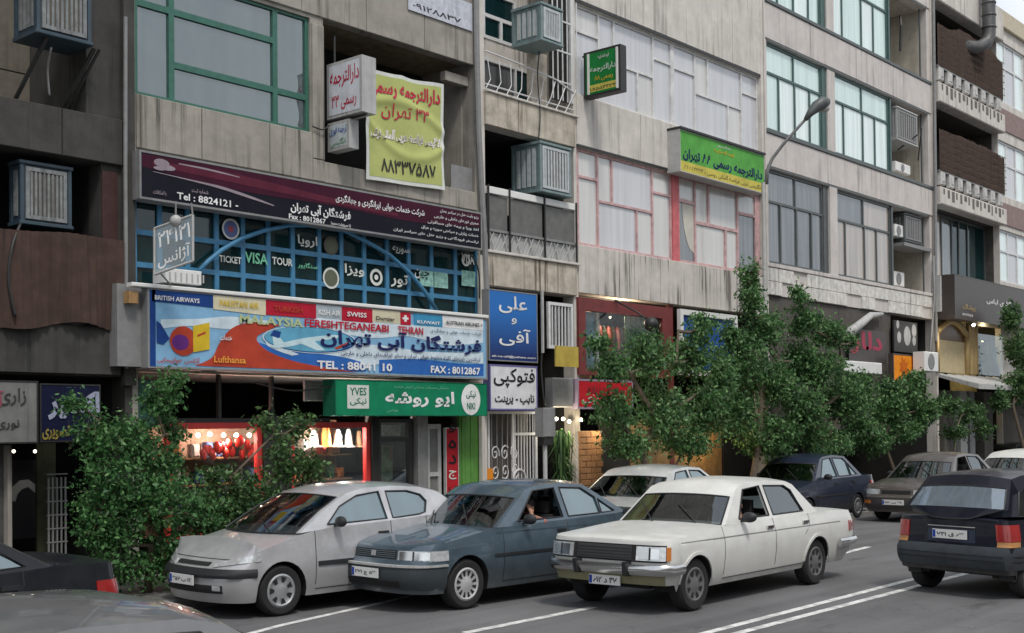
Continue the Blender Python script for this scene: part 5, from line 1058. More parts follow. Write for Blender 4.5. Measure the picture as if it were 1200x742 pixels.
# ================================================================ BUILDING E: balconies with reed mats
bE = thing('apartment_building', 'apartment building with reed matted projecting balconies at the right', 'building', (41, D, 0))
XE0, XE1 = XD1 + .003, X(1171, 200)
YE = D + .25; l0b = Z((1097, 3), (1153, 32), Y=YE - .4)
b1t, b1b = Z((1095, 96), (1172, 127), Y=YE - .4), Z((1097, 122), (1174, 151), Y=YE - .4); b2t, b2b = Z((1097, 217), (1174, 241), Y=YE - .4), Z((1097, 241), (1174, 260), Y=YE - .4)
e3b = Z((1097, 322), (1171, 338)); e3s = Z((1097, 371), (1159, 383))
q = MB(); q.plate((XE0, XE1, 0, TOP), [(XE0 + .15, XE1 - .05, b1t, l0b), (XE0 + .15, XE1 - .05, b2t, b1b), (XE0 + .15, XE1 - .05, e3b, b2b), (XE0 + .15, XE1 - .05, .12, e3s)], D + .02, D + .25); q.build('wall', M_CONC_C, bE)
q = MB(); q.box(XE0, XE1, D + .26, BACK, TOP - .3, TOP); q.build('roof', M_CONC_C, bE); backwall(bE, XE0, XE1, M_CONC_C)
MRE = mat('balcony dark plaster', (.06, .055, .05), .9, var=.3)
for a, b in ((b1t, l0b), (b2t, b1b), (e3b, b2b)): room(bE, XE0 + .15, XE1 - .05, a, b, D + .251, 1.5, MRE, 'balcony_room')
room(bE, XE0 + .15, XE1 - .05, .12, e3s, D + .251, 3, M_DARK, 'shop_interior')
for (zt_, zb2, zl) in ((l0b + 1.2, l0b, 0), (b1t, b1b, 1), (b2t, b2b, 1)):
    tbox('balcony_slab', M_CONC_C, bE, XE0 + .1, XE1 + .1, YE - .45, D + .02, zb2, zb2 + (zt_ - zb2) * .92, b=.03)
    if zl:
        for i in range(16):
            a = XE0 + .3 + i * (XE1 - XE0 - .3) / 16; tbox('stain_drip', mat('dark drip stain', (.13, .12, .11), .9, var=.3), bE, a, a + .10 + .05 * (i % 3), YE - .457, YE - .447, zt_ - .12 - .2 * ((i * 7) % 5) / 5 - .25 * (zt_ - zb2), zt_ - .1)
        zq = zt_ + .02; hq = .40
        bl = thing('balcony_balustrade', 'row of white square blocks on the %s reed balcony' % ('upper' if zt_ == b1t else 'lower'), 'balustrade', (XE0, YE, zq))
        for i in range(8):
            a = XE0 + .2 + i * (XE1 - XE0 - .05) / 8; q = MB(); q.bev(a, a + .36, YE - .43, YE - .3, zq, zq + hq, .03); q.bev(a + .09, a + .27, YE - .45, YE - .431, zq + .1, zq + .3, .01); q.build('block', mat('grimy white block', (.50, .49, .47), .7, var=.25, scale=5, streak=1), bl)
        tbox('rail', M_GREY, bl, XE0 + .1, XE1 + .05, YE - .40, YE - .34, zq + hq + .003, zq + hq + .04)
        # reed mat
        z0_, z1_ = zq + hq + .045, zq + hq + .05 + (1.55 if zt_ == b1t else 1.35)
        mt = thing('reed_mat', 'brown reed mat screening the %s projecting balcony' % ('upper' if zt_ == b1t else 'lower'), 'mat', (XE0, YE, z0_)); n = 150; q = MB()
        rr = random.Random(int(zt_ * 10))
        for i in range(n):
            a = XE0 + .2 + i * (XE1 - XE0 - .1) / n; yy_ = YE - .38 - .012 * math.sin(i * .21) - rr.uniform(0, .01); d = .016
            top = z1_ - .25 * max(0, math.sin(i * .045 + 1)) * (1 if zt_ == b1t else .3) - rr.uniform(0, .05); q.add([(a, yy_, z0_), (a + .028, yy_ - d, z0_), (a + .042, yy_, z0_), (a, yy_, top), (a + .028, yy_ - d, top), (a + .042, yy_, top)], [(0, 1, 4, 3), (1, 2, 5, 4)])
        q.build('reeds', M_REED, mt, kind='stuff')
        for j in range(6): tbox('binding', M_REED, mt, XE0 + .2, XE1 + .05, YE - .475, YE - .465, z0_ + .12 + j * .22, z0_ + .14 + j * .22)
q = MB(); dx = X(1159, 25, YE - .75); q.tube([(dx, YE - .75, TOP), (dx, YE - .75, Z((1160, 42), Y=YE - .7)), (dx - .1, YE - .7, Z((1160, 52), Y=YE - .7)), (dx - .5, YE - .55, Z((1150, 54), Y=YE - .7)), (dx - 1.8, YE + .3, Z((1150, 54), Y=YE - .7))], .21, 14)
dk = q.build('air_duct', M_DUCT, None, smooth=True, angle=60); tag(dk, 'fat dark air duct elbow beside the top reed balcony', 'duct')
for k in range(3): z = Z((1160, 8 + k * 14), Y=YE - .7); q = MB(); q.lathe((dx, YE - .75, z), [(.21, 0), (.235, .02), (.235, .06), (.21, .08)], 14); q.build('seam_ring', M_DUCT, dk, smooth=True)
pipe('grey rain pipe between the pinkish building and the reed balconies', [P(1093, -60, D - .12), P(1096, 200, D - .12), P(1097, 400, D - .12)], .05, M_GREY)
# third floor glazing
x0, x1 = X(1099, 300, D + .3), XE1 - .05
window(bE, (XE0 + .15, x1, e3b, b2b - .02), rows(XE0 + .2, x1 - .03, (e3b + .04, b2b - .06), ([X(1113, 290), X(1122, 290), X(1134, 290), X(1142, 290), X(1152, 290)],)), D + .5, M_GREYFR, [G_TEALW, G_WARM, G_GREY, G_DARK, G_DARK, G_DARK], .07, .06)
# dark fascia
x0, x1, z0, z1 = R4(1119, 326, 374, 1290, 356, 399, D - .7)
sg, f = sign('dark_fascia_sign', 'dark brown fascia sign with small gold script over the gold shopfront', x0, x1, z0, z1, D - .7, .6, M_BROWNSIGN, M_BROWNSIGN)
text('پوشاک', M_GOLD, sg, X(1128, 360, D - .7), X(1143, 360, D - .7), Z((1135, 365), Y=D - .7), Z((1135, 357), Y=D - .7), D - .705, persian=True, bold=.03); text('BOUTIQUE', M_WHITE, sg, X(1128, 370, D - .7), X(1140, 370, D - .7), Z((1135, 371), Y=D - .7), Z((1135, 368), Y=D - .7), D - .705)
text('گالری لباس', M_WHITE, sg, X(1156, 360, D - .7), X(1185, 360, D - .7), Z((1170, 359), Y=D - .7), Z((1170, 351), Y=D - .7), D - .705, persian=True, bold=.03)
t, xw, Yo, zb_, zt_ = projecting('projecting_sign', 'tall white projecting sign at the end of the dark fascia', 0, 0, D - .05, 1108, 1116, (322, 321), (372, 374), .6, M_WHITE, M_WHITE, [])
tag(tbox('white_cooler', M_LGREY, None, X(1099, 350, D - .2), X(1107, 350, D - .2), D - .3, D + .2, Z((1103, 366), Y=D - .2), Z((1103, 324), Y=D - .2), b=.02), 'pale louvred box between the rain pipe and tall white sign', 'box')
# gold shopfront
gf = thing('gold_shopfront', 'gold framed arched shop window with beige panel at the right', 'shopfront', (XE0, D, .12)); yF = D - .1
ax0, ax1 = X(1099, 410, yF), X(1133, 410, yF); az0, az1 = Z((1115, 437), Y=yF), Z((1115, 391), Y=yF); q = MB()
arcp = [(ax0 + (ax1 - ax0) * u, az1 + .38 * math.sin(math.pi * u)) for u in [i / 12 for i in range(13)]]
q.tube([(a, yF, b) for a, b in arcp], .1, 8); q.tube([(ax1, yF, az1), (ax1, yF, az0)], .1, 8); q.tube([(ax0, yF, az1), (ax0, yF, az0)], .06, 8); q.build('arch_frame', M_GOLD, gf, smooth=True)
poly(mat('brown curtained glass', (.12, .07, .04), .3), gf, arcp + [(ax1, az0 + 1.0), (ax0, az0 + 1.0)], yF + .05, 'arched_pane'); tbox('beige_panel', mat('beige stone panel', (.45, .37, .22), .6), gf, ax0, ax1, yF + .04, yF + .08, az0, az0 + 1.0)
for a in (1137, 1142): q = MB(); q.lathe((X(a, 420, yF), yF, az0), [(.12, 0), (.12, 2.4)], 10); q.build('gold_column', M_GOLD, gf, smooth=True, angle=40)
x0, x1 = X(1145, 410, yF), X(1175, 410, yF); z0, z1 = az0, Z((1155, 392), Y=yF); tbox('glass', G_SHOP, gf, x0, x1, yF, yF + .01, z0, z1); tbox('lit_wall', mat('yellow shop wall', (.55, .42, .16), .8, var=.4), gf, x0, x1, D + .8, D + .82, z0 - .5, z1 + .3)
q = MB(); c = P(1161, 440, D + .3); q.lathe((c.x, c.y, z0 - .3), [(.32, 0), (.22, .7), (.14, 1.0), (.2, 1.3), (.05, 1.42)], 10); tag(q.build('dress_form', M_DARK, None, smooth=True), 'black dress on a form in the yellow lit shop window', 'mannequin')
bulb(1141, 381, D - .9, .05, 12, 'bright spot lamp under the dark fascia', (1, .95, .85)); plamp(1152, 400, D + .1, 22, (1, .8, .45)); plamp(1120, 388, D - .8, 7, (1, .85, .6))
# awning
aw = thing('metal_awning', 'pale grey sheet awning over the right hand shops', 'awning', (XE0, D, 2.9)); x0, x1 = X(1097, 445), X(1215, 445); zA = Z((1100, 437), Y=D - .3); q = MB()
q.add([(x0, D, zA), (x1, D, zA), (x1, D - 1.3, zA - .35), (x0, D - 1.3, zA - .35), (x0, D, zA - .08), (x1, D, zA - .08), (x1, D - 1.3, zA - .5), (x0, D - 1.3, zA - .5)], [(0, 1, 2, 3), (7, 6, 5, 4), (3, 2, 6, 7), (0, 3, 7, 4), (1, 5, 6, 2)]); q.build('sheet', M_LGREY, aw)
for i in range(14): a = x0 + .2 + i * (x1 - x0) / 14; q = MB(); q.bar((a, D, zA + .02), (a, D - 1.29, zA - .33), .05, .03); q.build('seam', M_WHITE, aw)
for a, b, m in ((1103, 1113, M_INT), (1122, 1130, M_LGREY), (1133, 1139, M_GREY), (1150, 1160, M_INT)): tbox('ground_pillar', m, bE, X(a, 500), X(b, 500), D - .1, D + .2, .11, zA - .5)

# ================================================================ BUILDING F, beyond
bF = thing('apartment_building', 'farthest white building with brown bands and curtained windows at right edge', 'building', (50, D, 0)); YF = D + .15
XF0, XF1 = XE1 + .003, XE1 + 22
f1t, f1b, f2t, f2b = Z((1170, 46), (1200, 65), Y=YF), Z((1170, 113), (1200, 137), Y=YF), Z((1172, 163), (1200, 178), Y=YF), Z((1174, 228), (1200, 240), Y=YF); FT = Z((1170, 13), (1200, 33), Y=YF)
f3t, f3b = Z((1180, 272), (1200, 276), Y=YF), Z((1180, 330), (1200, 337), Y=YF)
xs_ = [XF0 + .3 + i * 3.2 for i in range(7)]; hl_ = [(a, a + 2.9, z0, z1) for a in xs_[:6] for z0, z1 in ((f1b, f1t), (f2b, f2t), (f3b, f3t))]
q = MB(); q.plate((XF0, XF1, 0, FT), hl_, YF, YF + .3); q.build('wall', M_CONC_C, bF); q = MB(); q.box(XF0, XF1, YF + .31, BACK, FT - .3, FT - .002); q.build('roof', M_CONC_C, bF); backwall(bF, XF0, XF1, M_CONC_C, FT)
tbox('parapet', mat('cream parapet', (.50, .44, .33), .8), bF, XF0, XF1, YF - .12, YF - .002, FT - .55, FT + .05, b=.02)
M_BBAND = mat('dusky brown band', (.24, .17, .16), .8, var=.15)
for z0, z1 in ((f1b - 1.0, f1b - .25), (f2b - 1.0, f2b - .25)): tbox('brown_band', M_BBAND, bF, XF0, XF1, YF - .04, YF - .002, z0, z1)
tbox('end_wall', M_CONC_C, bF, XF1 - .3, XF1, YF + .31, BACK, 0, FT - .35)
for a, b, z0, z1 in hl_:
    w = window(bF, (a, b, z0, z1), rows(a + .03, b - .03, (z0 + .03, z0 + (z1 - z0) * .6, z1 - .03), ([a + 1, a + 1.95], [a + 1, a + 1.95])), YF + .06, M_WHITEFR, [G_TEALW, G_SHADE, G_TEALW], .08, .07)
    room(bF, a, b, z0, z1, YF + .301, .6, M_INTW)
tbox('shopfront', M_INT, bF, XF0 + .2, XF1, YF - .05, YF - .002, .12, 3.4)

# ================================================================ street lamp
LY = D - .75
b0 = P(898, 470, LY); sl_ = thing('street_lamp', 'grey street lamp with curved arm in front of the pinkish building', 'street lamp', (b0.x, LY, .1)); q = MB()
q.tube([(b0.x, LY, .1), (b0.x, LY, .5)], .10, 10); q.tube([(b0.x, LY, .5), (b0.x, LY, Z((898, 215), Y=LY))], [.06, .045], 10); q.build('pole', M_LGREY, sl_, smooth=True, angle=50)
def LP(px, py, y): return P(px, py, y)
arm = [LP(898, 216, LY), LP(899, 200, LY - .04), LP(905, 186, LY - .15), LP(917, 170, LY - .4), LP(933, 152, LY - .7), LP(950, 133, LY - 1.0)]
q = MB(); q.tube(arm, [.05, .045, .04, .038, .035, .035], 8); q.build('arm', M_GREY, sl_, smooth=True)
q = MB(); q.tube([LP(944, 140, LY - .95), LP(950, 132, LY - 1.02), LP(957, 125, LY - 1.1), LP(965, 120, LY - 1.2), LP(972, 119, LY - 1.3)], [.05, .09, .14, .15, .07], 10); q.build('lamp_head', M_GREYFR, sl_, smooth=True)
q = MB(); q.ball(LP(966, 127, LY - 1.18), (.13, .13, .10), 8, 6); q.build('lens', M_LGREY, sl_, smooth=True)
# ================================================================ CARS
def lerp_prof(pts):
    xs = [p[0] for p in pts]; ys = [p[1] for p in pts]; return lambda v: float(np.interp(v, xs, ys))
class Car:
    """local frame: x from nose (0) to tail (L), y across, z up; built of a lower shell, panes, lamps, bumpers, wheels"""
    def __init__(s, label, cfg, paint, near, yaw, group='cars on the street'):
        s.c = c = cfg; s.L, s.W = c['L'], c['W']; s.a = c.get('a', .42); s.ar = c.get('ar', .35); s.n = c.get('n', 3.6); s.nr = c.get('nr', 4.5)
        s.xf = lerp_prof(c['xf']); s.xr = lerp_prof(c['xr']); s.top = lerp_prof(smooth(c['top'], 4)); s.wz = lerp_prof(c['wz']); s.paint = paint
        # anchor: contact point of the near front wheel (local xw1, -W) at 'near'
        s.t = thing('parked_car' if c.get('parked') else 'car', label, 'car', (near[0], near[1], 0), group, rotz=yaw)
        s.t['kindless'] = 0; del s.t['kindless']
        s.off = Vector((c['xw1'] if c.get('anchor', 'f') == 'f' else c['xw2'], -s.W + .06, 0)) if not c.get('flip') else Vector((c['xw2'], s.W - .06, 0))
        s.build()
    def B(s, q, name, m, parent=None, **k):
        q.v = [(x - s.off.x, y - s.off.y, z) for x, y, z in q.v]; par = parent or s.t; ORG[par.name] = (Vector((0, 0, 0)), 0)
        if k.get('smooth') and 'angle' not in k: k['angle'] = 38
        return q.build(name, m, par, **k)
    # ---- surface of the shell
    def cosx(s, x, z):
        """half width at x, z"""
        w = s.wz(z); f = s.xf(z); r = s.L - s.xr(z)
        if x < s.a: q = min(max((x - f) / (s.a - f), 0), 1); return w * max(1 - (1 - q) ** s.n, 0) ** (1 / s.n)
        if x > s.L - s.ar: q = min(max((r - x) / (r - (s.L - s.ar)), 0), 1); return w * max(1 - (1 - q) ** s.nr, 0) ** (1 / s.nr)
        return w
    def front(s, yn, z, off=0, rear=False):
        """point on the nose or tail skin; |yn|<=1 across, beyond 1 metres along the side"""
        n, a = (s.nr, s.ar) if rear else (s.n, s.a); w = s.wz(z); f = s.xr(z) if rear else s.xf(z); ay = abs(yn)
        if ay <= 1:
            c = max(1 - ay ** n, 0) ** (1 / n); x = f * c + a * (1 - c); y = w * ay
            e = .003; c2 = max(1 - max(ay - e, 0) ** n, 0) ** (1 / n); dx = (f * c + a * (1 - c)) - (f * c2 + a * (1 - c2)); dy = w * e; l = math.hypot(dx, dy) or 1
            nx, ny = -dy / l, dx / l
            if ay < .01: nx, ny = -1, 0
        else: x = a + (ay - 1); y = w; nx, ny = 0, 1
        x += nx * off; y += ny * off; y = math.copysign(y, yn) if yn else 0
        return Vector((s.L - x if rear else x, y, z))
    def patch(s, name, m, y0, y1, zb, zt, off=.012, rear=False, nx=10, nz=3, parent=None, mirror=False, round_=.0, back=-.02, **k):
        zbf = zb if callable(zb) else (lambda u: zb); ztf = zt if callable(zt) else (lambda u: zt); objs = []
        for sg in ((1, -1) if mirror else (1,)):
            q = MB(); F = []; Bk = []
            for j in range(nz + 1):
                for i in range(nx + 1):
                    u = i / nx; v = j / nz; yn = (y0 + (y1 - y0) * u) * sg; z = zbf(u) + (ztf(u) - zbf(u)) * v
                    o = off - (round_ * (abs(2 * v - 1) ** 3)) ; F.append(s.front(yn, z, o, rear)); Bk.append(s.front(yn, z, back, rear))
            N = nx + 1; fs = [(j * N + i, j * N + i + 1, (j + 1) * N + i + 1, (j + 1) * N + i) for j in range(nz) for i in range(nx)]; K = len(F)
            rim = [i for i in range(N)] + [j * N + nx for j in range(1, nz + 1)] + [nz * N + i for i in range(nx - 1, -1, -1)] + [j * N for j in range(nz - 1, 0, -1)]
            fs += [(rim[i], rim[(i + 1) % len(rim)], rim[(i + 1) % len(rim)] + K, rim[i] + K) for i in range(len(rim))]
            q.add(F + Bk, fs); objs.append(s.B(q, name, m, parent, smooth=True, **k))
        return objs
    def side(s, name, m, pts, w=None, off=.003, sides=(-1, 1), thick=None, parent=None, z_gh=True):
        """ribbon along (x, z) points on the flank"""
        for sg in sides:
            q = MB(); P_ = [Vector((x, sg * (s.flank(x, z) + off), z)) for x, z in pts]; q0 = []
            for i, p in enumerate(P_):
                d = P_[min(i + 1, len(P_) - 1)] - P_[max(i - 1, 0)]; d = Vector((d.x, 0, d.z)).normalized(); nn = Vector((-d.z, 0, d.x)) * (w / 2); q0 += [p - nn, p + nn]
            fs = [(2 * i, 2 * i + 2, 2 * i + 3, 2 * i + 1) for i in range(len(P_) - 1)]
            if thick:
                K = len(q0); q0 += [v + Vector((0, -sg * thick, 0)) for v in q0]; fs += [(2 * i, 2 * i + 2, 2 * i + 2 + K, 2 * i + K) for i in range(len(P_) - 1)] + [(2 * i + 1, 2 * i + 3, 2 * i + 3 + K, 2 * i + 1 + K) for i in range(len(P_) - 1)] + [(0, 1, 1 + K, K), (K - 2, K - 1, 2 * K - 1, 2 * K - 2)]
            q.add(q0, fs); s.B(q, name, m, parent)
    def flank(s, x, z):
        zb = s.top(x)
        if z <= zb + 1e-6: return s.cosx(x, z)
        return s.cosx(x, zb) - (z - zb) * s.c['tumble'] - .004
    def build(s):
        c = s.c; L, W_, R = s.L, s.W, c['R']; zc = c['rw']; z0 = c['z0']; c['doors'] = c['doors']
        ph = [i / 10 * math.pi / 2 for i in range(11)]; st = []
        for p in ph: st.append(('f', p))
        xs = set(np.arange(s.a + .08, L - s.ar - .04, .09).round(4).tolist())
        for xw in (c['xw1'], c['xw2']):
            xs = {x for x in xs if abs(x - xw) > R + .02}
            xs |= {xw - R - .002, xw + R + .002} | {xw - R * math.cos(t) for t in [i / 14 * math.pi for i in range(15)]}
        for d in c['doors']:
            xs = {x for x in xs if abs(x - d) > .02} | {d}
        xs = sorted(x for x in xs if s.a < x < L - s.ar)
        st += [('s', x) for x in xs] + [('r', p) for p in ph[::-1]]
        T = [0, .12, .26, .42, .58, .74, .87, .95, 1.0]
        def zl(x):
            for xw in (c['xw1'], c['xw2']):
                if abs(x - xw) <= R + 1e-4: return zc + math.sqrt(max(R * R - (x - xw) ** 2, 0))
            return z0
        ring = []
        for k, v in st:
            col = []
            for t in T:
                if k == 's': a, b = zl(v), s.top(v)
                elif k == 'f': a, b = c.get('zf0', z0), s.top(s.a * (1 - abs(math.cos(v)) ** (2 / s.n)) + c['xf'][-1][1])
                else: a, b = c.get('zr0', z0), s.top(L - s.ar * (1 - abs(math.cos(v)) ** (2 / s.nr)) - c['xr'][-1][1])
                z = a + t * (b - a)
                if k == 's': p = Vector((v, s.cosx(v, z), z))
                else:
                    n = s.n if k == 'f' else s.nr; p = s.front(min(math.sin(v) ** (2 / n) if v > 1e-6 else 0, 1), z, 0, k == 'r')
                col.append(p)
            ring.append((k, v, col))
        body = MB(); doors = {}
        d = c['doors']
        def in_door(k0, v0, v1, j):
            if k0 != 's' or j < 1: return -1
            for i in range(len(d) - 1):
                if v0 >= d[i] - 1e-4 and v1 <= d[i + 1] + 1e-4 and abs((v0 + v1) / 2 - c['xw2']) > R and abs((v0 + v1) / 2 - c['xw1']) > R: return i
            return -1
        for sg in (1, -1):
            for i in range(len(ring) - 1):
                (k0, v0, a), (k1, v1, b) = ring[i], ring[i + 1]
                for j in range(len(T) - 1):
                    di = in_door('s' if k0 == k1 == 's' else 'x', v0, v1, j)
                    tgt = body if di < 0 else doors.setdefault((sg, di), MB())
                    pts = [a[j], b[j], b[j + 1], a[j + 1]]; pts = [(p.x, p.y * sg, p.z) for p in (pts if sg > 0 else pts[::-1])]
                    tgt.add(pts, [(0, 1, 2, 3)])
        # hood, deck
        def crown(x): return c.get('crown', .035)
        xa, xd = c['roof'][0][0], c['roof'][-1][0]; CC = [-1, -.93, -.8, -.55, -.25, 0, .25, .55, .8, .93, 1]
        def row(p):
            x, w, z = p; return [(x, w * q_, z + crown(x) * (1 - abs(q_) ** 2.5) * min(1, (w / W_) ** 2) - .0) for q_ in CC]
        tops = [(r[2][-1].x, r[2][-1].y, r[2][-1].z) for r in ring]
        for rng in ([t for t in tops if t[0] <= xa + .25], [t for t in tops if t[0] >= xd - .12]):
            rr = [row(t) for t in rng]
            for i in range(len(rr) - 1):
                for j in range(len(CC) - 1): body.add([rr[i][j], rr[i][j + 1], rr[i + 1][j + 1], rr[i + 1][j]], [(0, 1, 2, 3)])
        # greenhouse sides
        roof = c['roof']; wins = c['windows']; belt = [(x, s.top(x)) for x in np.linspace(xd, xa, 14)]
        outer = [tuple(p[:2]) for p in roof] + [b for b in belt[1:-1]]
        gy = lambda x, z: s.flank(x, z)
        for sg in (1, -1): body.polyplate([outer] + wins, lambda x, z: sg * gy(x, z), lambda x, z: sg * (gy(x, z) - .035))
        # roof skin across
        m_roof, m_ws, m_rw = MB(), MB(), MB()
        n_ws, n_rw = c['nws'], c['nrw']; dense = []; tags = []
        for i in range(len(roof) - 1):
            (x0, z0_), (x1, z1) = roof[i][:2], roof[i + 1][:2]; tg = 'w' if i < n_ws else ('r' if i >= len(roof) - 1 - n_rw else 'b'); k = 4 if tg != 'b' else 2
            for j in range(k): u = j / k; dense.append((x0 + (x1 - x0) * u, z0_ + (z1 - z0_) * u)); tags.append(tg)
        dense.append(roof[-1][:2]); nD = len(dense)
        ztop = max(p[1] for p in roof); zbl = roof[0][1]
        def srow(i):
            x, z = dense[i]; w = gy(x, z) - .002; hfrac = (z - s.top(x)) / (ztop - s.top(x) + 1e-6); out = []
            for q_ in CC:
                e = 1 - abs(q_) ** 2.2; fr = 1 if x < (xa + xd) / 2 else -1; bow = c.get('bow', .10) * max(0, 1 - abs((dense[i][0] - (xa if fr > 0 else xd))) / 1.3)
                out.append((x - fr * bow * e, w * q_, z + e * (.05 * max(0, hfrac) - (.012 if hfrac < .05 else 0))))
            return out
        rr = [srow(i) for i in range(nD)]
        iw = [i for i in range(nD - 1) if tags[i] == 'w']; ir = [i for i in range(nD - 1) if tags[i] == 'r']
        for i in range(nD - 1):
            for j in range(len(CC) - 1):
                edge = j == 0 or j == len(CC) - 2
                g = (tags[i] == 'w' and i < iw[-1] + 1 and not edge and i != iw[-1]) or (tags[i] == 'r' and not edge and i != ir[0] and not (i == ir[-1] and c.get('hatchlip')))
                tgt = (m_ws if tags[i] == 'w' else m_rw) if g else body
                tgt.add([rr[i][j], rr[i][j + 1], rr[i + 1][j + 1], rr[i + 1][j]], [(0, 1, 2, 3)])
        s.body = s.B(body, 'body', s.paint, smooth=True, merge=.0015)
        s.B(m_ws, 'windscreen', G_CAR, smooth=True, merge=.001); s.B(m_rw, 'rear_window', c.get('grear', G_CAR), smooth=True, merge=.001)
        # dark seals round the screens
        for idx in (iw, ir):
            q = MB()
            if idx:
                lo, hi = (idx[0], idx[-1]) if idx is iw else (idx[0] + 1, idx[-1] + 1)
                loop = [Vector(rr[i][1]) for i in range(lo, hi + 1)] + [Vector(rr[hi][j]) for j in range(2, len(CC) - 1)] + [Vector(rr[i][len(CC) - 2]) for i in range(hi - 1, lo - 1, -1)] + [Vector(rr[lo][j]) for j in range(len(CC) - 3, 0, -1)]
                q.tube(loop, .011, 5, cap=False); s.B(q, 'screen_seal', M_TRIM)
        # side glass
        for k, wn in enumerate(wins):
            for sg in (-1, 1):
                m = c.get('gl', {}).get((k, sg), G_CARR); 
                if m is not None:
                    q = MB(); q.polyplate([wn], lambda x, z: sg * (gy(x, z) - .012), lambda x, z: sg * (gy(x, z) - .016)); s.B(q, 'side_window', m)
                q = MB(); q.tube([(x, sg * (gy(x, z) + .001), z) for x, z in wn + wn[:1]], .011, 5, cap=False); s.B(q, 'window_seal', c.get('seal', M_TRIM))
        # doors
        dh = {}
        for (sg, i), q in doors.items():
            o = s.B(q, 'door', s.paint, smooth=True, merge=.0015); dh[sg, i] = o
            if c['doors'][i + 1] - c['doors'][i] > .4:
                hx = c['doors'][i + 1] - .13; hz = s.top(hx) - c.get('hz', .10); h = MB(); yy = sg * (s.flank(hx, hz) + .012); h.box(hx - .075, hx + .075, min(yy - .012, yy + .012), max(yy - .012, yy + .012), hz - .018, hz + .018); s.B(h, 'handle', c.get('mh', M_TRIM), o)
        # seams of the doors
        for x in d:
            if abs(x - c['xw2']) > R + .01:
                pts = [(x, z) for z in np.linspace(z0 + .06, s.top(x), 8)]; s.side('door_seam', M_TRIM, pts, .010, .0015)
            else:
                pts = [(x + (c['xw2'] - R - .02 - x) * max(0, 1 - t * 1.9), zc + R + .05 + (s.top(x) - zc - R - .05) * t) for t in np.linspace(0, 1, 6)]; s.side('door_seam', M_TRIM, pts, .010, .0015)
        s.side('sill_seam', M_TRIM, [(x, z0 + .07) for x in np.linspace(d[0], min(d[-1], c['xw2'] - R - .03), 8)], .010, .0015)
        # arch lining
        q = MB()
        for xw in (c['xw1'], c['xw2']):
            for sg in (1, -1):
                ar = [(xw - R * math.cos(t), zc + R * math.sin(t)) for t in [i / 14 * math.pi for i in range(15)]]; ar = [(xw - R, z0)] + ar + [(xw + R, z0)]
                yo = [sg * (s.cosx(x, max(z, .2)) - .004) for x, z in ar]; yi = sg * (W_ - .36)
                q.add([(x, y, z) for (x, z), y in zip(ar, yo)] + [(x, yi, z) for x, z in ar], [(i, i + 1, i + 1 + len(ar), i + len(ar)) for i in range(len(ar) - 1)])
                q.add([(x, yi, z) for x, z in ar], [tuple(range(len(ar)))])
        q.box(.25, L - .25, -(W_ - .37), W_ - .37, z0 + .02, z0 + .12); q.box(c['xw1'] + R + .01, c['xw2'] - R - .01, -(W_ - .08), W_ - .08, z0 + .02, z0 + .1)
        q.quad((.3, -(W_ - .37), z0 + .1), (.3, W_ - .37, z0 + .1), (.35, W_ - .37, .5), (.35, -(W_ - .37), .5)); s.B(q, 'underbody', M_INTC)
        # interior
        q = MB(); xs0 = (roof[n_ws][0] + xa) / 2; zb = s.top(xs0)
        q.box(xa + .12, xa + .48, -(W_ - .14), W_ - .14, zb - .35, zb - .02); s.B(q, 'dashboard', M_INTC)
        xm_ = c['seat']; 
        for sx, yy_s in ((xm_, (-.36, .36)), (xm_ + .82, (-.34, .34))):
            for yy in yy_s:
                q = MB(); q.box(sx - .45, sx + .05, yy - .24, yy + .24, .3, .50); q.add([(sx + a_, yy + b_, z_) for z_, a_ in ((.45, 0), (1.0, .16)) for a_, b_ in ((a_, -.24), (a_ + .11, -.22), (a_ + .11, .22), (a_, .24))], [(0, 1, 2, 3), (4, 5, 6, 7), (0, 1, 5, 4), (1, 2, 6, 5), (2, 3, 7, 6), (3, 0, 4, 7)])
                q.box(sx + .18, sx + .26, yy - .12, yy + .12, 1.02, 1.17); s.B(q, 'seat', M_SEAT)
        q = MB(); sw = Vector((xm_ - .62, c.get('drv', -1) * .36, zb + .02)); q.tube([sw + Vector((.17 * math.sin(t) * .35, .18 * math.cos(t), .18 * math.sin(t))) for t in [i / 16 * 2 * math.pi for i in range(17)]], .014, 6, cap=False); s.B(q, 'steering_wheel', M_TRIM)
        # wheels
        rw = c['rw']; proto = None
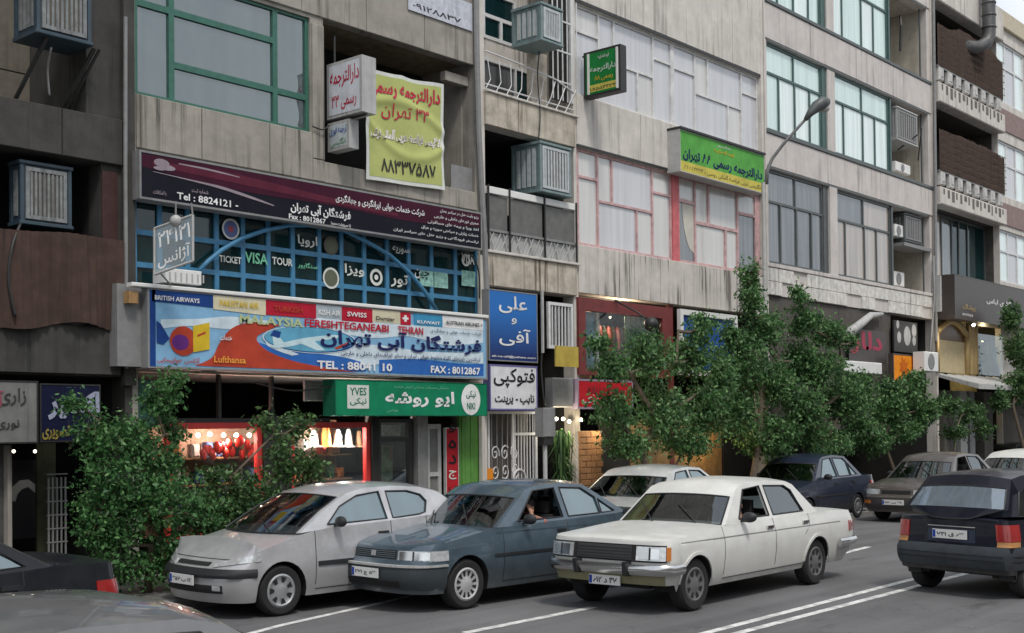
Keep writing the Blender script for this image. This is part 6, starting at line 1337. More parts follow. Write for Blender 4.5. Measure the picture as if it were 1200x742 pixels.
        for xw in (c['xw1'], c['xw2']):
            for sg in (-1, 1):
                if proto is None:
                    q = MB(); tw = .095; rr_ = rw; ri = rw * .64
                    q.lathe((0, 0, 0), [(ri - .01, -tw * .1), (ri, -tw * .9), (ri + .02, -tw), (rr_ - .03, -tw), (rr_ - .008, -tw * .8), (rr_, -tw * .5), (rr_, tw * .5), (rr_ - .008, tw * .8), (rr_ - .03, tw), (ri, tw * .9), (ri - .01, tw * .1)], 36, 'Y'); me_t = q
                    w0 = q.build('wheel', M_TYRE, None, smooth=True, angle=35)
                    h = MB(); h.lathe((0, 0, 0), [(ri + .004, -tw * .92), (ri - .015, -tw * 1.02), (ri - .035, -tw * .86), (ri * .55, -tw * .80), (ri * .30, -tw * .98), (.02, -tw * 1.02)], 36, 'Y', caps=2)
                    h0 = h.build('hubcap', c.get('hub', M_HUB), None, smooth=True, angle=50)
                    v = MB(); nsp = c.get('nsp', 9)
                    for i in range(nsp):
                        a0 = 2 * math.pi * (i + .25) / nsp; a1 = a0 + 2 * math.pi / nsp * .42; v.add([(r_ * math.cos(a_), -tw * (.915 if r_ > ri * .6 else .90) , r_ * math.sin(a_)) for r_, a_ in ((ri * .50, a0 + .04), (ri * .84, a0 - .04), (ri * .84, a1 + .04), (ri * .50, a1 - .04))], [(0, 1, 2, 3)])
                    v0 = v.build('hubcap_slot', M_INTC, None, fixn=False, kind='stuff'); proto = (w0.data, h0.data, v0.data)
                    for o in (w0, h0, v0): bpy.data.objects.remove(o)
                w_ = bpy.data.objects.new('wheel', proto[0]); COL.objects.link(w_); w_.parent = s.t; w_.location = (xw - s.off.x, sg * (W_ - .115) - s.off.y, rw); w_.rotation_euler = (0, 0, (0 if sg < 0 else math.pi) + (c.get('steer', 0) if xw == c['xw1'] else 0))
                for nm, k in (('hubcap', 1), ('hubcap_slot', 2)):
                    h_ = bpy.data.objects.new(nm, proto[k]); COL.objects.link(h_); h_.parent = w_
                    if k == 2: h_['kind'] = 'stuff'
        # mirrors, wipers
        for sg in (-1, 1):
            mx_ = c['mirror']; mz = s.top(mx_) + .07; yy = sg * (s.flank(mx_, s.top(mx_)) + .02); q = MB(); q.ball((mx_, yy + sg * .09, mz), (.055, .10, .065), 10, 8); q.box(mx_ - .02, mx_ + .03, min(yy - sg * .02, yy + sg * .05), max(yy - sg * .02, yy + sg * .05), mz - .06, mz - .03); s.B(q, 'wing_mirror', c.get('mm', M_TRIM), smooth=True)
            i_ = min(2, n_ws); q = MB(); r0 = Vector(rr[0][3 if sg < 0 else 6]) + Vector((-.03, 0, .03)); r1 = Vector(rr[2][5 if sg < 0 else 8]) + Vector((-.03, 0, .015)); q.tube([r0, r1], .008, 5); s.B(q, 'wiper', M_TRIM)
    def plate(s, z, txt, rear=False, w=.50, h=.11, yoff=0, dx=.03, persian=True):
        p = s.front(yoff, z, dx, rear); sg = 1 if rear else -1; q = MB(); q.box(min(p.x, p.x + sg * .012), max(p.x, p.x + sg * .012), -w / 2, w / 2, z - h / 2, z + h / 2); o = s.B(q, 'number_plate', M_PLATE)
        fx = p.x + sg * .014 - s.off.x
        fr = (Vector((fx, -s.off.y, 0)), Vector((0, sg, 0)), Vector((0, 0, 1)))
        q = MB(); a0 = -w / 2 + .06
        text(txt, M_INK, o, a0 + .0, w / 2 - .04, z - h * .3, z + h * .3, 0, frame=fr, persian=persian, bold=.03); bx = MB(); bx.add([fr[0] + fr[1] * u + fr[2] * v for u, v in ((-w / 2 + .005, z - h * .42), (-w / 2 + .045, z - h * .42), (-w / 2 + .045, z + h * .42), (-w / 2 + .005, z + h * .42))], [(0, 1, 2, 3)]); bx.build('plate_strip', tmat('plate blue', (.02, .06, .35)), o, fixn=False)
def lamp_inner(car, y0, y1, z0, z1, off=.016):
    m_ = (y0 + y1) / 2; car.patch('reflector', M_CHROME, y0 + .03, m_ - .01, z0 + .012, z1 - .012, off, nx=4, mirror=True); car.patch('reflector', mat('bright reflector', (.75, .77, .78), .1, metal=.8, obj=True), m_ + .02, y1 - .05, z0 + .015, z1 - .015, off, nx=4, mirror=True); car.patch('lamp_rim', M_TRIM, m_ - .008, m_ + .012, z0 + .005, z1 - .005, off + .002, nx=2, mirror=True)
def cpaint(name, col, metal=.3, rough=.32, coat=.8, dirt=.18, spec=.3):
    """body paint with road dust that thickens toward the sills"""
    if name in MATS: return MATS[name]
    m = mat(name, col, rough, metal, var=dirt, scale=3.5, coat=coat, obj=True, spec=spec); nt = m.node_tree; N, L = nt.nodes, nt.links; b = N['Principled BSDF']; src = b.inputs['Base Color'].links[0].from_socket
    tc = N.new('ShaderNodeTexCoord'); sx = N.new('ShaderNodeSeparateXYZ'); L.new(tc.outputs['Object'], sx.inputs[0]); n = N.new('ShaderNodeTexNoise'); n.inputs['Scale'].default_value = 7; n.inputs['Detail'].default_value = 5; L.new(tc.outputs['Object'], n.inputs[0])
    a = N.new('ShaderNodeMapRange'); a.inputs[1].default_value = .22; a.inputs[2].default_value = .62; a.inputs[3].default_value = .75; a.inputs[4].default_value = .06; L.new(sx.outputs['Z'], a.inputs[0]); mu = N.new('ShaderNodeMath'); mu.operation = 'MULTIPLY'; L.new(a.outputs[0], mu.inputs[0]); L.new(n.outputs[0], mu.inputs[1])
    mx_ = N.new('ShaderNodeMix'); mx_.data_type = 'RGBA'; L.new(mu.outputs[0], mx_.inputs[0]); L.new(src, mx_.inputs[6]); mx_.inputs[7].default_value = (.16, .145, .12, 1); L.new(mx_.outputs[2], b.inputs['Base Color'])
    iv = N.new('ShaderNodeMath'); iv.operation = 'SUBTRACT'; iv.inputs[0].default_value = coat; L.new(mu.outputs[0], iv.inputs[1]); iv.use_clamp = True; L.new(iv.outputs[0], b.inputs['Coat Weight']); return m
YAWP = -3.5
def yawr(d): return rad(d)
GRP = 'cars on the street'
# --- silver grey hatchback, far left parked
c206 = dict(L=3.98, W=.82, a=.405, ar=.38, n=2.2, nr=3.2, xw1=.755, xw2=3.24, R=.335, rw=.292, z0=.20, zf0=.19, zr0=.26, parked=True,
    xf=[(.15, .08), (.35, .0), (.5, .0), (.62, .10), (.72, .26), (.8, .34)], xr=[(.2, .06), (.45, .0), (.7, .02), (.95, .16)],
    top=[(0, .585), (.15, .64), (.35, .725), (.6, .805), (1.0, .895), (1.35, .955), (2.3, .99), (3.1, 1.03), (3.5, 1.04), (3.84, 1.0)], wz=[(.15, .77), (.3, .81), (.55, .83), (.8, .815), (1.0, .79)],
    roof=[(1.02, .925), (1.40, 1.155), (1.80, 1.345), (2.05, 1.395), (2.5, 1.41), (2.95, 1.38), (3.25, 1.31), (3.66, 1.03)], nws=2, nrw=1, tumble=.42, bow=.20,
    windows=[[(1.42, 1.0), (1.66, 1.20), (1.95, 1.315), (2.30, 1.35), (2.33, 1.02)], [(2.42, 1.02), (2.41, 1.35), (2.75, 1.34), (2.95, 1.285), (3.02, 1.20), (2.96, 1.07), (2.85, 1.045)]],
    doors=[1.22, 2.37, 2.95], seat=2.25, mirror=1.52, crown=.05, nsp=7, hz=.13, gl={})
car = Car('silver grey hatchback parked second from the left by the leafy saplings', c206, cpaint('silver grey paint', (.50, .50, .515), .35), G(328, 722), yawr(YAWP))
car.patch('headlight', M_LENS, .50, 1.06, lambda u: .585 + .07 * u, lambda u: .635 + .10 * u, .012, mirror=True)
car.patch('front_bumper_strip', M_TRIM, -1.0, 1.0, .47, .57, .03, nx=24, round_=.01); car.patch('air_intake', M_INTC, -.72, .72, .30, .39, .012, nx=14); car.patch('grille', M_INTC, -.40, .40, .60, .635, .010, nx=10)
car.patch('fog_light', M_LENS, .58, .70, .33, .39, .016, nx=4, mirror=True); car.plate(.44, '۱۲ ب ۳۵۷', w=.5, dx=.045); car.side('rub_strip', M_TRIM, [(x, .56) for x in np.linspace(1.25, 2.9, 8)], .055, .012, thick=.014)
car.patch('taillight', M_REDL, .82, 1.08, .72, .95, .012, rear=True, mirror=True); car.patch('rear_bumper_strip', M_TRIM, -1.0, 1.0, .48, .56, .03, rear=True, nx=24)
car.patch('hood_seam', M_TRIM, -.85, .85, .665, .672, .003, nx=14)
# --- steel blue saloon with arm on the sill
c405 = dict(L=4.56, W=.84, a=.45, ar=.36, n=2.7, nr=3.4, xw1=.81, xw2=3.58, R=.345, rw=.296, z0=.21, zf0=.22, zr0=.28,
    xf=[(.2, .10), (.38, .0), (.56, .0), (.60, .09), (.72, .11), (.80, .16)], xr=[(.25, .1), (.45, .0), (.6, .0), (.62, .06), (.9, .12)],
    top=[(0, .74), (.2, .765), (.8, .85), (1.35, .915), (2.4, .945), (3.3, .965), (3.9, .985), (4.56, .96)], wz=[(.2, .79), (.35, .83), (.55, .855), (.75, .845), (.98, .80)],
    roof=[(1.32, .92), (1.98, 1.345), (2.15, 1.385), (2.6, 1.405), (3.05, 1.375), (3.75, .985)], nws=1, nrw=1, tumble=.40, bow=.14,
    windows=[[(1.70, .975), (2.10, 1.325), (2.50, 1.35), (2.52, .985)], [(2.62, .985), (2.60, 1.35), (3.00, 1.33), (3.22, 1.20), (3.24, .995)], [(3.27, .998), (3.27, 1.175), (3.53, 1.01)]],
    doors=[1.40, 2.57, 3.50], seat=2.35, mirror=1.78, crown=.035, nsp=12, hz=.12, gl={(0, -1): None, (0, 1): G_CAR, (1, 1): G_CAR, (2, 1): G_CAR}, hub=mat('pale hubcap', (.5, .5, .5), .4, metal=.3, obj=True))
P405 = cpaint('steel blue grey paint', (.075, .112, .145), .35, dirt=.22)
car = Car('steel blue grey saloon nosing out with its driver in the open window', c405, P405, G(545, 714), yawr(YAWP)); car405 = car
car.patch('headlight', M_LENS, .48, 1.04, .60, lambda u: .715 - .0 * u, .012, mirror=True); lamp_inner(car, .48, .98, .60, .715); car.patch('grille', M_INTC, -.44, .44, .615, .715, .008, nx=12)
for k in range(4): car.patch('grille_bar', mat('dull blue trim', (.10, .13, .15), .5), -.43, .43, .630 + k * .022, .637 + k * .022, .014, nx=12)
car.patch('front_bumper', mat('dark blue grey plastic', (.035, .045, .052), .5), -1.01, 1.01, .27, .555, .028, nx=28, nz=4, round_=.012); car.patch('bumper_strip', M_LGREY, -1.01, 1.01, .535, .56, .036, nx=28, nz=1); car.patch('air_intake', M_INTC, -.6, .6, .30, .37, .034, nx=12)
car.plate(.455, '۵۳ ج ۲۷۱', w=.48, dx=.045); car.side('rub_strip', M_TRIM, [(x, .60) for x in np.linspace(1.24, 3.15, 10)], .035, .008, thick=.01); car.side('shoulder_line', P405, [(x, .86) for x in np.linspace(1.3, 3.9, 10)], .02, .004, thick=.006)
car.patch('taillight', M_REDL, .62, 1.12, .68, .84, .012, rear=True, mirror=True); car.patch('rear_bumper', M_TRIM, -1.25, 1.25, .34, .6, .03, rear=True, nx=24)
car.patch('badge', M_CHROME, -.05, .05, .64, .70, .022, nx=2)
# --- white old saloon
cpk = dict(L=4.84, W=.81, a=.24, ar=.30, n=4.2, nr=4.5, xw1=.68, xw2=3.64, R=.34, rw=.305, z0=.25, zf0=.34, zr0=.36,
    xf=[(.3, .08), (.45, .02), (.6, .0), (.85, .04)], xr=[(.35, .16), (.5, .05), (.75, .0), (.92, .06)],
    top=[(0, .82), (.1, .84), (.7, .885), (1.4, .93), (2.4, .95), (3.4, .955), (4.1, .955), (4.84, .92)], wz=[(.25, .75), (.35, .795), (.6, .83), (.78, .825), (.95, .77)],
    roof=[(1.38, .935), (1.88, 1.345), (2.05, 1.39), (2.6, 1.415), (3.15, 1.385), (3.30, 1.34), (3.74, .96)], nws=1, nrw=1, tumble=.36, bow=.09,
    windows=[[(1.72, .985), (2.02, 1.325), (2.44, 1.355), (2.46, .99)], [(2.56, .99), (2.54, 1.355), (3.06, 1.335), (3.20, 1.27), (3.36, .995)]],
    doors=[1.28, 2.51, 3.45], seat=2.3, mirror=1.75, crown=.03, nsp=8, hz=.10, gl={(0, -1): None, (0, 1): G_CAR, (1, -1): G_CAR, (1, 1): G_CAR}, mh=M_CHROME, hub=mat('dull grey wheel', (.12, .12, .12), .6, obj=True), drv=-1)
PW = cpaint('old white paint', (.64, .64, .61), 0, .38, .4, dirt=.10)
gp = G(812, 716); gq = G(967, 682)
car = Car('old white saloon with chrome bumpers driving left in the middle lane', cpk, PW, gp, math.atan2(gq.y - gp.y, gq.x - gp.x)); carpk = car
car.patch('front_panel', M_INTC, -.96, .96, .60, .79, .006, nx=20)
car.patch('grille', mat('grey grille', (.04, .045, .045), .4), -.46, .46, .62, .775, .016, nx=10)
for k in range(4): car.patch('grille_bar', M_TRIM, -.45, .45, .64 + k * .034, .648 + k * .034, .022, nx=10)
car.patch('headlight', M_LENS, .54, .95, .62, .775, .022, mirror=True); lamp_inner(car, .56, .93, .625, .77, .027); car.patch('indicator', M_AMBER, .955, .988, .625, .77, .02, mirror=True); car.patch('front_bumper', M_CHROME, -1.07, 1.07, .455, .575, .09, nx=28, nz=4, round_=.03, back=.03)
for sg in (-1, 1): car.patch('bumper_guard', M_TRIM, sg * .42 - .03, sg * .42 + .03, .44, .60, .115, nx=2)
car.patch('valance', mat('dirty yellow grey valance', (.22, .21, .12), .7, obj=True), -.95, .95, .34, .45, .01, nx=16); car.plate(.37, '۴۷ د ۶۱۲', w=.44, dx=.04)
car.patch('rear_bumper', M_CHROME, -1.35, 1.35, .46, .57, .08, rear=True, nx=28, nz=4, round_=.03, back=.03); car.patch('taillight', M_REDL, .66, 1.0, .66, .80, .015, rear=True, mirror=True)
car.side('waist_line', mat('painted waist crease shadow', (.25, .25, .24), .5, obj=True), [(x, .80 + .0 * x) for x in np.linspace(.35, 4.3, 20)], .012, .003); car.side('wheel_arch_lip', PW, [(.68 - .36 * math.cos(t), .305 + .36 * math.sin(t)) for t in np.linspace(.1, 3.04, 14)], .035, .012, thick=.014); car.side('wheel_arch_lip', PW, [(3.64 - .36 * math.cos(t), .305 + .36 * math.sin(t)) for t in np.linspace(.1, 3.04, 14)], .035, .012, thick=.014)  # waist line: shadow of the body crease drawn as a flat grey ribbon
# --- white saloon mostly hidden behind
csw = dict(c405); csw.update(gl={(0, 1): G_CAR, (1, 1): G_CAR, (2, 1): G_CAR}, parked=True)
car = Car('pearl white saloon half hidden behind the old white saloon', csw, cpaint('pearl white paint', (.50, .51, .50), .15), G(758, 652), yawr(6)); car.patch('headlight', M_LENS, .48, 1.04, .60, .715, .012, mirror=True); car.patch('front_bumper', M_TRIM, -1.01, 1.01, .27, .5, .028, nx=24)
# --- small saloons: dark blue (parked), brown grey oncoming
cps = dict(L=4.12, W=.80, a=.34, ar=.28, n=3.4, nr=4, xw1=.78, xw2=3.13, R=.315, rw=.278, z0=.21, zf0=.22, zr0=.28,
    xf=[(.2, .09), (.36, .0), (.54, .0), (.58, .08), (.72, .12), (.8, .2)], xr=[(.25, .1), (.45, .0), (.6, .0), (.63, .06), (.95, .10)],
    top=[(0, .72), (.2, .75), (.7, .85), (1.15, .91), (2.2, .94), (3.2, .955), (3.7, .97), (4.12, .95)], wz=[(.2, .75), (.35, .78), (.55, .80), (.75, .79), (.98, .755)],
    roof=[(1.10, .91), (1.66, 1.37), (1.82, 1.42), (2.3, 1.45), (2.85, 1.41), (3.40, .965)], nws=1, nrw=1, tumble=.38, bow=.12,
    windows=[[(1.42, .97), (1.78, 1.36), (2.16, 1.39), (2.18, .98)], [(2.27, .98), (2.25, 1.39), (2.72, 1.37), (2.84, 1.29), (2.84, .985)], [(2.88, .985), (2.88, 1.26), (3.16, .995)]],
    doors=[1.16, 2.22, 3.02], seat=2.05, mirror=1.5, crown=.035, nsp=10, hz=.11, gl={(k, s_): (G_CAR if s_ > 0 else G_CARR) for k in range(3) for s_ in (1, -1)}, parked=True)
def small_saloon(label, paint, at, yaw, cfg):
    car = Car(label, cfg, paint, at, yaw); car.patch('headlight', M_LENS, .50, 1.02, .60, .71, .012, mirror=True); car.patch('grille', M_INTC, -.42, .42, .61, .69, .01, nx=10); car.patch('front_bumper', cfg.get('bm', M_TRIM), -1.08, 1.08, .27, .54, .028, nx=24, nz=4, round_=.01)
    car.patch('indicator', M_AMBER, .70, .92, .40, .47, .036, mirror=True, nx=4); car.plate(.44, '۳۲ س ۵۱۸', dx=.042); car.patch('taillight', M_REDL, .66, 1.10, .68, .84, .012, rear=True, mirror=True); car.patch('rear_bumper', cfg.get('bm', M_TRIM), -1.25, 1.25, .32, .58, .03, rear=True, nx=24)
    car.side('rub_strip', M_TRIM, [(x, .58) for x in np.linspace(1.15, 2.78, 8)], .035, .008, thick=.01); return car
cps['anchor'] = 'r'
small_saloon('dark navy saloon parked under the big tree right of centre', cpaint('dark navy paint', (.016, .024, .05), .2), G(1004, 607), yawr(0), cps)
cbg = dict(cps); cbg.update(anchor='f', parked=False, gl={(k, s_): G_CAR for k in range(3) for s_ in (1, -1)}, bm=mat('brown grey bumper', (.05, .045, .045), .5, obj=True)); cbg['gl'][(0, -1)] = None
bgc = small_saloon('brownish grey oncoming car with people in it at the right', cpaint('brown grey paint', (.12, .105, .10), .4), G(1106, 612), yawr(-4), cbg)
# --- dark hatchback from behind, driving away
chb = dict(L=3.56, W=.80, a=.34, ar=.20, n=3.4, nr=5.5, xw1=.72, xw2=3.02, R=.315, rw=.278, z0=.24, zf0=.22, zr0=.30, flip=True,
    xf=[(.2, .09), (.4, .0), (.54, .0), (.6, .06), (.8, .2)], xr=[(.28, .06), (.45, .0), (.62, .0), (.64, .05), (.95, .06)],
    top=[(0, .72), (.2, .75), (.7, .85), (1.15, .91), (2.2, .94), (3.0, .95), (3.4, .95), (3.56, .94)], wz=[(.2, .75), (.35, .78), (.55, .80), (.75, .79), (.98, .765)],
    roof=[(1.10, .91), (1.66, 1.37), (1.82, 1.42), (2.3, 1.485), (2.9, 1.47), (3.14, 1.43), (3.50, .96)], nws=1, nrw=1, tumble=.36, bow=.05, hatchlip=True,
    windows=[[(1.42, .97), (1.78, 1.36), (2.16, 1.39), (2.18, .98)], [(2.27, .98), (2.25, 1.39), (2.72, 1.38), (2.84, 1.34), (2.86, .985)], [(2.92, .985), (2.91, 1.31), (3.08, 1.27), (3.26, .99)]],
    doors=[1.16, 2.22, 2.72], seat=2.0, mirror=1.5, crown=.035, nsp=10, hz=.11, grear=G_CARB, gl={(k, s_): G_CAR for k in range(3) for s_ in (1, -1)})
def hatch(label, at, yaw, paint, txt):
    car = Car(label, chb, paint, at, yaw); 
    car.patch('taillight', M_REDL, .78, 1.06, .70, .90, .014, rear=True, mirror=True); car.patch('reversing_light', mat('dull orange lens', (.45, .22, .08), .3, obj=True), .79, 1.05, .635, .695, .014, rear=True, mirror=True)
    car.patch('rear_bumper', mat('slate plastic bumper', (.030, .038, .046), .6, var=.3, obj=True), -1.55, 1.55, .36, .63, .045, rear=True, nx=30, nz=4, round_=.015)
    for k in range(2): car.patch('bumper_groove', M_INTC, -1.5, 1.5, .46 + k * .06, .468 + k * .06, .049, rear=True, nx=30, nz=1)
    car.patch('plate_recess', mat('navy recess', (.02, .03, .06), .5, obj=True), -.42, .42, .66, .82, .008, rear=True); car.plate(.755, txt, rear=True, w=.48, dx=.03); car.patch('tailgate_trim', M_LGREY, -.42, .42, .845, .855, .012, rear=True, nz=1)
    q = MB(); q.box(3.30, 3.36, -.74, -.55, .22, .40); q.box(3.30, 3.36, .55, .74, .22, .40); car.B(q, 'mud_flap', M_TRIM); car.patch('headlight', M_LENS, .50, 1.02, .60, .71, .012, mirror=True); return car
_a = rad(-13); _l = G(1084, 687); hpos = _l + Vector((math.sin(_a), -math.cos(_a), 0)) * 1.48
hb = hatch('dark navy hatchback seen from behind across the double line', hpos, rad(180 - 13), cpaint('midnight navy paint', (.006, .008, .018), .0, coat=.35, spec=.2), '۶۳ ق ۷۴۱')
# --- pale car behind it
cpl = dict(cps); cpl.update(anchor='f', parked=True); small_saloon('white saloon behind the dark hatchback at the right edge', PW, G(1203, 603), yawr(-8), cpl)
cpd = dict(cps); cpd.update(anchor='f', parked=True); small_saloon('dark green saloon at the right edge behind the white one', cpaint('dark green paint', (.02, .03, .028), .2), G(1196, 572), yawr(-6), cpd)
# --- black saloon tail at left, pale bonnet in the foreground
c4b = dict(c405); c4b.update(anchor='r', gl={(k, s_): G_CARR for k in range(3) for s_ in (1, -1)}, parked=True)
car = Car('black saloon at the left edge with only its boot showing', c4b, cpaint('black paint', (.006, .008, .013), .0, dirt=.3, coat=.4, spec=.2), (5.05, 9.75), yawr(1)); car.patch('taillight', M_REDL, .84, 1.05, .70, .83, .012, rear=True, mirror=True); car.patch('rear_bumper', M_TRIM, -1.25, 1.25, .34, .62, .03, rear=True, nx=24); car.side('rub_strip', M_TRIM, [(x, .60) for x in np.linspace(1.24, 3.15, 10)], .035, .008, thick=.01)
cfg_ = dict(c405); cfg_.update(flip=True, gl={(k, s_): G_CAR for k in range(3) for s_ in (1, -1)}); car = Car('silver grey car in the near lane showing only its roof', cfg_, cpaint('pale grey paint', (.20, .205, .21), .4), (1.3, 3.92), math.pi)
# ================================================================ TREES
def leafmat(name, c0, c1, c2):
    m, nt, b = newmat(name); N, L = nt.nodes, nt.links; g = N.new('ShaderNodeNewGeometry'); r = N.new('ShaderNodeValToRGB'); e = r.color_ramp.elements
    e[0].color = (*c0, 1); e[1].color = (*c2, 1); k = e.new(.55); k.color = (*c1, 1); L.new(g.outputs['Random Per Island'], r.inputs[0]); L.new(r.outputs[0], b.inputs['Base Color']); b.inputs['Roughness'].default_value = .5; b.inputs['Specular IOR Level'].default_value = .35
    t = N.new('ShaderNodeBsdfTranslucent'); L.new(r.outputs[0], t.inputs[0]); ms = N.new('ShaderNodeMixShader'); ms.inputs[0].default_value = .3; L.new(b.outputs[0], ms.inputs[1]); L.new(t.outputs[0], ms.inputs[2]); L.new(ms.outputs[0], N['Material Output'].inputs[0]); return m
LF_A = leafmat('fresh green leaves', (.02, .07, .022), (.06, .17, .05), (.14, .29, .10))
LF_B = leafmat('grey green leaves', (.028, .078, .028), (.080, .185, .058), (.19, .33, .13))
LF_C = leafmat('dark green leaves', (.02, .06, .02), (.065, .14, .045), (.14, .25, .09))
def tree(name, label, cat, Y, base_px, blobs, lm, dens=1.0, ls=.075, seed=1, trunk=.06, group='street trees along the pavement', drop=.5, spread=.17):
    """blobs: (px, py, radius px across, radius px up, y offset)"""
    r = np.random.RandomState(seed); bx = X(base_px, 560, Y); root = Vector((bx, Y, .1)); t = thing(name, label, cat, root, group)
    bl = []
    for px, py, ra, rb, dy in blobs:
        c = P(px, py, Y + dy); k = (c - Vector((0, 0, CAMH))).length / FPX * .97; bl.append((c, ra * k * 1.15, max(ra * k * .8, .3), rb * k))
    top = max(bl, key=lambda b: b[0].z)[0]
    zs_ = sorted(bl, key=lambda b: b[0].z); path = [root, root + Vector((.05, 0, .6))] + [Vector((root.x * .45 + b[0].x * .55, Y, b[0].z - .1)) for b in zs_[::2]]
    path = [p for i, p in enumerate(path) if i == 0 or p.z > path[i - 1].z + .1 or i == 1]
    q = MB(); q.tube(path, [trunk * (1 - .75 * i / (len(path) - 1)) for i in range(len(path))], 8); tr = q.build('trunk', M_BARK, t, smooth=True)
    tw = []
    for i, (c, rx, ry, rz) in enumerate(bl):
        a = min(path, key=lambda p: (p - c).length + (3 if p.z > c.z else 0)); mid = (a + c) / 2 + Vector((0, 0, -.05)); q = MB(); q.tube([a, mid, c], [trunk * .45, trunk * .35, .012], 6); q.build('limb', M_BARK, t, smooth=True)
        vol = rx * rz * 4; n = int(62 * dens * vol + 12)
        d = r.normal(size=(n, 3)); d /= np.linalg.norm(d, axis=1)[:, None]; rad_ = r.uniform(.15, 1, n) ** .45 * (1 + .12 * r.normal(size=n)); cp = np.array(c) + d * rad_[:, None] * np.array([rx, ry, rz]); nc = max(n // 7, 3); own = r.randint(0, nc, n); tw.append(cp[own] * .6 + cp * .4)
        q = MB()
        for k in range(0, n, 5): q.tube([tuple(c), tuple(np.array(c) * .45 + tw[-1][k] * .55 + r.normal(size=3) * .04), tuple(tw[-1][k])], [.014, .008, .004], 3, cap=False)
        q.build('twigs', M_BARK, t, kind='stuff')
    tw = np.concatenate(tw); nt_ = len(tw); per = 15; N_ = nt_ * per
    dirs = r.normal(size=(nt_, 3)); dirs[:, 2] = dirs[:, 2] * .5 - drop * .3; dirs /= np.linalg.norm(dirs, axis=1)[:, None]
    s_ = np.tile(np.linspace(-1, 1, per), nt_); cen = np.repeat(tw, per, 0) + np.repeat(dirs, per, 0) * (s_ * spread)[:, None] + r.normal(size=(N_, 3)) * .035
    ax = r.normal(size=(N_, 3)); ax[:, 2] -= drop; ax /= np.linalg.norm(ax, axis=1)[:, None]; up = r.normal(size=(N_, 3)); up[:, 2] += .8; w = np.cross(ax, up); w /= np.linalg.norm(w, axis=1)[:, None] + 1e-9; nn = np.cross(ax, w)
    l = ls * r.uniform(.45, 1.5, N_)[:, None]; wd = l * r.uniform(.18, .32, N_)[:, None]
    v = np.stack([cen, cen + ax * l * .5 + w * wd + nn * l * .06, cen + ax * l, cen + ax * l * .5 - w * wd + nn * l * .06], 1).reshape(-1, 3) - np.array(root)
    me = bpy.data.meshes.new('crown'); me.vertices.add(N_ * 4); me.vertices.foreach_set('co', v.ravel()); me.loops.add(N_ * 4); me.loops.foreach_set('vertex_index', np.arange(N_ * 4)); me.polygons.add(N_); me.polygons.foreach_set('loop_start', np.arange(N_) * 4); me.update(calc_edges=True); me.materials.append(lm)
    o = bpy.data.objects.new('crown', me); COL.objects.link(o); o.parent = t; return t
Y1 = KY + .75
tree('leafy_sapling', 'bright green leafy street tree at the left between dark saloon and silver hatchback', 'tree', Y1, 172, [(188, 465, 28, 34, 0), (240, 600, 30, 30, 0), (120, 600, 46, 40, 0), (160, 520, 46, 40, 0), (205, 500, 14, 25, .1), (196, 545, 22, 25, .1), (128, 560, 48, 42, 0), (185, 590, 62, 50, -.1), (135, 630, 45, 40, 0), (200, 650, 46, 38, -.1), (110, 510, 28, 32, .1), (95, 475, 16, 16, .2), (155, 668, 40, 24, 0), (205, 445, 10, 14, 0)], LF_A, 2.1, .060, 1, .05, spread=.14)
tree('leafy_sapling', 'darker leafy tree before the shop windows behind the silver hatchback', 'tree', Y1 + .2, 290, [(290, 578, 46, 30, 0), (335, 540, 30, 34, 0), (347, 500, 16, 24, 0), (255, 590, 36, 32, 0), (320, 600, 46, 30, -.1), (300, 628, 60, 20, 0), (366, 560, 14, 30, 0), (318, 492, 8, 14, 0), (250, 640, 36, 28, 0), (252, 552, 16, 14, 0)], LF_C, 1.7, .07, 2, .05)
tree('street_tree', 'broad leafy street tree before the red shopfront', 'tree', Y1, 765, [(715, 430, 28, 26, 0), (760, 425, 40, 38, 0), (810, 420, 36, 40, .1), (720, 480, 36, 30, 0), (775, 485, 52, 38, 0), (830, 480, 40, 44, 0), (740, 522, 46, 22, 0), (805, 520, 50, 26, 0), (845, 440, 26, 40, 0), (700, 405, 16, 14, 0), (820, 385, 20, 22, 0)], LF_B, 1.35, .085, 3, .09, spread=.2)
tree('street_tree', 'tall pointed street tree rising in front of the street lamp', 'tree', Y1 + .4, 878, [(880, 320, 14, 20, 0), (875, 352, 26, 26, 0), (895, 385, 40, 32, 0), (870, 425, 44, 38, 0), (905, 450, 46, 40, 0), (865, 480, 36, 40, 0), (900, 510, 52, 32, 0), (938, 420, 30, 34, 0), (855, 395, 22, 20, 0)], LF_B, 1.35, .088, 4, .09, spread=.2)
tree('street_tree', 'street tree with forked top right of the street lamp', 'tree', Y1 + .2, 965, [(937, 350, 12, 18, 0), (945, 380, 26, 26, 0), (975, 390, 26, 24, 0), (960, 430, 42, 34, 0), (990, 470, 42, 34, 0), (945, 480, 40, 36, 0), (1010, 505, 36, 26, 0), (965, 518, 50, 24, 0), (1010, 455, 26, 30, 0), (1000, 400, 12, 12, 0)], LF_B, 1.35, .088, 5, .09, spread=.2)
tree('street_tree', 'low leafy tree beside the orange sign', 'tree', Y1 + .3, 1050, [(1040, 480, 30, 30, 0), (1070, 450, 20, 22, 0), (1025, 515, 30, 22, 0), (1080, 480, 26, 24, 0), (1045, 455, 20, 18, 0), (1060, 505, 26, 18, 0)], LF_B, 1.3, .095, 6, .07, spread=.2)
tree('street_tree', 'sparse tree under the grey awning', 'tree', Y1 + .3, 1118, [(1105, 475, 26, 16, 0), (1135, 482, 22, 16, 0), (1120, 505, 20, 12, 0), (1150, 500, 16, 16, 0)], LF_C, 1.0, .095, 7, .05, spread=.2)
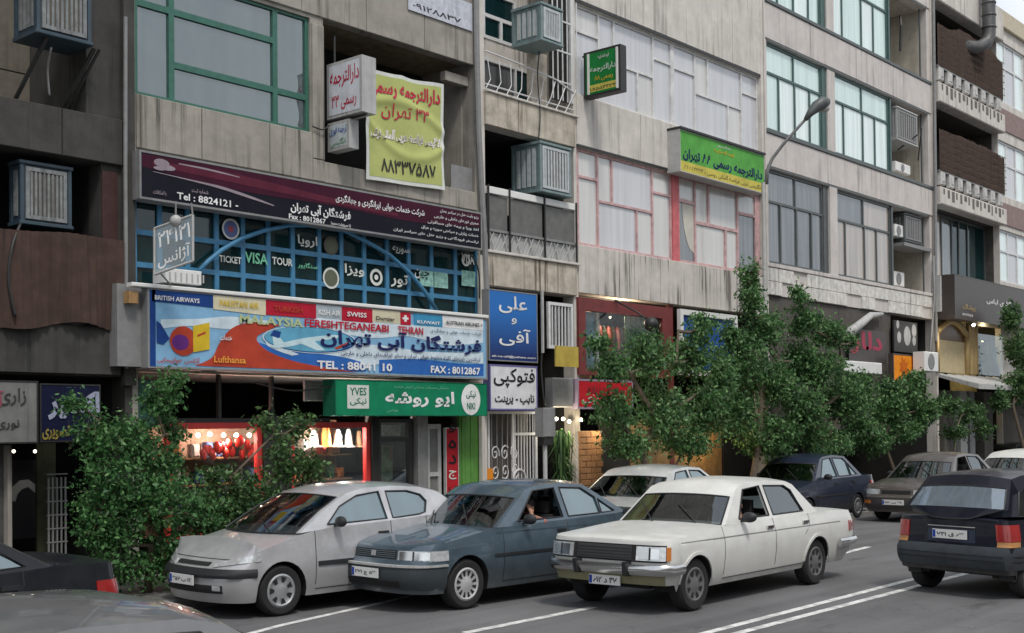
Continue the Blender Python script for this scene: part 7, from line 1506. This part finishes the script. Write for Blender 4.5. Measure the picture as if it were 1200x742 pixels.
tree('street_tree', 'grey green tree cut by the right edge of the view', 'tree', Y1 + .2, 1205, [(1185, 372, 18, 20, 0), (1198, 410, 26, 30, 0), (1192, 450, 26, 24, 0), (1215, 440, 30, 60, 0), (1172, 470, 14, 16, 0)], LF_C, .9, .11, 8, .08, spread=.2)
# bunch of reeds / plants in the passage by the post
for i, (px, py, Yp) in enumerate(((658, 560, D - .3), (664, 545, D - .2))):
    b0 = P(px, 600, Yp); b0.z = .11; t = thing('potted_plant', ('tall bushy' if i else 'drooping') + ' dark plant at the lit shop entrance by the post', 'plant', b0); q = MB(); q.lathe(b0, [(.16, 0), (.2, .3), (.21, .34)], 10); q.build('pot', M_BRICK, t, smooth=True, angle=40)
    rn = random.Random(i); q = MB()
    for k in range(60):
        a = rn.uniform(0, 6.28); h = rn.uniform(.8, 1.7); rr_ = rn.uniform(.1, .45); c = b0 + Vector((0, 0, .3)); p1 = c + Vector((rr_ * .4 * math.cos(a), rr_ * .4 * math.sin(a), h)); p2 = c + Vector((rr_ * math.cos(a), rr_ * math.sin(a), h * .8)); wv = Vector((-math.sin(a), math.cos(a), 0)) * .02
        q.add([c - wv, c + wv, p1 + wv, p1 - wv, p2], [(0, 1, 2, 3), (3, 2, 4)])
    q.build('leaves', LF_C, t, kind='stuff', fixn=False)

# ================================================================ PEOPLE
def skinmat(n, c): return mat(n, c, .5, var=.06, obj=True)
SKIN = skinmat('warm skin', (.42, .22, .15)); HAIR = mat('black hair', (.012, .010, .009), .6, var=.3, obj=True)
def person(label, at, facing, joints, edges, shirt, below=.98, arms_bare=.55, head=None, hairc=HAIR):
    """one continuous skinned body; joints: name -> (x, y, z, radius); local x points where the person faces"""
    names = list(joints); me = bpy.data.meshes.new('body'); me.from_pydata([joints[n][:3] for n in names], [(names.index(a), names.index(b)) for a, b in edges], [])
    o = bpy.data.objects.new('tmp', me); COL.objects.link(o); sk = o.modifiers.new('s', 'SKIN'); sk.use_smooth_shade = True
    for i, n in enumerate(names): r_ = joints[n][3]; me.skin_vertices[0].data[i].radius = (r_, r_)
    me.skin_vertices[0].data[0].use_root = True; sb = o.modifiers.new('d', 'SUBSURF'); sb.levels = 1; sb.render_levels = 1
    bpy.context.view_layer.update(); m2 = bpy.data.meshes.new_from_object(o.evaluated_get(bpy.context.evaluated_depsgraph_get())); bpy.data.objects.remove(o)
    t = thing('person', label, 'person', at, None, facing); b = bpy.data.objects.new('body', m2); COL.objects.link(b); b.parent = t
    m2.materials.clear(); m2.materials.append(shirt); m2.materials.append(SKIN)
    bare = [Vector(joints[n][:3]) for n in names if n.startswith(('hand', 'f', 'wrist', 'neck', 'head', 'chin'))]; cov = [Vector(joints[n][:3]) for n in names if not n.startswith(('hand', 'f', 'wrist', 'neck', 'head', 'chin'))]
    for p in m2.polygons:
        c = p.center; p.material_index = 1 if min((c - v).length for v in bare) < min((c - v).length for v in cov) * 1.15 else 0; p.use_smooth = True
    hx, hy, hz, hr = joints['head']; ORG[t.name] = (Vector((0, 0, 0)), 0)
    q = MB(); q.ball((hx - .015, hy, hz + .035), (.108, .090, .105), 12, 8); hh = q.build('hair', hairc, t, smooth=True)
    q = MB(); q.add([(hx + .085, hy, hz + .01), (hx + .118, hy, hz - .03), (hx + .085, hy - .018, hz - .035), (hx + .085, hy + .018, hz - .035)], [(0, 2, 1), (0, 1, 3), (1, 2, 3)]); q.build('nose', SKIN, t)
    for s_ in (-1, 1):
        q = MB(); q.ball((hx + .082, hy + s_ * .032, hz + .008), .012, 6, 5); q.build('eye', M_INK, t, smooth=True); q = MB(); q.ball((hx - .005, hy + s_ * .088, hz - .01), (.022, .012, .03), 6, 5); q.build('ear', SKIN, t, smooth=True)
    q = MB(); q.box(hx + .082, hx + .096, hy - .022, hy + .022, hz - .062, hz - .054); q.build('mouth', mat('lips', (.25, .08, .07), .5, obj=True), t); return t
def seated(lh, rh, le=None, re=None, lean=0):
    """joints of a seated figure facing +x; y>0 is its left hand side; lh, rh: hand positions"""
    j = {'pelvis': (0, 0, .50, .14), 'waist': (.01, 0, .64, .125), 'chest': (.02 + lean * .5, 0, .84, .145), 'neck': (.02 + lean, 0, 1.02, .055), 'head': (.045 + lean, 0, 1.16, .092), 'chin': (.075 + lean, 0, 1.09, .055),
         'hipl': (.08, .1, .50, .095), 'kneel': (.50, .13, .56, .065), 'anklel': (.62, .13, .30, .045), 'hipr': (.08, -.1, .50, .095), 'kneer': (.50, -.13, .56, .065), 'ankler': (.62, -.13, .30, .045)}
    e = [('pelvis', 'waist'), ('waist', 'chest'), ('chest', 'neck'), ('neck', 'head'), ('head', 'chin'), ('pelvis', 'hipl'), ('hipl', 'kneel'), ('kneel', 'anklel'), ('pelvis', 'hipr'), ('hipr', 'kneer'), ('kneer', 'ankler')]
    for s_, h, el in (('l', lh, le), ('r', rh, re)):
        sg = 1 if s_ == 'l' else -1; sh = Vector((.02 + lean * .7, sg * .18, .94)); H = Vector(h[:3]); E_ = Vector(el) if el else (sh + H) / 2 + Vector((0, sg * .08, -.10)); fd = Vector(h[3]).normalized() if len(h) > 3 else (H - E_).normalized(); si = fd.cross(Vector((0, 1, .3))).normalized()
        j.update({'shoulder' + s_: (*sh, .062), 'elbow' + s_: (*E_, .045), 'wrist' + s_: (*(H - fd * .045), .026), 'hand' + s_: (*(H + fd * .03), .034)}); e += [('chest', 'shoulder' + s_), ('shoulder' + s_, 'elbow' + s_), ('elbow' + s_, 'wrist' + s_), ('wrist' + s_, 'hand' + s_)]
        for k in range(4):
            o_ = si * (k - 1.5) * .019; ln = (.075, .088, .084, .065)[k]; a = H + fd * .065 + o_; b = a + fd * ln * .55; c = b + (fd * .7 + Vector((0, -sg * .5, -.5))).normalized() * ln * .5
            for nm, p, r_ in (('a', a, .0105), ('b', b, .0095), ('c', c, .008)): j['f%s%d%s' % (s_, k, nm)] = (*p, r_)
            e += [('hand' + s_, 'f%s%da' % (s_, k)), ('f%s%da' % (s_, k), 'f%s%db' % (s_, k)), ('f%s%db' % (s_, k), 'f%s%dc' % (s_, k))]
        a = H + si * .045 + fd * .02; b = a + si * .02 + fd * .035; j['ft%sa' % s_] = (*a, .012); j['ft%sb' % s_] = (*b, .009); e += [('hand' + s_, 'ft%sa' % s_), ('ft%sa' % s_, 'ft%sb' % s_)]
    return j, e
def put(car, lx, ly, lz, label, shirt, lh, rh, le=None, re=None, lean=0, turn=math.pi):
    """seat a person in a car; lx, ly in the car's own frame"""
    j, e = seated(lh, rh, le, re, lean); p = Matrix.Rotation(car.t.rotation_euler.z, 3, 'Z') @ Vector((lx - car.off.x, ly - car.off.y, lz)); return person(label, car.t.location + p, car.t.rotation_euler.z + turn, j, e, shirt)
# facing the nose means facing -x of the car: a figure turned half round has its left hand on the car's -y side
SH_D = mat('dark shirt', (.025, .022, .03), .8, obj=True); SH_W = mat('pale shirt', (.35, .36, .38), .8, obj=True); SH_G = mat('green grey shirt', (.08, .10, .08), .8, obj=True)
put(car405, 2.36, -.38, -.06, 'driver in the blue saloon with elbow on the sill and hand raised to the face', mat('dusty pink shirt', (.30, .13, .12), .8, obj=True), (.17, .16, 1.10, (-.1, -.5, .9)), (.42, -.12, .92), le=(.20, .44, 1.0), lean=.02)
put(carpk, 2.36, -.36, -.05, 'driver of the old white saloon with both hands on the wheel', SH_D, (.44, .14, .95), (.44, -.14, .95))
put(bgc, 2.08, -.35, -.02, 'driver of the brownish oncoming car with arm along the open window', SH_W, (.16, .33, 1.0, (.9, .2, 0)), (.42, -.14, .98), le=(-.02, .42, .97))
put(bgc, 2.08, .36, -.02, 'passenger in pale clothes beside the driver of the brownish car', SH_G, (.30, .10, .72), (.30, -.10, .72))
put(hb, 2.05, .35, -.02, 'driver of the dark hatchback seen through its rear window', SH_D, (.42, .14, .95), (.42, -.14, .95))

# ================================================================ the other side of the street (seen only in glass and paint)
for i, (a, b, h, m) in enumerate(((-30, -8, 13, M_CONC_B), (-7.9, 12, 16, M_CONC_D), (12.1, 34, 11, M_CONC_C), (34.1, 60, 15, M_CONC_B), (60.1, 95, 12, M_CONC_D))):
    t = thing('street_building', ('beige', 'pinkish', 'pale', 'grey', 'long rendered')[i] + ' building of the facing row behind the viewer, across the street', 'building', ((a + b) / 2, -18, 0)); hs = [(a + .8 + k * 2.6, a + 2.6 + k * 2.6, z, z + 1.6) for k in range(int((b - a - 1) / 2.6)) for z in np.arange(4, h - 2, 3.1)]
    q = MB(); q.plate((a, b, 0, h), hs, -18.3, -18); q.build('wall', m, t); q = MB(); q.box(a, b, -28, -18.31, h - .3, h); q.build('roof', m, t); q = MB(); q.box(a, b, -18.6, -18.31, 0, h - .31); q.build('dark_rooms', M_DARK, t)
